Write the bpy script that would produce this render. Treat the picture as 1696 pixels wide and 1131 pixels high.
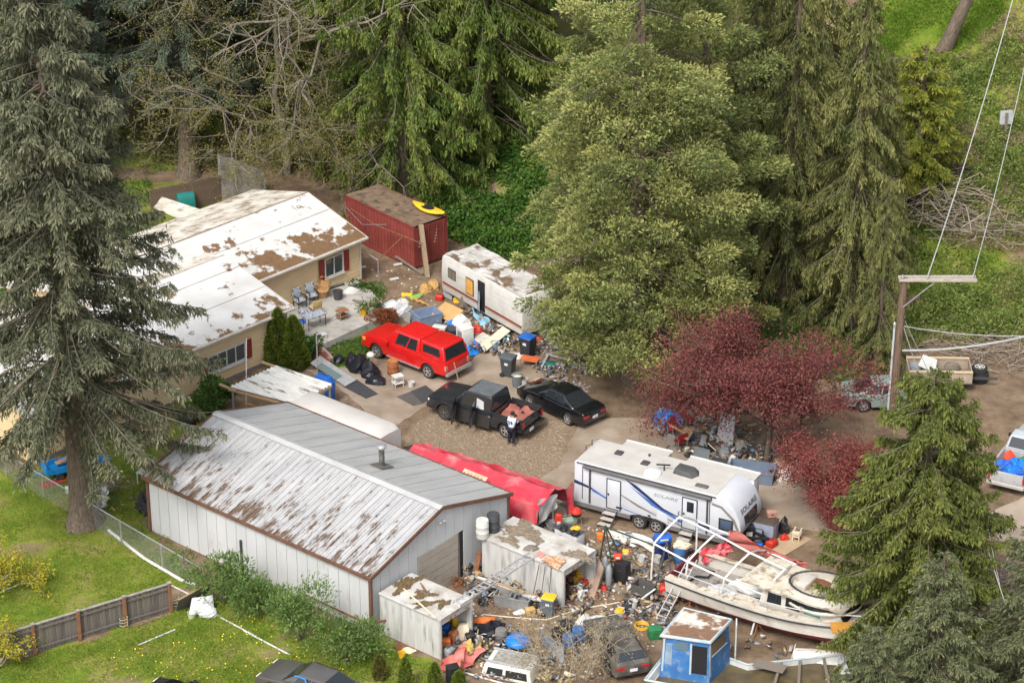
import bpy, bmesh, math, random
import numpy as np
from mathutils import Vector, Matrix
for o in list(bpy.data.objects): bpy.data.objects.remove(o)
SC = bpy.context.scene
COL = SC.collection
R = math.radians
# ---------------------------------------------------------------- camera
FPX, PITCH, CAMH = 4400.0, R(26.25), 62.0        # focal length in photo pixels, pitch, height of the drone
cam = bpy.data.cameras.new('camera'); camo = bpy.data.objects.new('camera', cam); COL.objects.link(camo)
cam.sensor_width = 36.0; cam.lens = FPX / 1696 * 36.0; cam.clip_start = 1.0; cam.clip_end = 2000
camo.location = (0, 0, CAMH); camo.rotation_euler = (R(90) - PITCH, 0, 0)
SC.camera = camo
# ---------------------------------------------------------------- light: bright overcast
SUN_EL, SUN_AZ = R(50), R(205)                   # azimuth clockwise from +Y: behind the camera, to its left
w = bpy.data.worlds.new('World'); SC.world = w; w.use_nodes = True
nt = w.node_tree; nt.nodes.clear()
sky = nt.nodes.new('ShaderNodeTexSky'); sky.sky_type = 'NISHITA'; sky.sun_disc = False
sky.sun_elevation = SUN_EL; sky.sun_rotation = SUN_AZ; sky.dust_density = 4.0; sky.air_density = 1.0
hs = nt.nodes.new('ShaderNodeHueSaturation'); hs.inputs['Saturation'].default_value = 0.42   # cloud veil
bg = nt.nodes.new('ShaderNodeBackground'); bg.inputs['Strength'].default_value = 0.13
ow = nt.nodes.new('ShaderNodeOutputWorld')
nt.links.new(sky.outputs[0], hs.inputs['Color']); nt.links.new(hs.outputs[0], bg.inputs[0]); nt.links.new(bg.outputs[0], ow.inputs[0])
sl = bpy.data.lights.new('sun', 'SUN'); sl.energy = 1.5; sl.angle = R(16); sl.color = (1.0, .95, .88)
so = bpy.data.objects.new('sun', sl); COL.objects.link(so)
sd = Vector((math.sin(SUN_AZ)*math.cos(SUN_EL), math.cos(SUN_AZ)*math.cos(SUN_EL), math.sin(SUN_EL)))
so.rotation_euler = sd.to_track_quat('Z', 'Y').to_euler(); so.location = (0, 60, 80)
vs = SC.view_settings; vs.view_transform = 'Standard'; vs.look = 'None'; vs.gamma = 1.0; vs.use_curve_mapping = False
vs.exposure = 0.95
SC.cycles.max_bounces = 6; SC.cycles.diffuse_bounces = 3; SC.cycles.glossy_bounces = 3; SC.cycles.transmission_bounces = 4
SC.cycles.transparent_max_bounces = 8
SC.cycles.use_denoising = True
rnd = random.Random(7)
# ---------------------------------------------------------------- survey: photo pixel -> point of the place
CT, ST = math.cos(PITCH), math.sin(PITCH)
def ray(px, py):
    u = (px - 848) / FPX; v = (py - 565.5) / FPX
    return Vector((u, CT - v*ST, -ST - v*CT))
def G(px, py, z=0.0):
    d = ray(px, py); t = (z - CAMH) / d.z
    return Vector((d.x*t, d.y*t, z))
EDX = [-90, -45, -20, -12, -3, 4, 10, 17, 26, 60, 120]
EDY = [156, 151, 147, 146, 141, 137, 133, 130.5, 128.5, 127, 125]
def zt(x, y):
    d = np.maximum(0, np.asarray(y, float) - np.interp(x, EDX, EDY))
    return np.minimum(0.40*d*d/(d + 4.0), 34)
def Gt(px, py):
    d = ray(px, py); t = 70.0
    while t < 400:
        p = Vector((0, 0, CAMH)) + d*t
        if p.z <= float(zt(p.x, p.y)): break
        t += .15
    return Vector((p.x, p.y, float(zt(p.x, p.y))))
def W(px, py, p0, hd):          # point on the upright plane through p0 with heading hd: (metres along, height)
    d = ray(px, py); c, s = math.cos(hd), math.sin(hd); n = Vector((-s, c, 0))
    o = Vector((0, 0, CAMH)); t = (Vector(p0) - o).dot(n) / d.dot(n); q = o + d*t
    return (q.x - p0[0])*c + (q.y - p0[1])*s, q.z
# ---------------------------------------------------------------- materials
MATS = {}
def mat(name, col, col2=None, scale=3.0, rough=.75, metal=0.0, bump=0.0, patch=None, amt=.5, pscale=1.5, soft=.06, spec=.35, stretch=None, coat=0.0, detail=5, frame=None, grad=None, prough=.6):
    """colour broken up by noise; optional patches of a second stuff with their own outline"""
    if name in MATS: return MATS[name]
    m = bpy.data.materials.new(name); m.use_nodes = True; n = m.node_tree; L = n.links.new
    b = n.nodes['Principled BSDF']
    b.inputs['Roughness'].default_value = rough; b.inputs['Metallic'].default_value = metal
    b.inputs['Specular IOR Level'].default_value = spec; b.inputs['Coat Weight'].default_value = coat
    tc = n.nodes.new('ShaderNodeTexCoord'); mp = n.nodes.new('ShaderNodeMapping'); src = tc.outputs['Object']
    if frame:                       # one continuous pattern over the pieces of a building: (origin, heading)
        ge = n.nodes.new('ShaderNodeNewGeometry'); m0 = n.nodes.new('ShaderNodeMapping'); m0.vector_type = 'TEXTURE'
        m0.inputs['Location'].default_value = frame[0]; m0.inputs['Rotation'].default_value = (0, 0, frame[1]); L(ge.outputs['Position'], m0.inputs[0]); src = m0.outputs[0]
    L(src, mp.inputs[0])
    if stretch: mp.inputs['Scale'].default_value = stretch
    nz = n.nodes.new('ShaderNodeTexNoise'); nz.inputs['Scale'].default_value = scale; nz.inputs['Detail'].default_value = detail
    L(mp.outputs[0], nz.inputs['Vector'])
    c2 = col2 or tuple(c*.82 for c in col)
    mx = n.nodes.new('ShaderNodeMix'); mx.data_type = 'RGBA'; mx.inputs['A'].default_value = (*c2, 1); mx.inputs['B'].default_value = (*col, 1)
    rp = n.nodes.new('ShaderNodeMapRange'); rp.inputs['From Min'].default_value = .32; rp.inputs['From Max'].default_value = .68
    L(nz.outputs['Fac'], rp.inputs['Value']); L(rp.outputs[0], mx.inputs['Factor'])
    out = mx.outputs['Result']
    if patch:
        n2 = n.nodes.new('ShaderNodeTexNoise'); n2.inputs['Scale'].default_value = pscale; n2.inputs['Detail'].default_value = 6; n2.inputs['Roughness'].default_value = prough
        L(mp.outputs[0], n2.inputs['Vector']); pf = n2.outputs['Fac']
        if grad:                    # growth thicker towards one side: (axis, from, to, gain)
            sx_ = n.nodes.new('ShaderNodeSeparateXYZ'); L(src, sx_.inputs[0]); gr_ = n.nodes.new('ShaderNodeMapRange')
            gr_.inputs['From Min'].default_value = grad[1]; gr_.inputs['From Max'].default_value = grad[2]; gr_.inputs['To Max'].default_value = grad[3]
            L(sx_.outputs[grad[0]], gr_.inputs['Value']); ad = n.nodes.new('ShaderNodeMath'); L(pf, ad.inputs[0]); L(gr_.outputs[0], ad.inputs[1]); pf = ad.outputs[0]
        r2 = n.nodes.new('ShaderNodeMapRange'); r2.inputs['From Min'].default_value = 1-amt-soft; r2.inputs['From Max'].default_value = 1-amt+soft
        L(pf, r2.inputs['Value'])
        m2 = n.nodes.new('ShaderNodeMix'); m2.data_type = 'RGBA'; L(r2.outputs[0], m2.inputs['Factor']); L(out, m2.inputs['A']); m3 = n.nodes.new('ShaderNodeMix'); m3.data_type = 'RGBA'; m3.inputs['A'].default_value = (*[c*.62 for c in patch], 1); m3.inputs['B'].default_value = (*[min(1, c*1.3) for c in patch], 1)
        n3 = n.nodes.new('ShaderNodeTexNoise'); n3.inputs['Scale'].default_value = pscale*7; n3.inputs['Detail'].default_value = 4; L(mp.outputs[0], n3.inputs['Vector']); L(n3.outputs['Fac'], m3.inputs['Factor']); L(m3.outputs['Result'], m2.inputs['B'])
        out = m2.outputs['Result']
    L(out, b.inputs['Base Color'])
    if bump:
        bp = n.nodes.new('ShaderNodeBump'); bp.inputs['Strength'].default_value = bump; bp.inputs['Distance'].default_value = .05
        L(nz.outputs['Fac'], bp.inputs['Height']); L(bp.outputs[0], b.inputs['Normal'])
    MATS[name] = m; return m
def flat(name, col, rough=.6, metal=0.0, spec=.4): return mat(name, col, tuple(c*.85 for c in col), 4, rough, metal, spec=spec)
def leafmat(name, dark, mid, tip, trans=.25, rough=.7):
    """foliage: colour by each leaf's own tint attribute"""
    if name in MATS: return MATS[name]
    m = bpy.data.materials.new(name); m.use_nodes = True; n = m.node_tree; L = n.links.new; n.nodes.clear()
    at = n.nodes.new('ShaderNodeAttribute'); at.attribute_name = 'tint'
    cr = n.nodes.new('ShaderNodeValToRGB'); e = cr.color_ramp.elements
    e[0].color = (*dark, 1); e[1].color = (*tip, 1); k = e.new(.5); k.color = (*mid, 1)
    L(at.outputs['Fac'], cr.inputs[0])
    d = n.nodes.new('ShaderNodeBsdfPrincipled'); d.inputs['Roughness'].default_value = rough; d.inputs['Specular IOR Level'].default_value = .25
    t = n.nodes.new('ShaderNodeBsdfTranslucent'); mx = n.nodes.new('ShaderNodeMixShader'); mx.inputs[0].default_value = trans
    L(cr.outputs[0], d.inputs['Base Color']); L(cr.outputs[0], t.inputs[0]); L(d.outputs[0], mx.inputs[1]); L(t.outputs[0], mx.inputs[2])
    o = n.nodes.new('ShaderNodeOutputMaterial'); L(mx.outputs[0], o.inputs[0])
    MATS[name] = m; return m
def glass(name='dark_glass', col=(.02, .024, .028), rough=.08):
    if name in MATS: return MATS[name]
    m = bpy.data.materials.new(name); m.use_nodes = True; b = m.node_tree.nodes['Principled BSDF']
    b.inputs['Base Color'].default_value = (*col, 1); b.inputs['Roughness'].default_value = rough; b.inputs['Specular IOR Level'].default_value = .8
    MATS[name] = m; return m
# ---------------------------------------------------------------- objects
def tag(o, label=None, cat=None, group=None, kind=None):
    if label: o['label'] = label
    if cat: o['category'] = cat
    if group: o['group'] = group
    if kind: o['kind'] = kind
    return o
def thing(name, label, cat, loc=(0, 0, 0), rz=0.0, group=None):
    o = bpy.data.objects.new(name, None); COL.objects.link(o); o.location = loc; o.rotation_euler = (0, 0, rz); o.empty_display_size = .2
    return tag(o, label, cat, group)
def copy_tree(o, parent=None):
    c = o.copy(); COL.objects.link(c)
    if parent is not None: c.parent = parent
    for ch in list(o.children): copy_tree(ch, c)
    return c
def clone(o, loc, rz, label, scale=None):
    c = copy_tree(o); c.location = loc; c.rotation_euler = (0, 0, rz); c['label'] = label
    if scale: c.scale = (scale,)*3
    return c
class MB:
    def __init__(s): s.v = []; s.f = []; s.m = []
    def add(s, vs, fs, mi=0):
        k = len(s.v); s.v += [tuple(v) for v in vs]; s.f += [tuple(i + k for i in f) for f in fs]; s.m += [mi]*len(fs); return s
    def box(s, c, d, rz=0.0, mi=0, rx=0.0, ry=0.0, top=1.0):
        M_ = Matrix.Rotation(rz, 3, 'Z') @ Matrix.Rotation(ry, 3, 'Y') @ Matrix.Rotation(rx, 3, 'X'); c = Vector(c); vs = []
        for z in (-.5, .5):
            t = top if z > 0 else 1.0
            for x, y in ((-.5, -.5), (.5, -.5), (.5, .5), (-.5, .5)): vs.append(c + M_ @ Vector((x*d[0]*t, y*d[1]*t, z*d[2])))
        return s.add(vs, [(3, 2, 1, 0), (4, 5, 6, 7), (0, 1, 5, 4), (1, 2, 6, 5), (2, 3, 7, 6), (3, 0, 4, 7)], mi)
    def bar(s, a, b, w_, h_, mi=0):
        a, b = Vector(a), Vector(b); x = (b - a); l = x.length; x = x/l; up = Vector((0, 0, 1)) if abs(x.z) < .95 else Vector((0, 1, 0))
        y = up.cross(x).normalized(); z = x.cross(y); vs = []
        for p in (a, b):
            for i, j in ((-.5, -.5), (.5, -.5), (.5, .5), (-.5, .5)): vs.append(p + y*w_*i + z*h_*j)
        return s.add(vs, [(3, 2, 1, 0), (4, 5, 6, 7), (0, 1, 5, 4), (1, 2, 6, 5), (2, 3, 7, 6), (3, 0, 4, 7)], mi)
    def rings(s, rs, cap=True, mi=0, closed=True):
        n = len(rs[0]); vs = [p for r in rs for p in r]; fs = []
        for i in range(len(rs)-1):
            for j in range(n if closed else n-1): fs.append((i*n+j, i*n+(j+1) % n, (i+1)*n+(j+1) % n, (i+1)*n+j))
        if cap: fs += [tuple(range(n))[::-1], tuple(range((len(rs)-1)*n, len(rs)*n))]
        return s.add(vs, fs, mi)
    def tube(s, pts, r, n=6, mi=0, cap=True):
        pts = [Vector(p) for p in pts]; rs = []; m = len(pts)
        for i, p in enumerate(pts):
            t = (pts[min(i+1, m-1)] - pts[max(i-1, 0)]).normalized()
            up = Vector((0, 0, 1)) if abs(t.z) < .9 else Vector((1, 0, 0))
            a = up.cross(t).normalized(); b = t.cross(a); q = r[i] if isinstance(r, (list, tuple)) else r
            rs.append([p + a*q*math.cos(2*math.pi*j/n) + b*q*math.sin(2*math.pi*j/n) for j in range(n)])
        return s.rings(rs, cap, mi)
    def cyl(s, a, b, r0, r1=None, n=14, mi=0, cap=True): return s.tube([a, b], [r0, r0 if r1 is None else r1], n, mi, cap)
    def lathe(s, prof, n=18, c=(0, 0, 0), mi=0, cap=True):
        return s.rings([[(c[0]+r*math.cos(2*math.pi*j/n), c[1]+r*math.sin(2*math.pi*j/n), c[2]+z) for j in range(n)] for r, z in prof], cap, mi)
    def prism(s, poly, z0, z1, mi=0): return s.rings([[(x, y, z0) for x, y in poly], [(x, y, z1) for x, y in poly]], True, mi)
    def slab(s, pts, th, mi=0):         # polygon in space given a thickness along its normal
        pts = [Vector(p) for p in pts]; n = Vector((0, 0, 0))
        for i in range(len(pts)): n += pts[i].cross(pts[(i+1) % len(pts)])
        n.normalize(); return s.rings([[p - n*th for p in pts], pts], True, mi)
    def xz(s, poly, y0, y1, mi=0): return s.rings([[(x, y0, z) for x, z in poly], [(x, y1, z) for x, z in poly]], True, mi)
    def grid(s, P, mi=0):               # P[i][j] points
        n = len(P[0]); vs = [p for r in P for p in r]
        return s.add(vs, [(i*n+j, i*n+j+1, (i+1)*n+j+1, (i+1)*n+j) for i in range(len(P)-1) for j in range(n-1)], mi)
    def mesh(s, name, mats, smooth=False, bevel=0.0, seg=2):
        me = bpy.data.meshes.new(name); me.from_pydata([tuple(v) for v in s.v], [], s.f)
        bm = bmesh.new(); bm.from_mesh(me)
        for f, i in zip(bm.faces, s.m): f.material_index = i
        bmesh.ops.recalc_face_normals(bm, faces=bm.faces)
        if bevel:
            es = [e for e in bm.edges if len(e.link_faces) == 2 and e.calc_face_angle(0) > .5]
            try: bmesh.ops.bevel(bm, geom=es, offset=bevel, segments=seg, affect='EDGES', profile=.5, clamp_overlap=True)
            except Exception: pass
        bm.to_mesh(me); bm.free()
        for m_ in (mats if isinstance(mats, (list, tuple)) else [mats]): me.materials.append(m_)
        if smooth:
            me.polygons.foreach_set('use_smooth', [True]*len(me.polygons))
            if smooth != 'all': me.set_sharp_from_angle(angle=R(38))
        return me
    def build(s, name, mats, parent=None, smooth=False, bevel=0.0, seg=2):
        o = bpy.data.objects.new(name, s.mesh(name, mats, smooth, bevel, seg)); COL.objects.link(o)
        if parent is not None: o.parent = parent
        return o
def link(name, me, parent=None, loc=(0, 0, 0), rz=0.0):
    o = bpy.data.objects.new(name, me); COL.objects.link(o); o.location = loc; o.rotation_euler = (0, 0, rz)
    if parent is not None: o.parent = parent
    return o
def text(name, body, size, m, parent, loc, rot, depth=.004, sx=1.0, shear=0.0):
    cu = bpy.data.curves.new(name, 'FONT'); cu.body = body; cu.size = size; cu.extrude = depth; cu.align_x = 'CENTER'; cu.align_y = 'CENTER'; cu.shear = shear; cu.resolution_u = 3
    t = bpy.data.objects.new(name, cu); COL.objects.link(t)
    me = bpy.data.meshes.new_from_object(t.evaluated_get(bpy.context.evaluated_depsgraph_get()))
    bpy.data.objects.remove(t); me.materials.clear(); me.materials.append(m)
    o = bpy.data.objects.new(name, me); COL.objects.link(o); o.parent = parent; o.location = loc; o.rotation_euler = rot; o.scale = (sx, 1, 1)
    return o
def npmesh(name, V, F, m, tint=None, smooth=False):
    """fast mesh from arrays: V (n,3), F (k,3 or 4)"""
    me = bpy.data.meshes.new(name); k, c = F.shape
    me.vertices.add(len(V)); me.vertices.foreach_set('co', V.astype(np.float32).ravel())
    me.loops.add(k*c); me.loops.foreach_set('vertex_index', F.astype(np.int32).ravel())
    me.polygons.add(k); me.polygons.foreach_set('loop_start', np.arange(0, k*c, c, dtype=np.int32))
    if smooth: me.polygons.foreach_set('use_smooth', np.ones(k, bool))
    me.update(calc_edges=True)
    if tint is not None:
        a = me.attributes.new('tint', 'FLOAT', 'POINT'); a.data.foreach_set('value', tint.astype(np.float32))
    me.materials.append(m); return me
# common materials
WHITE = mat('white_paint', (.62, .62, .60), (.50, .50, .47), 2.0, .5)
STEEL = mat('galvanised_steel', (.50, .51, .52), (.36, .36, .36), 6, .45, .6)
ALU = mat('aluminium', (.66, .67, .68), (.52, .52, .52), 5, .4, .5)
BLACK = flat('black_plastic', (.018, .018, .02), .5)
RUBBER = mat('rubber', (.022, .022, .022), (.035, .033, .03), 12, .9)
DGREY = flat('dark_grey', (.06, .063, .068), .6)
GREY = mat('grey_plastic', (.27, .29, .31), None, 5, .6)
RUST = mat('rusty_steel', (.24, .10, .045), (.13, .055, .03), 6, .9)
WOOD = mat('bare_wood', (.42, .30, .17), (.30, .20, .11), 5, .85, stretch=(1, 6, 6))
OLDWOOD = mat('weathered_wood', (.23, .195, .16), (.13, .11, .09), 6, .9, bump=.3, stretch=(8, 8, 1))
BARK = mat('fir_bark', (.20, .155, .115), (.085, .066, .05), 5, .95, bump=1.0, stretch=(3, 3, .6))
REDP = mat('red_plastic', (.52, .035, .02), (.42, .025, .015), 4, .5)
ORANGE = flat('orange_plastic', (.75, .17, .03), .5)
YEL = mat('yellow_plastic', (.78, .47, .03), (.66, .36, .02), 4, .5)
BLUE = mat('blue_plastic', (.02, .13, .50), (.015, .09, .38), 4, .45)
TARPB = mat('blue_tarp', (.02, .22, .66), (.015, .14, .50), 3, .5, bump=.5)
GREEN = mat('green_plastic', (.03, .20, .07), None, 4, .5)
CREAM = mat('cream_plastic', (.70, .62, .46), (.60, .52, .38), 3, .6)
CARD = mat('cardboard', (.47, .30, .15), (.40, .25, .12), 3, .9)
GLASS = glass()
# ---------------------------------------------------------------- terrain
def wob(x, y, s=1.0, k=0):
    x = np.asarray(x, float)*s; y = np.asarray(y, float)*s
    return (np.sin(x*1.3+y*.7+k)+np.sin(-x*.9+y*1.7+2*k+1)+.6*np.sin(x*3.1-y*2.3+k*3)+.5*np.sin(x*2.2+y*4.3+5+k)+.3*np.sin(x*7.3+y*5.1+k)+.3*np.sin(-x*6.1+y*8.3+k))/3.0
def inpoly(x, y, poly):
    x = np.asarray(x); y = np.asarray(y); c = np.zeros(x.shape, bool); n = len(poly)
    for i in range(n):
        x0, y0 = poly[i]; x1, y1 = poly[(i+1) % n]
        if y0 == y1: continue
        k = ((y0 > y) != (y1 > y)) & (x < (x1-x0)*(y-y0)/(y1-y0)+x0); c ^= k
    return c
def pp(*px): return [tuple(G(a, b)[:2]) for a, b in px]
LAWN = pp((-200, 700), (0, 690), (90, 690), (250, 735), (250, 790), (240, 880), (300, 935), (345, 960), (345, 985), (300, 970), (270, 985), (0, 1070), (-200, 1120))
LAWN2 = pp((-300, 1180), (0, 1095), (150, 1060), (300, 1010), (360, 985), (450, 990), (560, 1040), (640, 1060), (720, 1095), (760, 1180), (0, 1250))
SIDE = pp((180, 640), (320, 640), (340, 690), (250, 770), (170, 760))
YARDG = pp((500, 560), (650, 540), (615, 600), (560, 620), (520, 610))
GRAV = pp((655, 755), (690, 700), (740, 670), (900, 668), (945, 700), (940, 750), (925, 800), (800, 790), (700, 760))
SOILD = pp((870, 620), (1130, 640), (1130, 690), (1060, 705), (960, 690))
MUD = pp((1290, 900), (1390, 870), (1420, 960), (1300, 930))
xs = np.unique(np.concatenate([np.linspace(-420, -60, 19), np.arange(-60, -32, 1.5), np.arange(-32, 40, .4), np.arange(40, 70, 1.5), np.linspace(70, 420, 19)]))
ys = np.unique(np.concatenate([np.linspace(-60, 84, 13), np.arange(84, 158, .4), np.arange(158, 215, 1.0), np.linspace(215, 600, 14)]))
X, Y = np.meshgrid(xs, ys)
wx = X + .35*wob(X, Y, 1.5, 1); wy = Y + .35*wob(X, Y, 1.5, 4)
grass = (inpoly(wx, wy, LAWN) | inpoly(wx, wy, LAWN2) | inpoly(wx, wy, YARDG)).astype(float)
grass = np.maximum(grass, .75*inpoly(wx, wy, SIDE))
zz = zt(X, Y); grass = np.where(zz > .15, .55 + .5*wob(X, Y, .35, 2), grass)
up_lawn = (X > 22) & (Y > 150) & (X < 34); grass = np.where(up_lawn, 1.0, grass)
grass = np.where((zz > .15) & (X < -1) & (X > -18) & (Y < 156), .0, grass)
grass = np.where((zz < .01) & (X > -45) & (X < -17) & (Y > 112) & (Y < 150), .5 + .5*wob(X, Y, .6, 7), grass)
bare = np.clip((wob(X, Y, .55, 9) - .35)*2.5, 0, 1)*(Y < 112)*(X < 0); grass = grass*(1 - .55*bare)
grav = (inpoly(wx, wy, GRAV)).astype(float)
Z = zz + np.where(Y < 112, .03, .05)*wob(X, Y, 1.1, 3)*((X < -17) | (zz > .1)) + .25*wob(X, Y, .5, 8)*(zz > .6)
nx, ny = len(xs), len(ys)
idx = np.arange(nx*ny).reshape(ny, nx)
Fq = np.stack([idx[:-1, :-1], idx[:-1, 1:], idx[1:, 1:], idx[1:, :-1]], -1).reshape(-1, 4)
def ground_mat():
    m = bpy.data.materials.new('ground'); m.use_nodes = True; n = m.node_tree; L = n.links.new; b = n.nodes['Principled BSDF']
    b.inputs['Roughness'].default_value = .95; b.inputs['Specular IOR Level'].default_value = .15
    tc = n.nodes.new('ShaderNodeTexCoord')
    def noise(s, d=6, r=.6):
        q = n.nodes.new('ShaderNodeTexNoise'); q.inputs['Scale'].default_value = s; q.inputs['Detail'].default_value = d; q.inputs['Roughness'].default_value = r; L(tc.outputs['Object'], q.inputs['Vector']); return q.outputs['Fac']
    def ramp(f, *st):
        q = n.nodes.new('ShaderNodeValToRGB'); e = q.color_ramp.elements
        while len(e) < len(st): e.new(.5)
        for k, (p, c) in zip(e, st): k.position = p; k.color = (*c, 1)
        L(f, q.inputs[0]); return q.outputs[0]
    def mix(f, a, c):
        q = n.nodes.new('ShaderNodeMix'); q.data_type = 'RGBA'; L(f, q.inputs['Factor']); L(a, q.inputs['A']); L(c, q.inputs['B']); return q.outputs['Result']
    def attr(a):
        q = n.nodes.new('ShaderNodeAttribute'); q.attribute_name = a; return q.outputs['Fac']
    soil = ramp(noise(.9, 9, .7), (.25, (.085, .058, .038)), (.42, (.165, .115, .075)), (.58, (.245, .175, .118)), (.75, (.34, .265, .19)))
    gr = ramp(noise(5, 9, .8), (.25, (.13, .092, .062)), (.5, (.25, .185, .125)), (.75, (.36, .285, .205)))
    gs = ramp(noise(.55, 8, .7), (.28, (.075, .13, .014)), (.42, (.13, .20, .02)), (.54, (.20, .235, .035)), (.64, (.27, .245, .085)), (.76, (.28, .22, .12)))
    fine = noise(9, 4, .7)
    th = n.nodes.new('ShaderNodeMath'); th.operation = 'ADD'; L(attr('grass'), th.inputs[0]); L(fine, th.inputs[1])
    mr = n.nodes.new('ShaderNodeMapRange'); mr.inputs['From Min'].default_value = .85; mr.inputs['From Max'].default_value = 1.15; L(th.outputs[0], mr.inputs['Value'])
    c = mix(attr('gravel'), soil, gr); c = mix(mr.outputs[0], c, gs); L(c, b.inputs['Base Color'])
    bp = n.nodes.new('ShaderNodeBump'); bp.inputs['Strength'].default_value = .8; bp.inputs['Distance'].default_value = .12; L(fine, bp.inputs['Height']); L(bp.outputs[0], b.inputs['Normal'])
    return m
gm = npmesh('ground', np.stack([X.ravel(), Y.ravel(), Z.ravel()], -1), Fq, ground_mat(), smooth=True)
for nm, ar in (('grass', grass), ('gravel', grav)):
    a = gm.attributes.new(nm, 'FLOAT', 'POINT'); a.data.foreach_set('value', ar.ravel().astype(np.float32))
tag(link('ground', gm), kind='structure')
CONC = mat('concrete', (.36, .30, .235), (.265, .21, .16), .8, .9, bump=.15, patch=(.20, .15, .105), amt=.44, pscale=.55, soft=.16, spec=.2, detail=8)
CONC2 = mat('patio_concrete', (.44, .42, .38), (.33, .31, .28), 1.2, .9, patch=(.19, .17, .14), amt=.38, pscale=2.2, soft=.08, spec=.2, detail=8)
def slab(name, px, z, m, th=.03, base=0.0):
    P = [G(a, c, z) for a, c in px]; Q = []; r_ = random.Random(len(px))
    for i in range(len(P)):                      # worn, uneven edge
        a, c = P[i], P[(i+1) % len(P)]; k = max(1, int((c-a).length/.5))
        for j in range(k): q = a.lerp(c, j/k); Q.append((q.x+r_.uniform(-.09, .09), q.y+r_.uniform(-.09, .09)))
    b = MB(); b.prism(Q, base, z); return tag(b.build(name, m), kind='structure')
slab('driveway_slab', [(505, 612), (560, 640), (628, 700), (658, 702), (722, 662), (800, 655), (880, 668), (935, 655), (900, 620), (860, 585), (800, 560), (780, 600), (620, 600), (560, 610)], .02, CONC)
slab('driveway_apron', [(958, 694), (1130, 690), (1180, 730), (1300, 790), (1400, 850), (1390, 885), (1300, 870), (1250, 830), (1000, 830), (935, 860), (870, 850), (880, 800), (925, 775), (942, 738)], .016, CONC)
slab('yard_slab', [(1010, 905), (1060, 885), (1150, 880), (1130, 930), (1060, 990), (1010, 975)], .012, mat('worn_slab', (.31, .25, .19), (.21, .16, .115), .9, .95, patch=(.17, .125, .085), amt=.48, pscale=.7, soft=.15, detail=8))
slab('road_dirt', [(1620, 860), (1696, 820), (1900, 800), (1900, 950), (1640, 890)], .014, mat('pale_dirt', (.40, .33, .26), (.28, .22, .17), .8, .95, detail=9))
# ---------------------------------------------------------------- trees and plants
def unit(a): return a/np.maximum(np.linalg.norm(a, axis=-1, keepdims=True), 1e-9)
def leaves(P, D, l, w, rs, bend=.15):
    N = len(P); S = unit(np.cross(D, rs.normal(size=(N, 3)))); l = np.broadcast_to(l, (N,))[:, None]; w = np.broadcast_to(w, (N,))[:, None]
    dz = np.zeros((N, 3)); dz[:, 2:3] = -bend*l
    V = np.stack([P, P + D*l*.45 + S*w*.5, P + D*l + dz, P + D*l*.45 - S*w*.5], 1).reshape(-1, 3)
    return V, np.arange(N*4).reshape(-1, 4)
def strips(Q, rad, n=3):
    """tubes along many polylines at once: Q (B,K,3), rad (B,K)"""
    B, K, _ = Q.shape; T = unit(np.gradient(Q, axis=1)); up = np.zeros_like(T); up[..., 2] = 1; up[..., 0] = .13
    A = unit(np.cross(up, T)); C = np.cross(T, A); V = []
    for j in range(n):
        a = 2*math.pi*j/n; V.append(Q + (A*math.cos(a) + C*math.sin(a))*rad[..., None])
    V = np.stack(V, 2).reshape(-1, 3); id_ = np.arange(B*K*n).reshape(B, K, n); F = []
    for j in range(n):
        k = (j+1) % n; F.append(np.stack([id_[:, :-1, j], id_[:, :-1, k], id_[:, 1:, k], id_[:, 1:, j]], -1).reshape(-1, 4))
    return V, np.concatenate(F)
TWIG = mat('twig_bark', (.22, .19, .145), (.12, .10, .075), 6, .95)
def trunk_mesh(h, r0, rs, lean=(0, 0), r1=.04, flare=1.5, m=None, n=14):
    k = np.concatenate([[0, .012, .03], np.linspace(.06, 1, 14)]); V = []
    for t in k:
        f = 1 + (flare-1)*math.exp(-t*h/.5); r = (r0*(1-t)+r1*t)*f
        a = np.arange(n)*2*math.pi/n; q = r*(1 + .07*np.sin(a*3+1+t*4) + .10*(f-1)*np.sin(a*5))
        V.append(np.stack([lean[0]*t*t*h+q*np.cos(a), lean[1]*t*t*h+q*np.sin(a), np.full(n, t*h-.05)], -1))
    V = np.concatenate(V); id_ = np.arange(len(V)).reshape(-1, n)
    F = np.stack([id_[:-1], np.roll(id_, -1, 1)[:-1], np.roll(id_, -1, 1)[1:], id_[1:]], -1).reshape(-1, 4)
    return npmesh('trunk', V, F, m or BARK, smooth=True)
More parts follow.
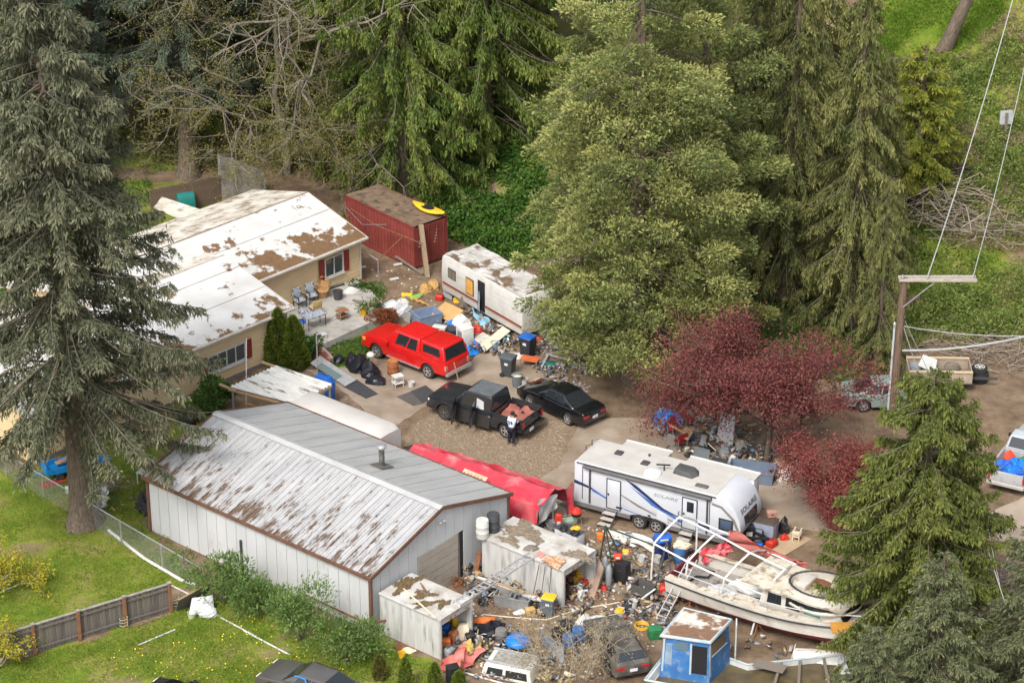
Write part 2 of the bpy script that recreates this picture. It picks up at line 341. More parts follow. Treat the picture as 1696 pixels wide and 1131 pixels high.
def conifer_parts(h, r, leaf, seed=1, t0=.15, nb=160, prof=None, rise=.12, droop=.35, up=.15, dens=9, m=6, tl=.5, hang=.35, lhang=.3, ll=.30, lw=.09,
                  r0=.4, puff=0, pn=110, pr=.8, tip=.25, dead=.06, lean=(0, 0), spread=.7, bvar=.5, tmax=.985):
    rs = np.random.RandomState(seed)
    prof = prof or (lambda t: (1-t)**.8)
    t = t0 + (tmax-t0)*np.sort(rs.rand(nb)**1.0); az = np.arange(nb)*2.39996 + rs.normal(size=nb)*.35
    L = r*prof((t-t0)/(1-t0))*(1 - .48*rs.rand(nb)**1.4 + .12*rs.rand(nb)) + .15; z0 = t*h
    rd = np.stack([np.cos(az), np.sin(az), 0*az], -1); lt = np.stack([-np.sin(az), np.cos(az), 0*az], -1)
    rise_ = rise + rs.normal(size=nb)*.10 + .25*np.clip((t-.75)/.25, 0, 1); dr = droop*rs.uniform(.7, 1.3, nb); up_ = up*rs.uniform(.6, 1.4, nb); sw = rs.normal(size=nb)*.12
    def bp(i, s):
        z = z0[i] + L[i]*(rise_[i]*s - dr[i]*s*s + up_[i]*s**4)
        p = rd[i]*(L[i]*s)[:, None] + lt[i]*(L[i]*sw[i]*s*s)[:, None]; p[:, 2] = z
        p[:, 0] += lean[0]*t[i]**2*h; p[:, 1] += lean[1]*t[i]**2*h; return p
    K = 7; bi = np.repeat(np.arange(nb), K); S = np.tile(np.linspace(0, 1, K), nb)
    Q = bp(bi, S).reshape(nb, K, 3); rad = (.008 + .0085*L)[:, None]*np.linspace(1.5, .2, K)[None]
    bV, bF = strips(Q, rad)
    alive = rs.rand(nb) > dead*np.where(t < t0+.3, 2.2, .6)
    bt = rs.uniform(.0, 1.0, nb)          # each branch its own tone
    if puff:
        npf = np.maximum(1, (L*puff).astype(int)); pi = np.repeat(np.arange(nb), npf); s = np.clip(1 - rs.rand(len(pi))**1.2*.65, .15, 1.0)
        s = np.where(rs.rand(len(pi)) < .14, rs.rand(len(pi))*.25, s)
        C = bp(pi, s) + lt[pi]*(rs.normal(size=len(pi))*.36*L[pi]*(1.08-s)*1.2)[:, None]; pr_ = pr*rs.uniform(.45, 1.2, len(pi))*(.55+.45*np.minimum(1, L[pi]/2.5))
        li = np.repeat(np.arange(len(pi)), pn); d = rs.normal(size=(len(li), 3)); d[:, 2] = d[:, 2]*.85 + .45; d = unit(d); q = .45+.55*rs.rand(len(li))**.6
        P = C[li] + d*(pr_[li]*q*(1+.25*np.sin(3*np.arctan2(d[:, 1], d[:, 0])+li)))[:, None]*np.array([1.15, 1.15, .62]); P[:, 2] += .15*pr_[li]
        D = unit(d*.8 + rd[pi][li]*.35 + rs.normal(size=P.shape)*.45 + np.array([0, 0, .25]))
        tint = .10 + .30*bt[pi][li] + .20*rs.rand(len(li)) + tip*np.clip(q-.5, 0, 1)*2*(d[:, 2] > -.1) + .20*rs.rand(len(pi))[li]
        l = ll*rs.uniform(.6, 1.25, len(li)); wd = lw*rs.uniform(.7, 1.3, len(li))
    else:
        nt_ = np.maximum(3, (L*dens).astype(int))*alive; ti = np.repeat(np.arange(nb), nt_); s = .12 + .88*rs.rand(len(ti))**.75
        sd_ = np.where(rs.rand(len(ti)) < .5, -1, 1.0); tlen = tl*(.45 + .8*(1-s)*np.minimum(1, L[ti]/3))*rs.uniform(.5, 1.3, len(ti))*np.minimum(1, .45+L[ti]/3)
        hz = hang*rs.uniform(.4, 1.5, len(ti))
        TD = unit(rd[ti]*rs.uniform(.25, 1.0, len(ti))[:, None] + lt[ti]*(sd_*spread*rs.uniform(.2, 1.2, len(ti)))[:, None] + np.stack([0*hz, 0*hz, -hz], -1))
        B0 = bp(ti, s); li = np.repeat(np.arange(len(ti)), m); q = rs.rand(len(li))
        P = B0[li] + TD[li]*(tlen[li]*q)[:, None]; P[:, 2] -= .25*tlen[li]*q*q*hang*2; P += rs.normal(size=P.shape)*.035
        D = unit(TD[li]*.9 + rs.normal(size=P.shape)*.5 + np.array([0, 0, -lhang]))
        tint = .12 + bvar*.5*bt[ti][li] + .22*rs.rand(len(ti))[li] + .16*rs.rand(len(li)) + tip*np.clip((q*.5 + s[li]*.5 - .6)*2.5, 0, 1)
        l = ll*rs.uniform(.55, 1.25, len(li)); wd = lw*rs.uniform(.7, 1.3, len(li))
    V, F = leaves(P, D, l, wd, rs)
    tm = trunk_mesh(h*.985, r0, rs, lean)
    return tm, npmesh('branches', bV, bF, TWIG), npmesh('crown', V, F, leaf, np.repeat(np.clip(tint, 0, 1), 4))
def plant(name, label, cat, loc, parts, rz=0.0, group=None, scale=1.0, names=('trunk', 'branches', 'crown')):
    o = thing(name, label, cat, loc, rz, group); o.scale = (scale,)*3
    for n_, me in zip(names, parts): link(n_, me, o)
    return o
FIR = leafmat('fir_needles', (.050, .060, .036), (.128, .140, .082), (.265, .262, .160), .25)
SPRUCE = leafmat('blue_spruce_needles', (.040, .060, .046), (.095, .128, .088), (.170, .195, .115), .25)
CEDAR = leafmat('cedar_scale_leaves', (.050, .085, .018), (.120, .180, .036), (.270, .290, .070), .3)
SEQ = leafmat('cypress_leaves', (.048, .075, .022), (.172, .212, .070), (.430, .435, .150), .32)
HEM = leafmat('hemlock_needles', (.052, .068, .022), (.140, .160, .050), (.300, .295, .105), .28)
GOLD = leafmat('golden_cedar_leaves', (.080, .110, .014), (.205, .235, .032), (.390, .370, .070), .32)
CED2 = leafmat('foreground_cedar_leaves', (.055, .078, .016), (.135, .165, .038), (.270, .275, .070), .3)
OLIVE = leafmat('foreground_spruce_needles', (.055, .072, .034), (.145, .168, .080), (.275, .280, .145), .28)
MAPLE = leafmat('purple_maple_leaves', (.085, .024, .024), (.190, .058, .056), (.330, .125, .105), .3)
IVY = leafmat('bramble_leaves', (.018, .055, .010), (.055, .130, .018), (.140, .210, .035), .25)
BUSH = leafmat('shrub_leaves', (.025, .060, .012), (.070, .140, .028), (.180, .250, .060), .25)
ARB = leafmat('arborvitae_leaves', (.040, .070, .008), (.095, .140, .014), (.190, .230, .030), .2)
# foreground fir on the lawn, left
b = G(138, 868)
plant('fir_tree', 'tall grey-green fir on the lawn beside the chain-link fence, bare trunk showing', 'tree', b,
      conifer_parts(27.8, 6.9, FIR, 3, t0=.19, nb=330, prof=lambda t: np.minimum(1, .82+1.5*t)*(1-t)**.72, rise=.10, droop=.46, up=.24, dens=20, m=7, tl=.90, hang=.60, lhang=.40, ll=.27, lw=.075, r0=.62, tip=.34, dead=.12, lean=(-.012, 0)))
# forest behind the house
dark = conifer_parts(30, 5.0, SPRUCE, 11, t0=.16, nb=260, prof=lambda t: (1-t)**.6*np.minimum(1, .7+2*t), rise=.12, droop=.42, up=.2, dens=15, m=8, tl=.8, hang=.4, ll=.26, lw=.075, r0=.55, tip=.15, dead=.10)
for i, (x, y, sc, rz, lb) in enumerate([(313, 292, 1.05, .3, 'blue-green spruce with a bare trunk just behind the wooden fence'),
        (70, 330, 1.0, 1.9, 'blue-green spruce partly hidden behind the foreground fir'), (225, 190, 1.15, 3.1, 'dark spruce rising behind the fence left of the bare maple'),
        (-60, 250, 1.1, 4.4, 'dark spruce cut by the left edge of the picture'), (395, 175, 1.2, 5.2, 'dark spruce standing behind the bare branches of the maple'),
        (545, 150, 1.2, .9, 'dark spruce in the gap between maple and green cedar'), (130, 60, 1.2, 2.5, 'far dark spruce at the top left, behind the others'), (890, 110, 1.1, 3.9, 'dark spruce in the gap between green cedar and pale cypress'),
        (165, 255, .85, 5.9, 'dark spruce between the foreground fir and the trunk behind the fence'), (430, 232, .62, 1.2, 'short dark spruce under the bare maple branches'), (255, 115, 1.1, .4, 'dark spruce at the top edge above the wooden back fence'), (700, 60, 1.2, 2.9, 'dark spruce far behind the green cedars'), (1080, 150, 1.1, 1.1, 'dark spruce far behind the pale cypress')]):
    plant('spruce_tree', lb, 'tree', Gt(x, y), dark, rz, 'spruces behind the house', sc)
cedar = conifer_parts(26, 6.0, CEDAR, 21, t0=.03, nb=300, prof=lambda t: (1-t)**.65*np.minimum(1, .8+1.2*t), rise=.06, droop=.75, up=.40, dens=18, m=8, tl=.95, hang=1.0, lhang=.7, ll=.26, lw=.08, r0=.55, tip=.30, dead=.04, spread=.5, bvar=.7)
for x, y, sc, rz, lb in [(665, 318, 1.0, .4, 'broad bright green cedar overhanging the red shipping container'), (800, 240, 1.1, 2.2, 'green cedar farther back, right of the one over the container'), (560, 225, 1.0, 4.0, 'green cedar behind the house roof, half behind the maple')]:
    plant('cedar_tree', lb, 'tree', Gt(x, y), cedar, rz, 'green cedars at the foot of the slope', sc)
# the pale cypress in the middle: two stems
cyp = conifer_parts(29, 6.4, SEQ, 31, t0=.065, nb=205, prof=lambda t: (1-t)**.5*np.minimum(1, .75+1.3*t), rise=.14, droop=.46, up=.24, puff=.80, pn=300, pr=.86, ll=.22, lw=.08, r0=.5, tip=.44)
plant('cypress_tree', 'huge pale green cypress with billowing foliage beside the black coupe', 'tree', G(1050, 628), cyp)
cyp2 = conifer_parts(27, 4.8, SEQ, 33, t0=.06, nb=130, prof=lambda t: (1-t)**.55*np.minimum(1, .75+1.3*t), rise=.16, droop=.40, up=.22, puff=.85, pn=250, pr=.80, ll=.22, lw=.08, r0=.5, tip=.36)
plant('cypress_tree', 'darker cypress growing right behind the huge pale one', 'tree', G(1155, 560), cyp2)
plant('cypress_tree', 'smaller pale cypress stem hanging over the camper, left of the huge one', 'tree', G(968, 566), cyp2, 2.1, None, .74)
# drooping conifers on the right
hem = conifer_parts(22, 3.9, HEM, 41, t0=.03, nb=240, prof=lambda t: (1-t)**.8*np.minimum(1, .75+1.5*t), rise=.02, droop=.95, up=.40, dens=17, m=8, tl=.90, hang=1.1, lhang=.75, ll=.25, lw=.07, r0=.4, tip=.32, dead=.10, spread=.45, bvar=.9)
for x, y, sc, rz, lb in [(1300, 500, 1.0, .2, 'olive weeping conifer between the pale cypress and the red maple'), (1405, 540, .95, 1.7, 'olive weeping conifer directly behind the large red maple'),
        (1255, 360, 1.15, 3.0, 'tall weeping conifer farther back, beside the cypress top'), (1450, 470, .62, 4.4, 'short weeping conifer left of the utility pole'), (1345, 330, 1.1, 5.5, 'weeping conifer on the slope below the grassy clearing'), (1452, 612, .50, 2.6, 'short weeping conifer directly left of the utility pole base'), (1235, 480, .9, 1.0, 'weeping conifer just right of the pale cypress')]:
    plant('weeping_conifer', lb, 'tree', Gt(x, y), hem, rz, 'weeping conifers on the right', sc)
gold = conifer_parts(9.0, 3.1, GOLD, 51, t0=.02, nb=110, prof=lambda t: (1-t)**.55*np.minimum(1, .7+2*t), rise=.3, droop=.35, up=.05, dens=20, m=7, tl=.55, hang=.4, ll=.26, lw=.09, r0=.2, tip=.35, dead=0)
plant('young_cedar', 'young yellow-green cedar below the clearing at top right', 'tree', Gt(1518, 318), gold)
fcd = conifer_parts(13.4, 4.9, CED2, 53, t0=.02, nb=280, prof=lambda t: (1-t)**.5*np.minimum(1, .8+1.5*t), rise=.14, droop=.50, up=.26, dens=22, m=7, tl=.65, hang=.75, lhang=.5, ll=.215, lw=.072, r0=.3, tip=.30, dead=.02)
plant('cedar_tree', 'yellow-green cedar in the foreground hiding the bow of the boat', 'tree', G(1512, 1075), fcd)
osp = conifer_parts(11.5, 4.0, OLIVE, 57, t0=.03, nb=190, prof=lambda t: (1-t)**.75*np.minimum(1, .8+1.5*t), rise=.22, droop=.45, up=.2, dens=20, m=7, tl=.65, hang=.3, ll=.205, lw=.062, r0=.28, tip=.28, dead=.05)
for x, y, sc, rz, lb in [(1535, 1275, .88, 0, 'grey-green spruce at the bottom right in front of the yellow-green cedar'), (1715, 1190, .95, 2, 'grey-green spruce in the bottom right corner'), (1425, 1330, .72, 4, 'grey-green spruce tip rising at the bottom edge below the boats')]:
    plant('spruce_tree', lb, 'tree', G(x, y), osp, rz, 'foreground spruces bottom right', sc)
# broadleaf trees: recursive limbs
def limbs(rs, p, d, l, r, depth, out, ends, curl=.35, up=.1, split=3, sh=.72):
    K = 5; pts = [p]; q = p.copy(); dd = d.copy()
    for k in range(K-1):
        dd = unit(dd + rs.normal(size=3)*curl*.35 + np.array([0, 0, up*.3])); q = q + dd*l/(K-1); pts.append(q)
    out.append((np.array(pts), np.linspace(r, r*.62, K)))
    if depth == 0: ends.append((pts[-1], dd)); ends.append((pts[2], dd)); return
    for j in range(split):
        nd = unit(dd + rs.normal(size=3)*.75); limbs(rs, pts[-1] if j else pts[-1], nd, l*sh*rs.uniform(.75, 1.2), r*.6, depth-1, out, ends, curl, up, split, sh)
    nd = unit(dd + rs.normal(size=3)*.9); limbs(rs, pts[2], nd, l*sh*.8, r*.5, depth-1, out, ends, curl, up, split, sh)
def broadleaf(rs, stems, depth, leaf, nper, cl, ll, lw, bark, flat_=.5, split=3, up=.1, sh=.72):
    out = []; ends = []
    for p, d, l, r in stems: limbs(rs, np.array(p, float), unit(np.array(d, float)), l, r, depth, out, ends, up=up, split=split, sh=sh)
    V, F = strips(np.stack([o[0] for o in out]), np.stack([o[1] for o in out]), 4)
    bm_ = npmesh('branches', V, F, bark, smooth=True); C = np.array([e[0] for e in ends])
    li = np.repeat(np.arange(len(C)), nper); P = C[li] + rs.normal(size=(len(li), 3))*cl*np.array([1, 1, flat_])
    D = unit(rs.normal(size=P.shape)*np.array([1, 1, .6]) + np.array([0, 0, -.1])); tint = .1 + .35*rs.rand(len(C))[li] + .45*rs.rand(len(li))
    V, F = leaves(P, D, ll*rs.uniform(.6, 1.3, len(P)), lw*rs.uniform(.6, 1.3, len(P)), rs)
    return bm_, npmesh('crown', V, F, leaf, np.repeat(tint, 4))
MBARK = mat('maple_bark', (.25, .22, .175), (.15, .13, .10), 5, .95)
RBARK = mat('dark_maple_bark', (.15, .115, .09), (.08, .065, .05), 5, .95)
rs = np.random.RandomState(5)
plant('red_maple', 'large dark red maple beside the white travel trailer', 'tree', G(1268, 768),
      broadleaf(rs, [((0, 0, -.05), (.05, .1, 1), 3.9, .20), ((.1, 0, 1.9), (-1, .2, .75), 2.4, .12), ((0, 0, 2.1), (1, .3, .7), 2.5, .12), ((0, 0, 2.3), (.1, -1, .9), 1.7, .10), ((0, .1, 2.0), (-.2, 1, .9), 2.4, .11)], 3, MAPLE, 84, .42, .125, .075, RBARK, .5, up=.18), names=('branches', 'crown'))
plant('red_maple', 'small brighter red maple in front of the large one', 'tree', G(1385, 865),
      broadleaf(np.random.RandomState(8), [((0, 0, -.05), (0, 0, 1), 1.5, .10), ((0, 0, .8), (-1, .2, .8), 1.5, .07), ((0, 0, .8), (1, .2, .8), 1.5, .07), ((0, 0, .9), (0, -1, .6), 1.3, .06)], 3, leafmat('red_maple_leaves', (.11, .025, .022), (.225, .060, .050), (.36, .13, .10), .25), 70, .30, .105, .065, RBARK, .6, up=.1), names=('branches', 'crown'))
SPRING = leafmat('spring_leaves', (.10, .10, .025), (.20, .185, .05), (.32, .29, .09), .3)
plant('bare_maple', 'sparse maple just coming into leaf behind the house', 'tree', Gt(475, 288),
      broadleaf(np.random.RandomState(12), [((0, 0, 0), (.02, 0, 1), 7, .30), ((0, 0, 6), (.15, -.1, 1), 6, .2), ((0, 0, 3.5), (-.8, -.7, .15), 5, .09), ((0, 0, 3.5), (.9, -.7, .1), 5, .09), ((0, 0, 6.5), (.3, -1, .1), 4.5, .08), ((0, 0, 6), (-.4, -1, .15), 4.5, .08), ((0, 0, 8), (-.8, -.5, .5), 4.5, .09), ((0, 0, 9), (.9, -.3, .5), 4.5, .09), ((0, 0, 3), (.2, -1, .25), 3.8, .08)], 4, SPRING, 8, .22, .11, .07, MBARK, .8, up=-.06, sh=.66), names=('branches', 'crown'))
# leaning trunk at the top of the slope
b = Gt(1562, 88); o = thing('leaning_trunk', 'bare leaning tree trunk on the slope at the top right', 'tree', b)
link('trunk', trunk_mesh(13, .42, np.random.RandomState(2), (.03, .0), .25, 1.3), o); o.rotation_euler = (R(-4), R(20), 0)
def bush(name, label, loc, rx, ry, rz, leaf, n, ll=.16, lw=.1, seed=1, blobs=9, spiky=.3, cat='shrub', stem=True, group=None, cone=False):
    rs = np.random.RandomState(seed); o = thing(name, label, cat, loc, 0, group)
    if cone:
        t = rs.rand(n)**1.15; a = rs.rand(n)*2*math.pi; rr = np.sqrt(np.clip(1-t, .02, 1))*np.minimum(1, .75+t*2)*(.75+.25*rs.rand(n))*(1+.12*np.sin(a*5+t*9)); c = np.stack([np.cos(a), np.sin(a), 0*a], -1)
        P = np.stack([rx*rr*np.cos(a), ry*rr*np.sin(a), 2*rz*t], -1); D = unit(c*.5 + np.array([0, 0, .9]) + rs.normal(size=P.shape)*.3); bt = .5+.5*np.sin(a*5+t*9); tint = .15+.35*bt+.4*rs.rand(n)
    else:
        C = rs.normal(size=(blobs, 3))*np.array([.42, .42, .3]) + np.array([0, 0, .05]); br = rs.uniform(.35, .62, blobs); k = rs.randint(0, blobs, n)
        d = unit(rs.normal(size=(n, 3)) + np.array([0, 0, .2])); P = (C[k] + d*(br[k]*(.6+.4*rs.rand(n)))[:, None])*np.array([rx, ry, rz]); P[:, 2] += rz; P[:, 2] = np.maximum(P[:, 2], .03)
        D = unit(d + rs.normal(size=P.shape)*.5 + np.array([0, 0, spiky])); tint = .1+.3*rs.rand(blobs)[k]+.5*rs.rand(n)
    V, F = leaves(P, D, ll*rs.uniform(.6, 1.3, n), lw*rs.uniform(.6, 1.3, n), rs); link('foliage', npmesh('foliage', V, F, leaf, np.repeat(np.clip(tint, 0, 1), 4)), o)
    if stem:
        q = MB()
        for j in range(4): q.tube([(0, 0, -.02), (rx*.25*math.cos(j*1.6), ry*.25*math.sin(j*1.6), rz*.6), (rx*.45*math.cos(j*1.6), ry*.45*math.sin(j*1.6), rz*1.3)], [.05, .035, .012], 5)
        q.build('stem', RBARK, o)
    return o
a1 = G(477, 606)
bush('arborvitae', 'rounded twin-topped arborvitae at the corner of the house, left stem', a1 + Vector((-.45, .2, 0)), .85, .85, 1.55, ARB, 9000, .14, .07, 3, cone=True, group='twin arborvitae at the house corner')
bush('arborvitae', 'rounded twin-topped arborvitae at the corner of the house, right stem', a1 + Vector((.35, -.1, 0)), .85, .85, 1.42, ARB, 9000, .14, .07, 4, cone=True, group='twin arborvitae at the house corner')
bush('round_shrub', 'dense round green shrub under the large front window', G(362, 678), 1.1, 1.0, .75, BUSH, 7000, .15, .10, 5)
bush('leafy_plant', 'low bright green plant under the fir, left of the garage ridge', G(317, 692), .65, .6, .3, leafmat('fresh_leaves', (.05, .12, .015), (.11, .22, .03), (.20, .33, .06), .3), 1500, .18, .10, 6)
bush('leafy_plant', 'small pale-flowered plant beside the garage roof corner', G(343, 716), .55, .5, .25, leafmat('pale_leaves', (.14, .16, .05), (.24, .25, .09), (.42, .38, .2), .3), 900, .14, .08, 7)
bush('leafy_plant', 'green climber on the post beside the stairs', G(512, 600), .55, .5, .75, BUSH, 2200, .15, .1, 8)
bush('red_shrub', 'low red-brown shrub in front of the red pickup bonnet', G(640, 535, .2), 1.0, .6, .35, leafmat('rust_leaves', (.10, .03, .015), (.22, .07, .03), (.32, .12, .06), .2), 2600, .12, .06, 9)
bush('leafy_plant', 'sprawling green plant growing at the corner of the house', G(610, 490), .9, .6, .4, BUSH, 1500, .13, .08, 10)
for k, (x, y, rx, rz, lb) in enumerate([(372, 1000, 1.3, 1.3, 'leafy laurel shrub nearest the broken fence end'), (430, 1020, 1.3, .95, 'leafy laurel shrub second from the broken fence'), (497, 1062, 1.45, 1.6, 'tallest laurel shrub in the middle of the row along the garage wall'), (575, 1095, 1.55, 1.1, 'laurel shrub nearest the garage corner post')]):
    bush('laurel_shrub', lb, G(x, y), rx, rx*.85, rz, leafmat('laurel_leaves', (.055, .105, .025), (.140, .225, .060), (.29, .39, .13), .32), 3200, .21, .065, 20+k, 17, .9, group='laurel shrubs along the garage wall')
for k, (x, y, h_) in enumerate([(629, 1122, .55), (672, 1140, .75), (720, 1140, .62), (760, 1142, .45)]):
    bush('young_arborvitae', ['first', 'second', 'third', 'last'][k] + ' small cone-shaped arborvitae from the left along the bottom edge', G(x, y), .36, .36, h_, leafmat('bronze_leaves', (.05, .05, .012), (.11, .11, .022), (.17, .16, .04), .2) if k == 0 else ARB, 2000, .11, .05, 30+k, cone=True, cat='young conifer', group='young arborvitae along the bottom edge')
YLF = leafmat('yellow_spring_leaves', (.20, .20, .02), (.40, .36, .03), (.55, .48, .07), .35)
plant('forsythia', 'yellow flowering shrub at the left edge of the lawn', 'shrub', G(-8, 985), broadleaf(np.random.RandomState(3), [((0, 0, 0), (.6, -.2, 1), 1.2, .05), ((0, 0, 0), (1, .1, .7), 1.2, .05), ((0, 0, 0), (-.5, .2, 1), 1.1, .05), ((0, 0, 0), (.2, .5, 1), 1.1, .05)], 2, YLF, 28, .16, .13, .07, MBARK, .8), names=('branches', 'foliage'))
plant('forsythia', 'yellow shrub in front of the wooden fence in the bottom left corner', 'shrub', G(-5, 1108), broadleaf(np.random.RandomState(4), [((0, 0, 0), (.4, 0, 1), 1.0, .05), ((0, 0, 0), (-.5, .1, 1), 1.0, .05), ((0, 0, 0), (.8, .2, .6), .8, .04)], 2, YLF, 20, .15, .12, .065, MBARK, .8), names=('branches', 'foliage'))
plant('bare_shrub', 'leafless grey brush beside the wrecked car at the bottom', 'shrub', G(935, 1128), broadleaf(np.random.RandomState(9), [((.9*math.cos(k*1.3), .6*math.sin(k*1.3), 0), (.6*math.cos(k*1.3), .6*math.sin(k*1.3), 1.5), 1.25, .026) for k in range(11)], 3, leafmat('dry_leaves', (.18, .14, .08), (.28, .23, .13), (.38, .32, .2), .2), 2, .15, .1, .05, mat('dry_twigs', (.42, .35, .26), (.30, .25, .18), 6, .95), .8), names=('branches', 'foliage'))
# ground cover: nobody could count it
def cover(name, label, pts, leaf, ll, lw, seed, lift=.25, up=.8):
    rs = np.random.RandomState(seed); n = len(pts); x, y = pts[:, 0], pts[:, 1]
    mound = np.clip(.5+.7*wob(x, y, .9, seed) + .4*wob(x, y, 2.2, seed+1), 0, 1.4)
    P = np.stack([x, y, zt(x, y) + rs.rand(n)*lift*mound + .02], -1); D = unit(rs.normal(size=(n, 3)) + np.array([0, 0, up])); tint = .08+.45*np.clip(.5+.6*wob(x, y, 1.7, seed+3), 0, 1)+.45*rs.rand(n)
    V, F = leaves(P, D, ll*rs.uniform(.5, 1.4, n), lw*rs.uniform(.6, 1.4, n), rs)
    o = link(name, npmesh(name, V, F, leaf, np.repeat(np.clip(tint, 0, 1), 4))); return tag(o, label, None, None, 'stuff')
def scatter(px, n, seed, terrain=False, dens=None):
    poly = [tuple((Gt(a, c) if terrain else G(a, c))[:2]) for a, c in px]; rs = np.random.RandomState(seed); A = np.array(poly); lo, hi = A.min(0), A.max(0)
    P = lo + rs.rand(n*3, 2)*(hi-lo); k = inpoly(P[:, 0], P[:, 1], poly); P = P[k]
    if dens is not None: P = P[rs.rand(len(P)) < np.clip(dens(P[:, 0], P[:, 1]), 0, 1)]
    return P[:n]
cover('ivy', 'green bramble leaves covering the bank behind the camper', scatter([(740, 395), (700, 330), (760, 230), (880, 250), (960, 330), (930, 430), (850, 440)], 26000, 1, True), IVY, .22, .15, 61, .9, .4)
cover('brambles', 'bramble thicket covering the hillside at the right', scatter([(1440, 585), (1440, 330), (1580, 100), (1760, 20), (1760, 575), (1640, 570), (1560, 590)], 70000, 2, True, lambda x, y: .5+.85*wob(x, y, .45, 3)), leafmat('hillside_leaves', (.06, .10, .02), (.155, .215, .045), (.31, .34, .10), .3), .17, .10, 62, 1.5, .4)
cover('ivy', 'ivy and low plants under the trees left of the house', scatter([(0, 640), (0, 330), (250, 300), (270, 420), (200, 640)], 26000, 3, True, lambda x, y: .55+.7*wob(x, y, .6, 5)), BUSH, .17, .09, 63, .6)
cover('understory', 'dim undergrowth on the slope behind the house', scatter([(60, 300), (60, 100), (880, 90), (880, 240), (690, 300), (470, 300), (440, 285), (260, 290)], 32000, 13, True, lambda x, y: .5+.7*wob(x, y, .5, 6)), leafmat('understory_leaves', (.05, .06, .02), (.12, .13, .045), (.20, .20, .08), .25), .24, .12, 70, 1.6, .4)
cover('weeds', 'weeds growing along the lower edge of the hillside trees', scatter([(1130, 600), (1200, 480), (1450, 520), (1500, 640), (1420, 640)], 9000, 4, True), IVY, .2, .12, 64, .5)
cover('weeds', 'green weeds between the patio edge and the red pickup', scatter([(545, 575), (640, 545), (610, 590), (560, 608), (530, 600)], 2500, 5), BUSH, .14, .06, 65, .25)
GR = leafmat('grass_blades', (.07, .115, .014), (.15, .215, .026), (.29, .29, .075), .3)
lawn_d = lambda x, y: .6 - .9*np.clip(wob(x, y, .55, 9)-.2, 0, 1) - .35*np.clip(wob(x, y, 1.6, 4), 0, 1)
cover('grass', 'short lawn grass on the neighbouring plot', np.concatenate([scatter([(-40, 700), (90, 700), (250, 745), (235, 890), (300, 940), (340, 965), (300, 968), (270, 985), (-40, 1090)], 42000, 6, dens=lawn_d)]), GR, .11, .03, 66, .05, 1.4)
cover('grass', 'short yellowing lawn grass in front of the wooden fence', scatter([(-60, 1140), (0, 1100), (150, 1062), (300, 1012), (360, 990), (450, 995), (560, 1045), (720, 1100), (740, 1145)], 40000, 7, dens=lawn_d), GR, .10, .03, 67, .04, 1.4)
cover('grass', 'rough grass along the chain-link fence', scatter([(60, 770), (240, 850), (330, 945), (610, 1055), (600, 1075), (450, 1010), (340, 990), (230, 905)], 9000, 8), GR, .2, .035, 68, .12, 1.4)
cover('grass', 'mown grass of the clearing on the upper slope', scatter([(1420, 125), (1430, -20), (1700, -20), (1640, 60), (1560, 120), (1500, 140)], 22000, 9, True), leafmat('bright_grass', (.07, .14, .012), (.13, .24, .02), (.22, .30, .05), .3), .22, .06, 69, .1, 1.4)
P_ = scatter([(330, 1060), (430, 1010), (560, 1060), (600, 1110), (420, 1131), (180, 1131), (150, 1085)], 260, 10); rs = np.random.RandomState(3)
V, F = leaves(np.stack([P_[:, 0], P_[:, 1], .10+.05*rs.rand(len(P_))], -1), unit(rs.normal(size=(len(P_), 3))), .075, .07, rs); tag(link('dandelions', npmesh('dandelions', V, F, flat('dandelion_yellow', (.85, .62, .02)))), 'yellow dandelion heads dotted over the front lawn', None, None, 'stuff')
# sticks and brush
def sticks(name, label, c, n, sx, sy, h_, ln, seed, m, r=.018):
    rs = np.random.RandomState(seed); p = rs.normal(size=(n, 3))*np.array([sx, sy, 0]); p[:, 2] = rs.rand(n)*h_; d = unit(rs.normal(size=(n, 3))*np.array([1, 1, .28])); K = 4; s = np.linspace(-.5, .5, K)
    Q = p[:, None] + d[:, None]*(ln*rs.uniform(.4, 1.2, n))[:, None, None]*s[None, :, None] + rs.normal(size=(n, K, 3))*.05; Q[..., 2] = np.maximum(Q[..., 2], .02)
    V, F = strips(Q, np.full((n, K), r)*rs.uniform(.5, 1.4, n)[:, None]); o = link(name, npmesh(name, V, F, m), None, c); return tag(o, label, None, None, 'stuff')
DRY = mat('dry_sticks', (.36, .30, .24), (.22, .18, .14), 5, .95)
sticks('brush_pile', 'heap of cut grey branches on the slope below the young cedar', Gt(1550, 345), 260, 1.3, 2.0, 1.6, 3.0, 1, DRY, .035)
sticks('brush_pile', 'dry branches scattered behind the wooden trailer', Gt(1640, 585), 170, 1.6, 1.2, .5, 2.0, 2, DRY, .022)
sticks('brush_pile', 'dead sticks heaped beside the fir trunk', G(185, 806), 70, .45, .35, .25, .9, 3, DRY, .014)
sticks('brush_pile', 'tangle of dead branches behind the corner spruces', G(1650, 975), 110, 1.2, 1.0, 1.4, 2.2, 4, DRY, .022)
sticks('brush_pile', 'dead branches lying among the hillside brambles', Gt(1625, 380), 120, 2.0, 1.6, .8, 2.4, 5, DRY, .025)

cover('dry_grass', 'straw-coloured dead growth in gaps of the hillside brambles', scatter([(1540, 420), (1560, 120), (1700, 0), (1760, 20), (1760, 420)], 26000, 14, True, lambda x, y: .25-.9*wob(x, y, .45, 3)), leafmat('straw', (.17, .12, .07), (.29, .22, .13), (.40, .33, .20), .25), .24, .05, 71, .5, .9)
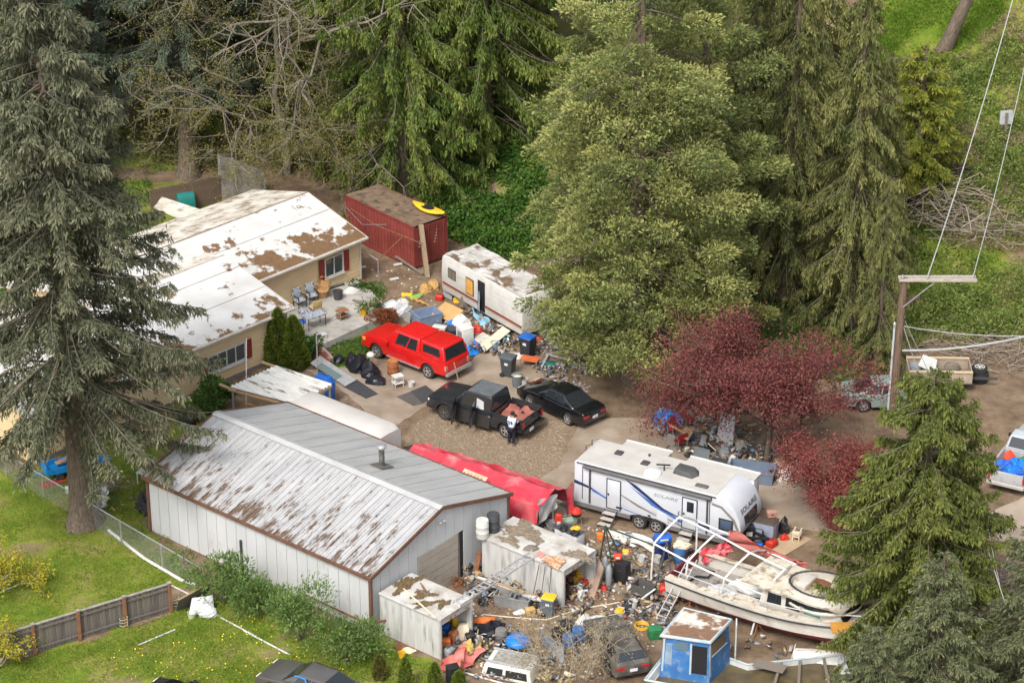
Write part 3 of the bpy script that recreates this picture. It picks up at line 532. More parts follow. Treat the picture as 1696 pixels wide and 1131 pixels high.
# ---------------------------------------------------------------- metal garage
HG = R(50.6); GB = Vector((-6.06, 97.32, 0)); GW, GL, EZ, RZ = 9.2, 13.65, 2.85, 4.2
gar = thing('metal_garage', 'large white metal garage with streaked ribbed roof in the foreground', 'garage', GB, HG)
GF = (tuple(GB), HG)
GWALL = mat('white_metal_wall', (.52, .53, .54), (.455, .465, .47), .7, .55, frame=GF, patch=(.42, .39, .35), amt=.30, pscale=1.2, soft=.10, stretch=(1, 1, .5))
GROOF = mat('near_roof_metal', (.475, .475, .475), (.37, .375, .38), 1.0, .45, .15, frame=GF, stretch=(.7, 2.5, 1), patch=(.15, .105, .075), amt=.385, pscale=1.25, soft=.045, grad=(0, 3.4, -.2, .12), prough=.72)
GROOF2 = mat('far_roof_metal', (.44, .445, .44), (.365, .37, .37), .8, .5, .1, frame=GF, stretch=(.5, 2, 1), patch=(.30, .29, .28), amt=.30, pscale=3, soft=.05)
TRIM = mat('brown_trim', (.17, .085, .055), (.11, .06, .042), 3, .6)
GAPM = flat('seam_shadow_gap', (.12, .12, .12))
n = 22; wd = GL/n
wp = MB().box((0, 0, EZ/2), (.04, wd-.022, EZ-.02)).mesh('wall_panel', GWALL)
for i in range(n): link('wall_panel', wp, gar, (.02, wd*(i+.5), 0))
for i in range(n): link('wall_panel', wp, gar, (GW-.02, wd*(i+.5), 0))
MB().box((GW/2, GL/2, EZ/2-.02), (GW-.1, GL-.1, EZ-.06)).build('wall_core', GAPM, gar)
def gz(x): return EZ + (RZ-EZ)*(1-abs(x-GW/2)/(GW/2))
D0, D1, DT = 3.05, 5.72, 2.38
for yy in (0.0, GL):
    k = 15; pw = GW/k
    for i in range(k):
        x0, x1 = i*pw+.011, (i+1)*pw-.011; zb = 0.02; mid = GW/2
        if yy == 0.0 and x1 > D0 and x0 < 6.05: zb = DT
        if yy == 0.0 and x0 < 6.05 < x1 and x1-6.05 > .1:
            MB().slab([(6.06, -.02, .02), (x1, -.02, .02), (x1, -.02, DT), (6.06, -.02, DT)], .04).build('wall_panel', GWALL, gar)
        if yy == 0.0 and x0 < D0 < x1: MB().slab([(x0, -.02, .02), (D0-.02, -.02, .02), (D0-.02, -.02, DT), (x0, -.02, DT)], .04).build('wall_panel', GWALL, gar)
        pts = [(x0, yy-.02, zb), (x1, yy-.02, zb), (x1, yy-.02, gz(x1)-.05)] + ([(mid, yy-.02, RZ-.05)] if x0 < mid < x1 else []) + [(x0, yy-.02, gz(x0)-.05)]
        MB().slab(pts, .04).build('wall_panel', GWALL, gar)
MB().slab([(0.05, .08, EZ-.1), (GW-.05, .08, EZ-.1), (GW/2, .08, RZ-.12)], .02).build('gable_core', GAPM, gar)
door = MB().box(((D0+D1)/2, -.005, DT/2), (D1-D0, .03, DT)).build('garage_door', GAPM, gar)
DM = mat('door_panel_paint', (.40, .355, .30), (.33, .29, .245), 2, .6, patch=(.22, .19, .16), amt=.33, pscale=2, soft=.1)
for i in range(6):
    h_ = DT/6; MB().box(((D0+D1)/2, -.035, h_*(i+.5)), (D1-D0-.02, .03, h_-.025)).build('door_panel', DM, door)
MB().box((5.90, .02, DT/2), (.30, .05, DT)).build('door_opening', BLACK, gar)
MB().slab([(5.76, -.05, .05), (5.86, -.05, .05), (5.80, -.05, DT-.02), (5.74, -.05, DT-.02)], .03).build('door_track', OLDWOOD, gar)
# roof panels with standing ribs
def ribbed(w_, l_, z0, z1, ribs, m, rh=.035, nm='roof_panel', th=.02, r0_=.03, r1_=.018):
    b = MB(); prof = [(0, 0)]
    for k in range(ribs):
        c = w_*(k+.5)/ribs; h_ = rh if k % 3 == 0 or rh > .05 else rh*.5
        prof += [(c-r0_, 0), (c-r1_, h_), (c+r1_, h_), (c+r0_, 0)]
    prof.append((w_-.012, 0))
    up = [[(0, y, z0+z) for y, z in prof], [(l_, y, z1+z) for y, z in prof]]; b.grid(up)
    b.grid([[(0, prof[0][0], z0-th), (0, prof[-1][0], z0-th)], [(l_, prof[0][0], z1-th), (l_, prof[-1][0], z1-th)]])
    b.add([(0, 0, z0), (l_, 0, z1), (l_, 0, z1-th), (0, 0, z0-th), (0, w_-.012, z0), (l_, w_-.012, z1), (l_, w_-.012, z1-th), (0, w_-.012, z0-th)], [(0, 1, 2, 3), (4, 7, 6, 5), (0, 3, 7, 4)])
    return b.mesh(nm, m)
n = 15; wd = (GL+.3)/n
a = ribbed(wd, GW/2+.15, EZ-.02, RZ+.02, 3, GROOF, .06); c = ribbed(wd-.028, GW/2+.15, EZ-.02, RZ+.02, 1, GROOF2, .02)
for i in range(n): link('roof_panel', a, gar, (-.15, -.15+wd*i, .03))
for i in range(n): link('roof_panel', c, gar, (GW+.15, -.15+wd*(i+1), .03), math.pi)
rc = MB(); rc.slab([(GW/2-.26, -.17, RZ+.045), (GW/2, -.17, RZ+.125), (GW/2, GL+.17, RZ+.125), (GW/2-.26, GL+.17, RZ+.045)], .02); rc.slab([(GW/2, -.17, RZ+.125), (GW/2+.26, -.17, RZ+.045), (GW/2+.26, GL+.17, RZ+.045), (GW/2, GL+.17, RZ+.125)], .02)
rc.build('ridge_cap', mat('ridge_cap_metal', (.52, .525, .52), (.43, .43, .43), 1.2, .4, .2), gar)
for x in (-.17, GW+.17): MB().box((x, GL/2, EZ-.04), (.10, GL+.34, .14)).build('gutter', TRIM, gar)
for yy in (-.17, GL+.17):
    for s in (0, 1):
        x0, x1 = (-.2, GW/2) if s == 0 else (GW+.2, GW/2)
        MB().bar((x0, yy, EZ-.05), (x1, yy, RZ+.02), .07, .17).build('rake_trim', TRIM, gar)
for x, y in ((-.03, -.03), (GW+.03, -.03), (-.03, GL+.03)): MB().box((x, y, EZ/2), (.13, .13, EZ)).build('corner_trim', TRIM, gar)
q = W(610, 745, GB, HG); fx, fy = 6.3, 4.95
zf = gz(fx)+.03
fl = MB().lathe([(.13, zf-.05), (.13, zf+.95)], 14, (fx, fy, 0)).build('flue_pipe', mat('sooty_steel', (.20, .20, .17), (.07, .07, .06), 4, .6, .3), gar, True)
MB().lathe([(.13, zf+.95), (.22, zf+.98), (.23, zf+1.06), (.15, zf+1.13), (.05, zf+1.15)], 14, (fx, fy, 0)).build('rain_cap', STEEL, fl, True)
MB().slab([(fx-.42, fy-.36, gz(fx-.42)+.12), (fx+.42, fy-.36, gz(fx+.42)+.12), (fx+.42, fy+.36, gz(fx+.42)+.12), (fx-.42, fy+.36, gz(fx-.42)+.12)], .03).build('flashing', mat('lead_flashing', (.14, .13, .115), None, 4, .7), fl)
for dx in (-.12, .12): MB().lathe([(.03, 0), (.075, .05), (.085, .12), (.03, .15)], 10, (GW/2+dx, -.12, 3.4)).build('flood_lamp', ALU, gar, True)
MB().box((-.06, 7.75, .9), (.07, .10, 1.7)).build('wall_pipe', flat('dark_pipe', (.05, .05, .055)), gar)
rf = MB(); rf.bar((-.45, -.2, .75), (-.2, 4.0, .55), .05, .08).bar((-.45, -.2, .75), (1.0, -1.05, .75), .05, .08)
tag(rf.build('rusty_rail', RUST), 'rusty steel rail running past the garage corner post', 'rail'); o = bpy.data.objects['rusty_rail']; o.location = GB; o.rotation_euler = (0, 0, HG)
# ---------------------------------------------------------------- house, two gabled wings
HH = R(46.3); HO = Vector((-11.25, 124.11, 0)); HF = (tuple(HO), HH)   # origin: right end of the front wing's eave
ho = thing('house', 'cream bungalow with white sheet roofs and red shutters', 'house', HO, HH)
RWHITE = mat('white_roofing', (.62, .62, .61), (.50, .495, .475), .6, .7, frame=HF, patch=(.17, .10, .05), amt=.375, pscale=.7, soft=.022, grad=(1, 2.0, -.4, .21), prough=.66, detail=6)
RWHITE2 = mat('white_roofing_rear', (.61, .61, .60), (.485, .48, .46), .6, .7, frame=HF, patch=(.17, .10, .05), amt=.395, pscale=.62, soft=.022, grad=(1, 6.6, 3.3, .24), prough=.66, detail=6)
RBACK = mat('needle_strewn_roofing', (.66, .63, .57), (.52, .48, .41), .8, .8, frame=HF, patch=(.22, .155, .09), amt=.43, pscale=1.3, soft=.10, detail=8)
SID = mat('cream_siding', (.68, .52, .31), (.60, .45, .265), 1.0, .7, stretch=(1, 1, 5))
FASC = mat('fascia_paint', (.56, .53, .47), (.44, .41, .36), 2, .7)
SHUT = mat('red_shutter', (.25, .035, .03), (.19, .025, .022), 4, .6)
def siding(parent, x0, x1, y, z0, z1, holes=(), face=-1):
    """lap boards along local x on the wall y; each board its own piece"""
    nb = int((z1-z0)/.21); h_ = (z1-z0)/nb
    for k in range(nb):
        za, zb = z0+k*h_, z0+(k+1)*h_; segs = [(x0, x1)]
        for hx0, hx1, hz0, hz1 in holes:
            if zb > hz0+.03 and za < hz1-.03: segs = [s for a_, b_ in segs for s in ((a_, min(b_, hx0)), (max(a_, hx1), b_)) if s[1]-s[0] > .05]
        for a_, b_ in segs:
            m_ = MB(); f = face; o_ = .05
            m_.rings([[(a_, y, za), (a_, y+f*o_, za), (a_, y+f*.012, zb), (a_, y, zb)], [(b_, y, za), (b_, y+f*o_, za), (b_, y+f*.012, zb), (b_, y, zb)]]); m_.build('siding_board', SID, parent)
def window(parent, x0, x1, z0, z1, y, panes=2, face=-1, curtain=True):
    w_ = MB(); f = face; t = .06
    for c_, d_ in (((x0+t/2, y+f*.06, (z0+z1)/2), (t, .08, z1-z0)), ((x1-t/2, y+f*.06, (z0+z1)/2), (t, .08, z1-z0)), (((x0+x1)/2, y+f*.061, z0+t/2), (x1-x0-2*t, .08, t)), (((x0+x1)/2, y+f*.061, z1-t/2), (x1-x0-2*t, .08, t))): w_.box(c_, d_)
    wo = w_.build('window', WHITE, parent)
    for k in range(panes):
        a_ = x0+t+(x1-x0-2*t)*k/panes; b_ = x0+t+(x1-x0-2*t)*(k+1)/panes
        MB().box(((a_+b_)/2, y+f*.03, (z0+z1)/2), (b_-a_-.05, .02, z1-z0-2*t)).build('pane', glass('window_glass', (.055, .07, .075), .06), wo)
        if k: MB().box((a_, y+f*.055, (z0+z1)/2), (.05, .06, z1-z0-2*t)).build('mullion', WHITE, wo)
    MB().box(((x0+x1)/2, y+f*.10, z0-.04), (x1-x0+.1, .14, .05)).build('sill', WHITE, wo)
    return wo
def gable(x0, x1, ye, half, ez, rz, roofm, backm, seams, oh=.35):
    """wing with its ridge along local x; front eave at y=ye"""
    yr = ye+half; s = (rz-ez)/half
    MB().rings([[(x0+.3, ye+oh, 0), (x0+.3, ye+2*half-oh, 0), (x0+.3, ye+2*half-oh, ez+oh*s-.12), (x0+.3, yr, rz-.14), (x0+.3, ye+oh, ez+oh*s-.12)], [(x1-.3, ye+oh, 0), (x1-.3, ye+2*half-oh, 0), (x1-.3, ye+2*half-oh, ez+oh*s-.12), (x1-.3, yr, rz-.14), (x1-.3, ye+oh, ez+oh*s-.12)]]).build('wall', SID, ho)
    cut = [ye]+[ye+half*k for k in seams]+[yr]
    for k in range(len(cut)-1):
        a_, b_ = cut[k]+(.012 if k else 0), cut[k+1]-.012; za, zb = ez+(a_-ye)*s+.012*k, ez+(b_-ye)*s+.012*k
        MB().slab([(x0, a_, za), (x1, a_, za), (x1, b_, zb), (x0, b_, zb)], .10).build('roof_sheet', roofm, ho)
    MB().slab([(x0, yr+.012, rz), (x1, yr+.012, rz), (x1, yr+half, ez), (x0, yr+half, ez)], .10).build('roof_sheet', backm, ho)
    MB().box(((x0+x1)/2, ye-.02, ez-.07), (x1-x0+.04, .05, .18)).build('fascia', FASC, ho)
    MB().box(((x0+x1)/2, ye-.085, ez-.05), (x1-x0, .09, .09)).build('gutter', FASC, ho)
    MB().box(((x0+x1)/2, yr, rz+.005), (x1-x0, .12, .02)).build('ridge_flashing', mat('dirty_flashing', (.30, .25, .19), (.16, .12, .09), 3, .8), ho)
    for xx in (x0, x1):
        MB().bar((xx, ye, ez-.07), (xx, yr, rz-.07), .05, .15).build('barge_board', FASC, ho); MB().bar((xx, yr, rz-.07), (xx, yr+half, ez-.07), .05, .15).build('barge_board', FASC, ho)
X1 = -.05
gable(-17.0, X1, 0, 5.4, 2.8, 4.05, RWHITE, RBACK, (.40, .78))
YB = 3.75; XE = 8.72
gable(-9.0, XE, YB, 4.75, 2.8, 4.05, RWHITE2, RBACK, (.62,))
# front wing wall: boards, wide window
WY = .35
siding(ho, -16.6, X1-.3, WY, .25, 2.72, [(-6.2, -2.85, .82, 1.86)])
window(ho, -5.72, -3.2, .85, 1.85, WY, 4)
MB().box((-5.0, WY-.028, 1.35), (.75, .006, .86)).build('curtain', mat('grey_curtain', (.30, .31, .31), (.18, .19, .2), 6, .9, stretch=(8, 1, 1)), ho)
for x in (-5.95, -2.97): MB().box((x, WY-.06, 1.35), (.38, .05, 1.05)).build('shutter', SHUT, ho)
siding(ho, -16.6, X1-.3, WY, .02, .25); MB().box((-8.4, WY-.045, .1), (16.5, .02, .2)).build('plinth', mat('plinth_grey', (.20, .19, .18), None, 3, .9), ho)
MB().tube([(-.9, WY-.1, 2.65), (-.9, WY-.1, 1.55)], .055, 8).build('downpipe', WHITE, ho)
# back wing wall
WB = YB+.35
siding(ho, .05, XE-.32, WB, .35, 2.72, [(5.25, 7.75, 1.1, 2.35), (.05, 1.15, .3, 2.2)])
window(ho, 5.80, 7.18, 1.15, 2.3, WB, 2)
for x in (5.57, 7.41): MB().box((x, WB-.06, 1.72), (.36, .05, 1.2)).build('shutter', SHUT, ho)
dr = MB().box((.60, WB-.02, 1.25), (.95, .05, 1.9)).build('entry_door', mat('door_grey', (.22, .23, .23), None, 4, .5), ho)
MB().box((.60, WB-.055, 1.55), (.65, .02, 1.0)).build('door_glass', GLASS, dr); MB().box((.98, WB-.07, 1.2), (.05, .06, .12)).build('handle', STEEL, dr)
# end walls at the right gables
def endwall(x, y0, y1, z1):
    nb = 12; h_ = (z1-.3)/nb
    for k in range(nb):
        za = .3+k*h_; MB().rings([[(x, y0, za), (x+.035, y0, za), (x+.012, y0, za+h_), (x, y0, za+h_)], [(x, y1, za), (x+.035, y1, za), (x+.012, y1, za+h_), (x, y1, za+h_)]]).build('siding_board', SID, ho)
endwall(XE-.3, WB, WB+8.6, 2.8); endwall(X1-.3, WY, YB+.3, 2.75)
MB().box((XE-.26, WB-.03, 1.4), (.09, .09, 2.7)).build('corner_board', mat('corner_white', (.6, .57, .5)), ho)
MB().box((X1-.27, WY-.03, 1.4), (.09, .09, 2.7)).build('corner_board', MATS['corner_white'], ho)
# ---------------------------------------------------------------- patio, stairs
patio = [G(*p, .45) for p in ((541, 567), (622, 530), (648, 518), (603, 472))]
pts = [tuple(patio[0][:2]), tuple(patio[1][:2]), tuple(patio[2][:2]), tuple(patio[3][:2])]
h1 = HO + Matrix.Rotation(HH, 3, 'Z') @ Vector((XE-.5, WB-.1, 0)); h2 = HO + Matrix.Rotation(HH, 3, 'Z') @ Vector((.0, WB-.1, 0)); h3 = HO + Matrix.Rotation(HH, 3, 'Z') @ Vector((.0, .8, 0))
tag(MB().prism([pts[0], pts[1], pts[2], (h1.x, h1.y), (h2.x, h2.y), (h3.x, h3.y), tuple(G(512, 572, .45)[:2])], 0, .45).build('patio', CONC2, None, False), kind='structure')
st = thing('garden_stairs', 'worn timber stairs with a brick side wall leading to the patio', 'stairs', G(528, 590), R(139))
for k in range(4): MB().box((.25+.3*k-.9, 0, .06+.055*(3-k)*2-.03), (.32, 1.1, .12)).build('tread', mat('worn_tread', (.16, .12, .09), (.10, .075, .06), 4, .9), st) if False else MB().box((-.75+.32*k, 0, .05*(k+1)), (.32, 1.0, .10*(k+1))).build('tread', mat('worn_tread', (.19, .14, .10), (.11, .08, .06), 4, .9), st)
BR = [mat('brick_a', (.33, .13, .085), (.25, .10, .07), 9, .9), mat('brick_b', (.27, .11, .08), (.20, .085, .06), 9, .9), mat('brick_c', (.38, .20, .14), (.30, .15, .10), 9, .9)]
bm_ = [MB().box((0, 0, 0), (.20, .10, .075)).mesh('brick', m_, bevel=.006, seg=1) for m_ in BR]
bw = thing('brick_wall', 'short sloping brick wall beside the patio stairs', 'wall', G(548, 605), R(132))
MB().slab([(0, -.07, 0), (1.55, -.07, 0), (1.55, -.07, 1.0), (0, -.07, .42)], -.10).build('mortar', mat('mortar', (.36, .32, .28), None, 6, .95), bw)
for r_ in range(11):
    for c_ in range(8):
        x = .1+.205*c_+(.1 if r_ % 2 else 0); z = .045+.085*r_
        if x < 1.6 and z < .38+.37*x: link('brick', bm_[rnd.randrange(3)], bw, (x-.05, -.02, z))
# ---------------------------------------------------------------- sheds beside the garage (old truck boxes)
BOXM = mat('grimy_white_box', (.52, .52, .50), (.42, .42, .40), 1.2, .6, patch=(.20, .20, .18), amt=.375, pscale=1.1, soft=.12, stretch=(3.5, 3.5, .5))
BOXR = mat('grimy_box_roof', (.54, .53, .50), (.41, .395, .365), 1.5, .7, patch=(.33, .29, .24), amt=.42, pscale=1.1, soft=.12)
def boxshed(name, label, loc, L_, Wd, h_):
    """local x along its long side from the near corner, y depth; the open end at x=0"""
    o_ = thing(name, label, 'shed', loc, R(141))
    MB().box((L_/2, -.0-.03, h_/2), (L_, .06, h_)).build('side_wall', BOXM, o_); MB().box((L_/2, -Wd+.03, h_/2), (L_, .06, h_)).build('side_wall', BOXM, o_)
    MB().box((L_-.03, -Wd/2, h_/2), (.06, Wd-.12, h_)).build('end_wall', BOXM, o_)
    MB().box((L_/2, -Wd/2, h_+.025), (L_+.08, Wd+.06, .06)).build('roof', BOXR, o_, bevel=.02)
    MB().box((L_/2, -Wd/2, .03), (L_-.1, Wd-.14, .05)).build('floor', OLDWOOD, o_)
    MB().box((.03, -Wd/2, h_-.16), (.05, Wd-.1, .28)).build('header', mat('header_metal', (.50, .48, .44), (.38, .35, .31), 3, .6, patch=(.3, .11, .05), amt=.42, pscale=5, soft=.04), o_)
    MB().box((.0, -.03, h_/2), (.09, .09, h_)).build('door_post', ALU, o_); MB().box((.0, -Wd+.03, h_/2), (.09, .09, h_)).build('door_post', ALU, o_)
    for s_ in (0, -Wd): MB().box((L_/2, s_-.002, h_-.02), (L_, .075, .06)).build('top_rail', ALU, o_)
    return o_
# mirrored frame: x runs back along heading 141, y towards -x of the view, so the far side is at -W
s1 = boxshed('box_shed', 'white box shed with moss on its roof at the near garage corner', Vector((-3.04, 95.2, 0)), 3.4, 2.1, 1.95)
s2 = boxshed('box_shed', 'larger white box shed beside the garage door with two barrels on it', Vector((2.24, 99.2, 0)), 4.6, 2.25, 1.95)
# lumps of roof moss
# ---------------------------------------------------------------- corrugated carport
CP = [G(456, 605.6, 2.25), G(549.4, 636.6, 2.1), G(487, 670, 2.1), G(378.7, 641.4, 2.25)]
cpo = thing('carport', 'low lean-to with a streaked white corrugated roof before the house', 'carport', (CP[2].x, CP[2].y, 0), 0)
COR = mat('corrugated_white', (.58, .58, .55), (.46, .46, .43), 2, .55, frame=((CP[3].x, CP[3].y, 0), R(-35)), stretch=(.8, 4, 1), patch=(.13, .10, .075), amt=.40, pscale=1.0, soft=.05)
base = Vector((CP[2].x, CP[2].y, 0)); NS = 6
for k in range(NS):
    P = []
    for a_ in (0, 1):
        row = []
        for j in range(13):
            t = (k+(j/12)*1.04)/NS; t = min(t, 1.0); A_ = CP[0].lerp(CP[3], t); B_ = CP[1].lerp(CP[2], t); q = A_.lerp(B_, a_) - base; q.z += .045*math.cos(j/12*math.pi*4) + .006*(k % 2); row.append(q)
        P.append(row)
    b = MB(); b.grid(P); b.grid([[p_-Vector((0, 0, .012)) for p_ in r_] for r_ in P]); b.build('roof_sheet', COR, cpo)
for p_ in CP:
    q = p_-base; MB().box((q.x*.94, q.y*.94+.02, q.z/2-.03), (.11, .11, q.z-.06)).build('post', OLDWOOD, cpo)
for a_, b_ in ((0, 1), (3, 2), (0, 3), (1, 2)): MB().bar(CP[a_]-base-Vector((0, 0, .11)), CP[b_]-base-Vector((0, 0, .11)), .06, .12).build('beam', WOOD, cpo)
MB().bar(CP[3]-base+Vector((-.5, .45, -.06)), CP[3]-base+Vector((.4, -.3, -.06)), .10, .10).build('rafter_end', WOOD, cpo); MB().bar(CP[0]-base+Vector((-.7, .5, -.06)), CP[0]-base+Vector((.3, -.2, -.06)), .10, .10).build('rafter_end', WOOD, cpo)
# ---------------------------------------------------------------- white box trailer behind the garage
bt = thing('box_trailer', 'plain white box trailer parked behind the garage roof', 'trailer', Vector((-6.42, 110.66, 0)), R(141))
WB_ = mat('trailer_white', (.55, .53, .50), (.48, .46, .43), 1, .5); L_ = 5.6; Wd = 1.75
b = MB(); pr_ = []
for s_ in range(9):
    x = L_*s_/8; e = min(1, .0 + (x/.35)) if x < .35 else 1; pr_.append([(x, y, z-(.22 if s_ == 0 and z > 1 else 0)) for y, z in ((0, .45), (0, 2.18), (-.06, 2.32), (-.2, 2.40), (-Wd/2, 2.44), (-Wd+.2, 2.40), (-Wd+.06, 2.32), (-Wd, 2.18), (-Wd, .45))])
pr_[1] = [(.28, y, z) for _, y, z in pr_[1]]; b.rings(pr_).build('body', WB_, bt, True)
for x in (2.2, 3.1):
    for y in (-.1, -Wd+.1):
        wt = MB().lathe([(.12, -.1), (.33, -.1), (.36, -.05), (.36, .05), (.33, .1), (.12, .1)], 18).build('wheel', RUBBER, bt, True); wt.rotation_euler = (R(90), 0, 0); wt.location = (x, y, .36)
MB().box((-.25, -Wd/2, .45), (1.0, .1, .1)).build('tongue', RUST, bt); MB().tube([(0, -.03, .45), (0, -.03, 2.15)], .03, 6).build('corner_post', ALU, bt)
# ---------------------------------------------------------------- red shipping container
CRED = mat('container_red', (.235, .050, .040), (.17, .035, .03), 1.2, .6, patch=(.12, .045, .03), amt=.36, pscale=2, soft=.08)
ct = thing('shipping_container', 'rust-red corrugated shipping container under the green cedar', 'container', Vector((-5.45, 134.75, 0)), R(131.5))
CL, CW, CH = 6.1, 2.44, 2.6
def corr(P0, P1, z0, z1, nrm, m_):
    n_ = int((P1-P0).length/.28)*4; b_ = MB(); row = []
    for i in range(n_+1):
        q = P0.lerp(P1, i/n_); o_ = (.04 if (i % 4) in (1, 2) else 0); row.append(q-nrm*o_)
    b_.grid([[(q.x, q.y, z0) for q in row], [(q.x, q.y, z1) for q in row]]); return b_
V3 = Vector
for y, nn in ((0, V3((0, 1, 0))), (-CW, V3((0, -1, 0)))): corr(V3((.08, y-nn.y*.03, 0)), V3((CL-.08, y-nn.y*.03, 0)), .15, CH-.12, nn, CRED).build('side_wall', CRED, ct)
for x in (.05, CL-.05):
    for y in (-.06, -CW+.06): MB().box((x, y, CH/2), (.12, .12, CH)).build('corner_post', CRED, ct)
for y in (-.04, -CW+.04): MB().box((CL/2, y, CH-.06), (CL, .09, .12)).build('top_rail', CRED, ct); MB().box((CL/2, y, .08), (CL, .09, .15)).build('bottom_rail', CRED, ct)
MB().box((CL-.03, -CW/2, CH/2), (.05, CW-.1, CH-.1)).build('end_wall', CRED, ct)
for s_ in (0, 1):
    d_ = MB().box((.02, -.1-(CW-.2)*(s_*.5+.25), CH/2), (.06, (CW-.24)/2, CH-.25)).build('door', CRED, ct)
    for k in (.2, .42): MB().tube([(-.03, -.1-(CW-.2)*(s_*.5+k), .18), (-.03, -.1-(CW-.2)*(s_*.5+k), CH-.16)], .022, 6).build('lock_bar', CRED, d_)
    for k in range(5): MB().box((-.015, -.1-(CW-.2)*(s_*.5+.12+.02*k), 1.3+.17*k), (.012, .10, .06)).build('marking', flat('faded_white', (.5, .42, .4)), d_)
MB().box((CL/2, -CW/2, CH-.01), (CL-.05, CW-.05, .03)).build('roof', mat('needle_litter', (.21, .145, .09), (.12, .085, .06), 2.5, .95, bump=.6, patch=(.07, .05, .04), amt=.42, pscale=2, soft=.06), ct)
for x in (.15, .05): pass
# kayak on the container
ky = thing('kayak', 'yellow plastic kayak lying on the container roof', 'kayak', G(711, 352, CH), R(-25)); ky.rotation_euler = (R(6), 0, R(-42)); ky.location.z += .04
rg = []
for i in range(13):
    t = i/12; x = -1.2+2.4*t; w_ = .36*math.sin(math.pi*min(max(t, .02), .98))**.55; h_ = .09+.05*math.sin(math.pi*t); z0 = .07+.12*(2*t-1)**2
    rg.append([(x, w_*math.cos(a_), z0+.10+h_*math.sin(a_)*(1.0 if math.sin(a_) < 0 else .8)) for a_ in [2*math.pi*j/14 for j in range(14)]])
MB().rings(rg).build('hull', YEL, ky, 'all')
MB().lathe([(.30, 0), (.34, .03), (.30, .05)], 16).build('coaming', YEL, ky, True).location = (-.1, 0, .23); bpy.data.objects['coaming'].scale = (1.5, .75, 1)
c_ = MB().lathe([(.33, 0), (.33, .012)], 16).build('cockpit', BLACK, ky); c_.location = (-.1, 0, .275); c_.scale = (1.5, .75, 1)
# leaning timber post by the container and the pipe frame
p0 = G(708, 460); tag(MB().bar((0, 0, 0), G(697, 372, 2.75)-p0, .24, .22).build('timber_post', mat('old_post', (.34, .26, .17), (.22, .165, .11), 3, .9, stretch=(8, 8, 1))), 'weathered square timber post leaning against the container', 'post').location = p0
pf = thing('bent_pipe_stand', 'bent rusty pipe frame between the house and the container', 'frame', G(627, 468))
q0 = G(627, 468); tp = Vector((0, 0, 1.35))
MB().tube([(0, 0, 0), tp], .03, 6).build('upright', STEEL, pf); MB().tube([tp, G(666, 393, 2.3)-q0], .03, 6).build('brace', RUST, pf); MB().tube([tp, G(606, 418, 1.6)-q0], .03, 6).build('arm', STEEL, pf)
tag(MB().tube([G(580, 345, 2.6), G(620, 372, 2.55), G(700, 404, 2.0)], .03, 6).build('long_pole', RUST), 'long rusty pole leaning from the house roof to the timber post', 'pole')
tag(MB().tube([G(572, 342, 2.75), G(600, 372, 2.75), G(640, 372, 2.9)], .012, 5).build('clothes_line', GREY), 'thin line strung from the roof corner over the container', 'line')
# ---------------------------------------------------------------- retaining wall, back fence, compost bin
rw = MB(); a_, b_ = Vector((-17.0, 144.2, 0)), Vector((-12.6, 143.2, 0)); a_ = G(367, 320, .6); a_.z = 0
b_ = G(440, 318, 0); tag(MB().slab([(a_.x, a_.y, 0), (b_.x, b_.y, 0), (b_.x, b_.y, 1.3), (a_.x, a_.y, 3.1)], .3).build('retaining_wall', mat('mossy_concrete', (.42, .40, .36), (.29, .27, .235), 1.5, .95, patch=(.16, .15, .12), amt=.4, pscale=2, soft=.1)), 'stained grey concrete retaining wall behind the house', 'wall')
bf = thing('back_fence', 'dark wooden fence behind the house below the spruce trunk', 'fence', G(250, 360)); d_ = (a_-G(250, 360)); nbd = int(d_.length/.16)
bd = MB().box((0, 0, .85), (.15, .025, 1.7)).mesh('board', mat('dark_fence_wood', (.17, .12, .085), (.10, .075, .055), 5, .9, stretch=(6, 6, 1)))
hd_ = math.atan2(d_.y, d_.x)
for k in range(nbd): link('board', bd, bf, d_*(k+.5)/nbd + Vector((0, 0, .03*math.sin(k*1.7))), hd_)
for z in (.4, 1.4): MB().bar(Vector((0, .05, z)), d_+Vector((0, .05, z)), .05, .09).build('rail', MATS['dark_fence_wood'], bf)
cb = thing('compost_bin', 'teal plastic barrel-shaped bin behind the house', 'bin', G(308, 350), R(20)); TEAL = mat('teal_plastic', (.01, .17, .15), (.008, .12, .11), 3, .5)
MB().rings([[(-.5, y, z) for y, z in [(.42*math.cos(t*math.pi/8), .45+.75*math.sin(t*math.pi/8)) for t in range(9)]+[(-.42, 0), (.42, 0)]], [(.5, y, z) for y, z in [(.42*math.cos(t*math.pi/8), .45+.75*math.sin(t*math.pi/8)) for t in range(9)]+[(-.42, 0), (.42, 0)]]]).build('body', TEAL, cb, True)
MB().box((.51, 0, .65), (.02, .62, .9)).build('door', flat('dark_teal', (.005, .09, .085)), cb)
tag(MB().slab([G(268, 328, 2.0), G(335, 350, 2.0), G(318, 372, 2.0), G(255, 345, 2.0)], .08).build('shed_roof', RBACK), 'low grey shed roof beside the teal bin behind the fir', 'roof')
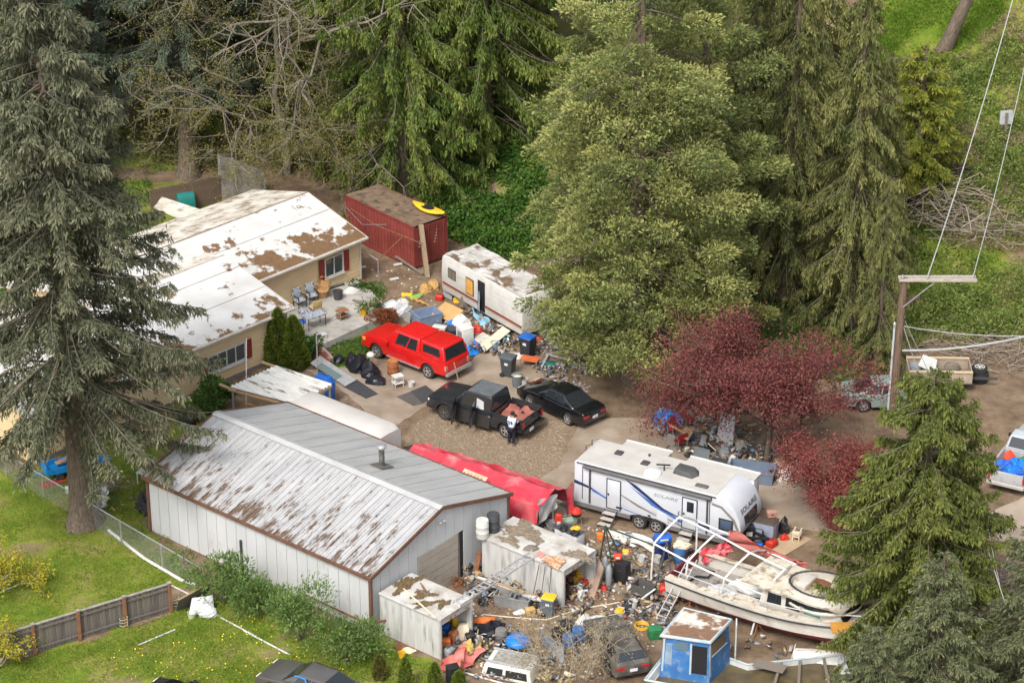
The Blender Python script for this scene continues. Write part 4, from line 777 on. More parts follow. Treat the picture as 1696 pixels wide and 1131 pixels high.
# ---------------------------------------------------------------- wooden fence along the lawn
FW = mat('grey_fence_wood', (.20, .175, .15), (.09, .078, .07), 4, .95, bump=.3, stretch=(10, 10, 1))
FW2 = mat('grey_fence_wood_b', (.15, .13, .115), (.075, .065, .06), 4, .95, bump=.3, stretch=(10, 10, 1)); CAPM = mat('fence_cap', (.33, .31, .28), (.22, .2, .18), 4, .9)
wf = thing('wooden_fence', 'weathered grey board fence crossing the lawn at the bottom left', 'fence', G(-60, 1118)); f0 = G(-60, 1118); f1 = G(284, 1012); d_ = f1-f0; hd_ = math.atan2(d_.y, d_.x); nb_ = int(d_.length/.145)
bds = [MB().box((0, 0, .72), (.138, .022, 1.36)).mesh('board', m_) for m_ in (FW, FW2)]
for k in range(nb_):
    o_ = link('board', bds[rnd.random() < .4], wf, d_*(k+.5)/nb_+Vector((0, 0, rnd.uniform(-.03, .02))), hd_); o_.rotation_euler = (rnd.uniform(-.02, .02), rnd.uniform(-.012, .012), hd_)
for k, px in enumerate((-25, 54, 128, 205, 282)):
    t = (px+60)/344.0; q = d_*t; po = MB().box((q.x+.05, q.y-.09, .74), (.12, .12, 1.56), hd_).build('post', mat('fence_post_wood', (.26, .12, .06), (.18, .085, .05), 4, .9), wf); MB().box((q.x+.05, q.y-.09, 1.54), (.16, .16, .05), hd_).build('post_cap', CAPM, po)
nrm = Vector((math.sin(hd_), -math.cos(hd_), 0))
for z, dd in ((.25, .04), (1.2, .04)): MB().bar(nrm*dd+Vector((0, 0, z)), d_+nrm*dd+Vector((0, 0, z)), .04, .09).build('rail', FW, wf)
MB().bar(Vector((0, 0, 1.425)), d_+Vector((0, 0, 1.425)), .13, .035).build('cap_rail', CAPM, wf)
bp_ = thing('fallen_fence_panel', 'fence panel tilted over at the end of the wooden fence', 'fence', G(287, 1005)); o0 = G(287, 1005); e0, e1, t0_, t1_ = G(292, 1012)-o0, G(340, 995)-o0, G(296, 993, .9)-o0, G(352, 962, 1.15)-o0
for k in range(9): a_, b2 = k/9, (k+.9)/9; MB().slab([e0.lerp(e1, a_), e0.lerp(e1, b2), t0_.lerp(t1_, b2), t0_.lerp(t1_, a_)], .025).build('board', FW, bp_)
MB().bar(t0_, t1_, .06, .05).build('cap_rail', WOOD, bp_)
# ---------------------------------------------------------------- chain-link fence
cf = thing('chain_link_fence', 'chain-link fence with grey top rail between lawn and garage', 'fence', G(-40, 745)); c0 = Vector((-26.3, 113.3, 0)); cf.location = c0; c1 = Vector((-13.6, 100.5, 0)); d_ = c1-c0; Lf = d_.length; u_ = d_/Lf
MB().tube([Vector((0, 0, 1.25)), d_+Vector((0, 0, 1.25))], .03, 6).build('top_rail', STEEL, cf)
for k in range(7): q = u_*(Lf*k/6); MB().tube([q, q+Vector((0, 0, 1.3))], .035, 6).build('post', STEEL, cf)
n_ = int(Lf/.10); Q = []
for k in range(n_):
    for s_ in (-1, 1):
        x = k*.10; a_ = max(0, min(Lf, x)); b2 = max(0, min(Lf, x+s_*1.2)); fr = abs(b2-a_)/1.2 if s_ else 1; Q.append([tuple(u_*a_+Vector((0, 0, .03))), tuple(u_*b2+Vector((0, 0, .03+1.2*fr)))])
V, F = strips(np.array(Q), np.full((len(Q), 2), .0028)); tag(link('wire_mesh', npmesh('wire_mesh', V, F, STEEL), cf), kind='stuff')
# white pipe lying along the lawn edge
tag(MB().tube([G(180, 878, .08), G(240, 925, .07), G(300, 960, .07), G(326, 969, .12)], .075, 8).build('white_pipe', WHITE), 'long white plastic pipe lying on the grass below the chain-link fence', 'pipe')
for k, (a_, b2, lb) in enumerate([((365, 1022), (425, 1054), 'white edging stick left of the dark car, upper one'), ((404, 1044), (480, 1084), 'white edging stick left of the dark car, lower one'), ((229, 1068), (290, 1042), 'white edging stick on the grass before the wooden fence'), ((284, 969), (314, 984), 'broken white stick beside the fallen panel')]):
    tag(MB().tube([G(*a_, .04), G(*b2, .04)], .035, 6).build('edging_stick', WHITE), lb, 'stick', 'white edging sticks in the grass')
# ---------------------------------------------------------------- red tarp shelter
TR = mat('red_tarp', (.60, .05, .075), (.48, .03, .05), 1.4, .45, bump=.9, patch=(.58, .24, .24), amt=.40, pscale=.8, soft=.14, spec=.5)
ts = thing('tarp_shelter', 'long shelter covered by a crumpled red tarp behind the garage', 'shelter', Vector((1.15, 105.2, 0)), R(141))
rs = np.random.RandomState(4); P = []; NX, NY = 56, 24; Lt, Wt = 8.3, 2.6
for i in range(NX+1):
    t = i/NX; row = []; bay = abs(math.sin(t*math.pi*4.0)); h_ = 2.12-.13*(1-(1-bay)**2)-.35*t*t; wv = Wt*(1-.15*t)
    for j in range(NY+1):
        s_ = -1+2*j/NY; e = abs(s_); y = -wv/2+wv/2*s_; z = h_*(1-.22*e) - .10*math.sin(math.pi*e)*(.4+.6*bay) - max(0, e-.86)*5.5
        fold = .035*abs(math.sin(t*41+s_*7))+.03*abs(math.sin(t*27-s_*12))+.02*abs(math.sin(t*90+s_*3)); row.append((Lt*t+.04*math.sin(s_*9), y, max(z-fold, .05)))
    P.append(row)
b = MB(); b.grid(P); b.grid([[(x, y, z-.02) for x, y, z in r_] for r_ in P]); b.build('tarp', TR, ts, True)
b = MB(); b.grid([[(-.02-.12*math.sin(j*1.1)*k/8, -Wt+.02-.08*math.sin(k+j)*.5-.15*k/8+.5*(j/6), 1.95-.22*k-.05*j) for j in range(7)] for k in range(9)]); b.grid([[(-.05-.12*math.sin(j*1.1)*k/8, -Wt+.02-.08*math.sin(k+j)*.5-.15*k/8+.5*(j/6), 1.95-.22*k-.05*j) for j in range(7)] for k in range(9)]); b.build('hanging_flap', TR, ts, 'all')
b = MB(); b.grid([[(.12+.05*math.sin(j*1.3+k), -.25-1.35*j/8, 1.9-.19*k*(1-.06*j)-.03*j) for j in range(9)] for k in range(8)]); b.grid([[(.15+.05*math.sin(j*1.3+k), -.25-1.35*j/8, 1.9-.19*k*(1-.06*j)-.03*j) for j in range(9)] for k in range(8)]); b.build('end_sheet', mat('white_sheet', (.55, .55, .53), (.42, .42, .4), 2, .7), ts, 'all')
for y in (-.1, -Wt/2, -Wt+.1):
    for x in (.1, 4, 8): MB().tube([(x, y, 0), (x, y, 1.4)], .03, 6).build('leg', STEEL, ts)
MB().slab([(4.6, -.02, 1.75), (3.2, -.02, 1.75), (3.2, -.35, 1.98), (4.6, -.35, 1.98)], .02).build('print_label', mat('print_label', (.62, .45, .32), (.5, .3, .2), 3, .7), ts)
for k in range(3): MB().lathe([(.10, 0), (.14, .012), (.10, .02)], 12, cap=False).build('printed_ring', flat('print_brown', (.42, .12, .08)), ts).location = (4.35-.4*k, -.19, 1.885)
tag(MB().rings([[(.9*math.cos(a_)*r_*(1+.2*math.sin(5*a_)), .5*math.sin(a_)*r_, z+.05*math.sin(3*a_)) for a_ in [j*math.pi/8 for j in range(16)]] for r_, z in ((1, 0), (.95, .5), (.7, .85), (.3, 1.0))]).build('black_sheeting', BLACK, None, True), 'heap of black plastic sheeting at the far end of the red tarp', 'sheeting').location = G(690, 770)
# barrels on the larger shed
def barrel(name, label, loc, m_, r_=.29, h_=.88, grp=None, lidm=None):
    o_ = thing(name, label, 'barrel', loc, 0, grp)
    MB().lathe([(r_*.93, 0), (r_, .05), (r_*.98, h_*.3), (r_*1.03, h_*.33), (r_*.98, h_*.36), (r_*.98, h_*.64), (r_*1.03, h_*.67), (r_*.98, h_*.7), (r_, h_-.05), (r_*.94, h_)], 20).build('drum', m_, o_, True)
    MB().lathe([(r_*.88, h_), (r_*.9, h_+.015), (r_*.2, h_+.01)], 18).build('lid', lidm or m_, o_, True)
    for s_ in (-1, 1): MB().lathe([(.05, h_), (.05, h_+.045)], 8, (s_*r_*.45, .02, 0)).build('bung', lidm or m_, o_)
    return o_
barrel('barrel', 'white plastic barrel on the shed roof against the garage wall', G(799, 889, 2.0), mat('barrel_white', (.62, .62, .58), (.5, .5, .46), 3, .5))
barrel('barrel', 'black plastic barrel on the shed roof behind the white one', G(817, 879, 2.0), DGREY)
# ---------------------------------------------------------------- vehicles
def arc(cx, cz, r_, a0, a1, n=9): return [(cx+r_*math.cos(R(a0+(a1-a0)*i/n)), cz+r_*math.sin(R(a0+(a1-a0)*i/n))) for i in range(n+1)]
CHROME = mat('chrome_rim', (.62, .62, .63), (.45, .45, .46), 8, .3, .7)
HUBM = mat('dark_rim', (.20, .19, .18), (.12, .11, .10), 6, .5, .5)
def wheel_meshes(r_, w_, rimm, spokes=6):
    t = MB().rings([[(r2*math.cos(a), y, r2*math.sin(a)) for a in [2*math.pi*j/24 for j in range(24)]] for r2, y in ((r_*.60, w_/2-.01), (r_*.92, w_/2), (r_, w_/2-.04), (r_, -w_/2+.04), (r_*.92, -w_/2), (r_*.60, -w_/2+.01))]).mesh('tyre', RUBBER, True)
    b = MB(); b.rings([[(r2*math.cos(a), y, r2*math.sin(a)) for a in [2*math.pi*j/20 for j in range(20)]] for r2, y in ((r_*.62, w_/2-.005), (r_*.66, w_/2+.006), (r_*.58, w_/2+.004), (r_*.55, w_/2-.05), (r_*.1, w_/2-.06))], False)
    for k in range(spokes): a = 2*math.pi*k/spokes; b.bar((r_*.08*math.cos(a), w_/2-.01, r_*.08*math.sin(a)), (r_*.60*math.cos(a), w_/2-.02, r_*.60*math.sin(a)), .03, r_*.16)
    b.rings([[(r2*math.cos(a), y, r2*math.sin(a)) for a in [2*math.pi*j/12 for j in range(12)]] for r2, y in ((r_*.16, w_/2-.03), (r_*.14, w_/2+.012), (r_*.02, w_/2+.016))])
    return t, b.mesh('rim', rimm, True)
def wheels(parent, xs_, y, r_, w_, rimm, spokes=6):
    t, rm = wheel_meshes(r_, w_, rimm, spokes)
    for x in xs_:
        for s_ in (1, -1):
            o_ = link('wheel', t, parent, (x, s_*y, r_), 0 if s_ > 0 else math.pi); link('rim', rm, o_)
def extr(poly, hw, yf, name, m_, parent, bevel=.05):
    """side outline extruded across the width, the sides shaped by yf(x, z)"""
    b = MB(); b.rings([[(x, -hw*yf(x, z), z) for x, z in poly], [(x, hw*yf(x, z), z) for x, z in poly]]); return b.build(name, m_, parent, True, bevel, 3)
class Cab:
    """greenhouse between a base outline and a smaller roof"""
    def __init__(s, xr, xf, xr2, xf2, hb, ht, zb, ztop): s.b = (xr, xf, hb, zb); s.t = (xr2, xf2, ht, ztop)
    def side(s, u, v, sg, off=.006):
        xb = s.b[0]+(s.b[1]-s.b[0])*u; xt = s.t[0]+(s.t[1]-s.t[0])*u; return (xb+(xt-xb)*v, sg*(s.b[2]+(s.t[2]-s.b[2])*v+off), s.b[3]+(s.t[3]-s.b[3])*v)
    def end(s, u, v, f, off=.006):
        i = 1 if f > 0 else 0; x = s.b[i]+(s.t[i]-s.b[i])*v; h_ = s.b[2]+(s.t[2]-s.b[2])*v; return (x+f*off, h_*u, s.b[3]+(s.t[3]-s.b[3])*v)
    def build(s, m_, parent, name='cab', bevel=.07):
        xr, xf, hb, zb = s.b; xr2, xf2, ht, z2 = s.t; b = MB()
        b.rings([[(xr, -hb, zb), (xf, -hb, zb), (xf, hb, zb), (xr, hb, zb)], [(xr2, -ht, z2-.02), (xf2, -ht, z2-.02), (xf2, ht, z2-.02), (xr2, ht, z2-.02)]]); return b.build(name, m_, parent, True, bevel, 3)
    def sidewin(s, u0, u1, v0, v1, sg, parent, m_=None, u2=None, u3=None, name='window'):
        pts = [s.side(u0, v0, sg, .004), s.side(u1, v0, sg, .004), s.side(u1 if u3 is None else u3, v1, sg, .004), s.side(u0 if u2 is None else u2, v1, sg, .004)]
        b = MB(); b.rings([[(x, y-sg*.012, z) for x, y, z in pts], pts]); return b.build(name, m_ or GLASS, parent, False, .0)
    def endwin(s, f, v0, v1, w_, parent, name='windscreen', m_=None):
        pts = [s.end(-w_, v0, f, .005), s.end(w_, v0, f, .005), s.end(w_, v1, f, .005), s.end(-w_, v1, f, .005)]
        b = MB(); b.rings([[(x-f*.015, y, z) for x, y, z in pts], pts]); return b.build(name, m_ or GLASS, parent)
def paint(name, col, rough=.28, patch=None): return mat(name, col, tuple(c*.9 for c in col), 2, rough, .0, spec=.55, coat=.5, patch=patch, amt=.35, pscale=3, soft=.12)
LAMP = flat('lamp_lens', (.72, .66, .55), .25); TAIL = flat('tail_lens', (.45, .02, .02), .25); AMBER = flat('amber_lens', (.75, .30, .05), .3)
PLATE = flat('licence_plate', (.62, .63, .66), .5)
def truck_body(o, m_, L_, hw, fx, rx, wr, bed_solid, belt=1.16, hood=1.13, bedz=1.20, cabf=.75, cabr=-1.05):
    h2 = L_/2; ar = wr+.075
    poly = [(-h2+.06, .52)] + arc(rx, wr, ar, 180-8, 8)[0:] if False else [(-h2+.06, .50), (rx-ar, .48)] + arc(rx, wr, ar, 172, 8) + [(rx+ar, .42), (fx-ar, .42)] + arc(fx, wr, ar, 172, 8) + [(fx+ar, .45), (h2-.06, .45), (h2, .55), (h2, .90), (h2-.07, hood-.06), (h2-.30, hood-.01), (fx+.2, hood+.03), (cabf+.55, hood+.08), (cabf+.3, belt+.02), (cabr, belt+.02)]
    if bed_solid: poly += [(cabr-.01, bedz), (-h2+.06, bedz), (-h2+.02, bedz-.06), (-h2+.03, .6)]
    else: poly += [(cabr-.02, .74), (-h2+.1, .74), (-h2+.08, .6)]
    yf = lambda x, z: (1-.10*max(0, (z-.75))**1.0)*(1-.065*max(0, (abs(x)-h2+.6)/.6)**2)*(1-.05*max(0, .6-z))
    b_ = extr(poly, hw, yf, 'body', m_, o)
    MB().box((0, 0, .55), (L_*.86, hw*1.55, .42)).build('underbody', BLACK, o)
    return b_
# --- red pickup with canopy
RED = paint('red_truck_paint', (.56, .012, .012), .25)
t = thing('pickup_truck', 'bright red crew cab pickup with matching red canopy', 'pickup', Vector((-5.0, 123.25, .02)), R(139.6)); L_ = 5.85
truck_body(t, RED, L_, 1.0, 1.86, -1.72, .40, True)
c = Cab(-1.12, 1.40, -1.0, .66, .93, .78, 1.16, 1.95); c.build(RED, t)
for sg in (1, -1):
    c.sidewin(.40, .70, .12, .86, sg, t, u3=.80, u2=.36); c.sidewin(.10, .37, .12, .86, sg, t, u3=.33, u2=.06)
    MB().box((1.02, sg*1.08, 1.22), (.14, .16, .18)).build('mirror', RED, t, True, .02)
    for x in (.22, -.86): MB().box((x, sg*.985, .92), (.16, .03, .045)).build('door_handle', RED, t)
    for x in (.95, -.02, -1.08): MB().box((x, sg*.978, .76), (.012, .012, .58)).build('door_seam', BLACK, t)
    MB().box((-.05, sg*1.0, .43), (2.3, .16, .05)).build('running_board', CHROME, t)
c.endwin(1, .10, .90, .86, t, m_=glass('windscreen_glass', (.16, .13, .10), .1)); 
for k in range(-4, 5): MB().box((-.2, k*.15, 1.938), (1.35, .035, .02)).build('roof_rib', RED, t)
k = Cab(-2.86, -1.16, -2.62, -1.10, .95, .80, 1.18, 1.97); cn = k.build(RED, t, 'canopy')
for sg in (1, -1): k.sidewin(.16, .88, .30, .80, sg, cn)
k.endwin(-1, .12, .86, .84, cn, 'rear_hatch_glass')
MB().box((-2.89, 0, .88), (.03, 1.55, .54)).build('tailgate', RED, t, True, .02)
for sg in (1, -1):
    MB().box((-2.86, sg*.83, .86), (.12, .2, .34)).build('tail_light', flat('pink_lens', (.62, .20, .16), .25), t, True, .03); MB().box((2.84, sg*.70, .86), (.16, .38, .22)).build('headlight', LAMP, t, True, .03); MB().box((2.76, sg*.93, .86), (.2, .12, .2)).build('turn_signal', AMBER, t, True, .03)
MB().box((-2.98, 0, .55), (.16, 1.9, .18)).build('rear_bumper', CHROME, t, True, .04); MB().box((2.92, 0, .55), (.14, 1.86, .22)).build('front_bumper', RED, t, True, .05); MB().box((2.90, 0, .80), (.06, .95, .22)).build('grille', BLACK, t)
wheels(t, (1.86, -1.72), .86, .40, .27, CHROME, 5)
# --- black pickup, left doors open
BLK = paint('black_truck_paint', (.020, .023, .028), .22, (.04, .043, .05))
t = thing('pickup_truck', 'black crew cab pickup with its two left doors open', 'pickup', Vector((-1.35, 116.75, .01)), R(148)); L_ = 5.65
truck_body(t, BLK, L_, .98, 1.78, -1.82, .41, False, cabr=-.95)
c = Cab(-1.0, 1.30, -.88, .62, .91, .76, 1.16, 1.90); c.build(BLK, t)
rfm = mat('blue_grey_roof', (.13, .145, .155), (.09, .10, .11), 2, .4, spec=.5)  # roof skin and ribs, a paler blue-grey than the body
for kk in range(-3, 4): MB().box((-.15, kk*.17, 1.888), (1.30, .07, .022)).build('roof_rib', rfm, t)
MB().box((-.13, 0, 1.878), (1.36, 1.38, .012)).build('roof_skin', rfm, t)
INT = flat('cab_interior_shade', (.028, .025, .022), .9)
for sg in (-1,): c.sidewin(.42, .72, .12, .86, sg, t, u3=.82, u2=.38); c.sidewin(.10, .38, .12, .86, sg, t, u3=.34, u2=.06)
c.sidewin(.44, .80, -1.15, .90, 1, t, INT, u3=.86, u2=.40, name='door_opening'); c.sidewin(.06, .40, -1.15, .90, 1, t, INT, u3=.36, u2=.02, name='door_opening')  # dark panels painted in for the shaded cab interior
for x in (.35, -.55):
    se = MB().box((x, .45, .95), (.5, .5, .3)).build('seat', DGREY, t, True, .05); MB().box((x-.22, .45, 1.3), (.14, .5, .55)).build('seat_back', DGREY, se, True, .05)
c.endwin(1, .10, .90, .86, t); c.endwin(-1, .18, .85, .80, t, 'rear_window')
MB().slab([(-.05, .95, .62), (-.55, .95, .62), (-.5, .88, 1.6), (-.1, .86, 1.7)], .02).build('seat_cover', mat('white_cloth', (.60, .60, .62), (.45, .45, .48), 5, .9), t)
def open_door(x, ln, ang, nm='door'):
    d_ = thing('door', None, None, (x, .95, 0), 0); d_.parent = t; d_.rotation_euler = (0, 0, R(ang))
    dm = MB().box((-ln/2, 0, .78), (ln, .07, .64)).build('door_panel', BLK, d_, True, .02)
    fr = MB(); fr.bar((-.02, 0, 1.1), (-.32, -.10, 1.72), .04, .05).bar((-.32, -.10, 1.72), (-ln+.04, -.10, 1.72), .04, .05).bar((-ln+.02, 0, 1.1), (-ln+.05, -.10, 1.72), .04, .05); fr.build('window_frame', BLK, d_)
    MB().slab([(-.05, 0, 1.1), (-ln+.04, 0, 1.1), (-ln+.06, -.095, 1.70), (-.33, -.095, 1.70)], .012).build('door_glass', GLASS, d_)
    MB().box((-ln*.5, -.045, .80), (ln*.86, .03, .5)).build('door_trim', flat('trim_grey', (.10, .10, .105)), d_)
    return d_
open_door(1.12, 1.05, -68); open_door(.0, .9, -72)
MB().box((-1.9, .93, .97), (1.80, .09, .48)).build('bed_side', BLK, t, True, .03); MB().box((-1.9, -.93, .97), (1.80, .09, .48)).build('bed_side', BLK, t, True, .03)
MB().box((-1.04, 0, .93), (.06, 1.8, .40)).build('bed_front', BLK, t); MB().box((-2.77, 0, .90), (.08, 1.74, .64)).build('tailgate', BLK, t, True, .02)
bl = MB(); bl.grid([[(-1.12-1.58*i/9, -.82+1.64*j/7, .92+.09*math.sin(i*1.7+j)+.07*math.sin(j*2.1-i)) for j in range(8)] for i in range(10)]); tag(bl.build('load_cover', mat('salmon_tarp', (.36, .13, .10), (.25, .085, .065), 2, .8, bump=.4), None, 'all'), 'dull red cover lying in the bed of the black pickup', 'tarp'); o_ = bpy.data.objects['load_cover']; o_.location = t.location; o_.rotation_euler = t.rotation_euler
for sg in (1, -1):
    MB().box((-2.79, sg*.86, .90), (.07, .14, .36)).build('tail_light', TAIL, t, True, .02); MB().box((2.72, sg*.72, .88), (.16, .38, .2)).build('headlight', LAMP, t, True, .03)
    for x in (.0,): MB().box((-.86, sg*.955, .92), (.14, .03, .04)).build('door_handle', CHROME, t)
MB().box((1.05, -1.06, 1.22), (.14, .16, .18)).build('mirror', BLK, t, True, .02)
MB().box((-2.88, 0, .55), (.14, 1.84, .18)).build('rear_bumper', BLK, t, True, .04); MB().box((2.82, 0, .55), (.14, 1.84, .22)).build('front_bumper', BLK, t, True, .05); MB().box((2.80, 0, .82), (.06, .92, .22)).build('grille', DGREY, t)
MB().box((-2.96, .35, .58), (.015, .34, .16)).build('licence_plate', PLATE, t)
wheels(t, (1.78,), .85, .40, .27, HUBM, 5); wheels(t, (-1.82,), .85, .40, .27, CHROME, 5)
# --- cars by outline
def car(name, label, loc, rz, m_, L_=4.85, hw=.90, belt=.90, roof=1.40, fx=1.38, rx=-1.34, wr=.33, cab=(-1.75, 1.05, -.78, .28), rim=CHROME, hood=.90, deck=.98, wag=False, spk=6):
    o = thing(name, label, 'car', loc, rz); h2 = L_/2; ar = wr+.06
    poly = [(-h2+.08, .32), (rx-ar, .30)] + arc(rx, wr, ar, 172, 8) + [(rx+ar, .24), (fx-ar, .24)] + arc(fx, wr, ar, 172, 8) + [(fx+ar, .26), (h2-.08, .28), (h2, .42), (h2-.02, .62), (h2-.18, .74), (fx+.1, hood-.04), (cab[1]+.05, hood+.02), (cab[1]-.4, belt+.02), (cab[0]+.4, belt+.03), (cab[0]-.02, deck), (-h2+.12, deck-.03), (-h2+.02, deck-.12), (-h2, .6)]
    yf = lambda x, z: (1-.14*max(0, z-.6))*(1-.13*max(0, (abs(x)-h2+.9)/.9)**2)
    extr(poly, hw, yf, 'body', m_, o); MB().box((0, 0, .38), (L_*.84, hw*1.5, .3)).build('underbody', BLACK, o)
    c = Cab(cab[0], cab[1], cab[2], cab[3], hw*.90, hw*.66, belt, roof); cb_ = c.build(m_, o, 'roof', .13)
    for sg in (1, -1):
        c.sidewin(.47, .80, .16, .86, sg, o, u3=.86, u2=.46); c.sidewin(.20, .44, .16, .86, sg, o, u3=.43, u2=.12)
        MB().box((cab[1]-.55, sg*(hw+.06), belt+.08), (.18, .18, .13)).build('mirror', m_, o, True, .03); MB().box((-.35, sg*(hw*.985), belt-.14), (.16, .025, .035)).build('door_handle', m_, o)
        MB().box((h2-.20, sg*hw*.66, .66), (.22, .36, .13)).build('headlight', LAMP, o, True, .03); MB().box((-h2+.06, sg*hw*.64, .74), (.12, .38, .14)).build('tail_light', TAIL, o, True, .03)
        for x in (cab[1]-.45, -.45): MB().box((x, sg*hw*.985, .60), (.010, .012, .5)).build('door_seam', BLACK, o)
    c.endwin(1, .08, .92, .88, o); c.endwin(-1, .08, .92, .86, o, 'rear_window')
    MB().box((-h2-.01, 0, .62), (.02, .34, .14)).build('licence_plate', PLATE, o)
    wheels(o, (fx, rx), hw-.12, wr, .21, rim, spk); return o
car('coupe', 'glossy black two-door coupe parked beside the pale cypress', Vector((2.45, 117.9, 0)), R(133.4), paint('black_car_paint', (.008, .009, .011), .15))
car('sedan', 'dark grey sedan parked on the grass with a blue-taped window', G(516, 1154), R(149), paint('charcoal_paint', (.085, .08, .075), .32), L_=4.7, cab=(-1.85, 1.0, -1.0, .2))
gm_ = bpy.data.objects['sedan']; 
for (a_, b_) in (((.62, .05), (.62, .95)), ((.62, .95), (.93, .95))): pass
MB().bar((.30, .70, 1.36), (-.22, .70, 1.36), .05, .03).build('blue_tape', flat('blue_tape', (.03, .25, .7)), gm_); MB().bar((-.22, .70, 1.36), (-.42, .86, .98), .05, .03).build('blue_tape', MATS['blue_tape'], gm_)
car('sedan', 'black car whose roof just shows at the bottom edge', G(316, 1186), R(149), MATS['black_car_paint'], L_=4.7, cab=(-1.85, 1.0, -1.0, .2))
WR = mat('wreck_paint', (.10, .098, .09), (.05, .048, .045), 2, .7, patch=(.20, .17, .13), amt=.42, pscale=1.6, soft=.15)
car('wrecked_car', 'dull dark wrecked hatchback between the bare brush and the blue boat', G(1020, 1085), R(108), WR, L_=4.3, hw=.85, cab=(-2.0, .75, -1.75, -.1), roof=1.32, rim=HUBM)
# --- silver pickup at the right edge
SIL = paint('silver_paint', (.40, .41, .42), .35, (.28, .28, .28))
t = thing('pickup_truck', 'silver pickup at the right edge with blue bags in its bed', 'pickup', G(1694, 778), R(62)); L_ = 5.4
truck_body(t, SIL, L_, .95, 1.7, -1.6, .37, False, cabr=-.3, cabf=.75)
c = Cab(-.35, 1.25, -.1, .65, .88, .74, 1.16, 1.80); c.build(mat('pale_blue_roof', (.42, .47, .50), (.36, .40, .43), 2, .4), t); c.endwin(-1, .15, .88, .85, t, 'rear_window'); c.endwin(1, .1, .9, .85, t)
for sg in (1, -1):
    c.sidewin(.2, .75, .14, .88, sg, t); MB().box((-1.5, sg*.90, .97), (2.35, .10, .46)).build('bed_side', SIL, t, True, .03); MB().box((-2.66, sg*.84, .85), (.06, .12, .30)).build('tail_light', TAIL, t)
    MB().box((1.0, sg*1.05, 1.2), (.12, .16, .16)).build('mirror', BLACK, t)
MB().box((-2.65, 0, .86), (.08, 1.6, .55)).build('tailgate', SIL, t, True, .02); MB().box((-2.78, 0, .55), (.16, 1.84, .18)).build('rear_bumper', mat('dull_bumper', (.42, .40, .37)), t, True, .04); MB().box((-.38, 0, .92), (.06, 1.7, .4)).build('bed_front', SIL, t)
wheels(t, (1.7, -1.6), .82, .37, .25, CHROME, 6); sp = t
# --- wooden utility trailer on the right, with spare wheel
ut = thing('utility_trailer', 'plywood-sided utility trailer full of scrap on the dirt at the right', 'trailer', G(1553, 640), R(-2))
MB().box((0, 0, .60), (3.2, 1.6, .08)).build('bed', OLDWOOD, ut)
for y in (-.8, .8): MB().box((0, y, .92), (3.2, .05, .58)).build('side_board', mat('plywood_edge', (.40, .33, .25), (.30, .24, .18), 3, .8), ut); MB().box((0, y, 1.24), (3.2, .16, .06)).build('side_cap', mat('new_plywood', (.58, .45, .29), (.50, .38, .24), 2, .8), ut)
for x in (-1.58, 1.58): MB().box((x, 0, .92), (.05, 1.55, .58)).build('end_board', MATS['plywood_edge'], ut)
MB().bar((1.6, 0, .5), (3.0, 0, .5), .1, .1).build('tongue', DGREY, ut); wheels(ut, (-.1,), .9, .33, .2, HUBM, 5)
tag(MB().slab([G(1529, 588, 1.5), G(1552, 597, 1.3), G(1548, 618, 1.0), G(1520, 606, 1.2)], .06).build('crumpled_sheet', WHITE), 'crumpled white sheet lying in the utility trailer', 'sheet')
for k, (x, y, lb) in enumerate([(1517, 606, 'left'), (1540, 613, 'middle'), (1575, 606, 'right')]):
    tag(MB().rings([[(.42*math.cos(a_)*r2*(1+.2*math.sin(3*a_+k)), .3*math.sin(a_)*r2, z) for a_ in [j*math.pi/6 for j in range(12)]] for r2, z in ((.9, 0), (1, .2), (.7, .42), (.2, .5))]).build('scrap_bundle', [GREY, WHITE, OLDWOOD][k], None, True), lb + ' bundle of scrap in the plywood-sided trailer', 'bundle').location = G(x, y, .64) if False else G(x, y+8, .64)
tt, rr = wheel_meshes(.40, .28, WHITE, 5)
for k in range(3):
    o_ = link('tyre', tt, None, G(1622, 632) + Vector((.05*math.sin(k*2), 0, .15+.29*k))); o_.rotation_euler = (R(90), 0, k); tag(o_, ['bottom', 'middle', 'top'][k] + ' tyre of the stack beside the utility trailer', 'tyre', 'stacked tyres by the utility trailer'); link('rim', rr, o_)
# --- pale green car half hidden behind the utility pole
car('sedan', 'pale green car mostly hidden behind the utility pole', G(1468, 668), R(4), paint('pale_green_paint', (.22, .30, .275), .35), L_=4.6)
# ---------------------------------------------------------------- white travel trailer
TRH = R(-28.2); t = thing('travel_trailer', 'large white travel trailer with blue and grey stripes', 'travel trailer', G(951, 762, 2.68) + Vector((0, 0, -2.68)), TRH); t.scale = (1, 1, .84)
TW = mat('trailer_gelcoat', (.53, .55, .585), (.475, .49, .525), 1, .35, spec=.5); TRF = mat('trailer_roof', (.47, .455, .42), (.40, .385, .355), 1.2, .7, patch=(.48, .46, .42), amt=.36, pscale=1.5, soft=.1); SKIRT = mat('trailer_skirt', (.17, .16, .155), None, 2, .5)
Wt, Ht, zb = 2.45, 3.18, .62; Lb = 7.35
poly = [(0, zb), (Lb+.35, zb), (Lb+.95, zb+.30), (Lb+1.10, zb+.85), (Lb+1.02, zb+1.35), (Lb+.78, zb+1.95), (Lb+.45, Ht-.22), (Lb+.12, Ht-.03), (Lb-.2, Ht), (.1, Ht), (0, Ht-.06)]
b = MB(); b.rings([[(x, 0, z) for x, z in poly], [(x, Wt, z) for x, z in poly]]); b.build('body', TW, t, True, .07, 3)
MB().box((Lb/2-.05, Wt/2, Ht+.012), (Lb-.3, Wt-.22, .02)).build('roof', TRF, t)
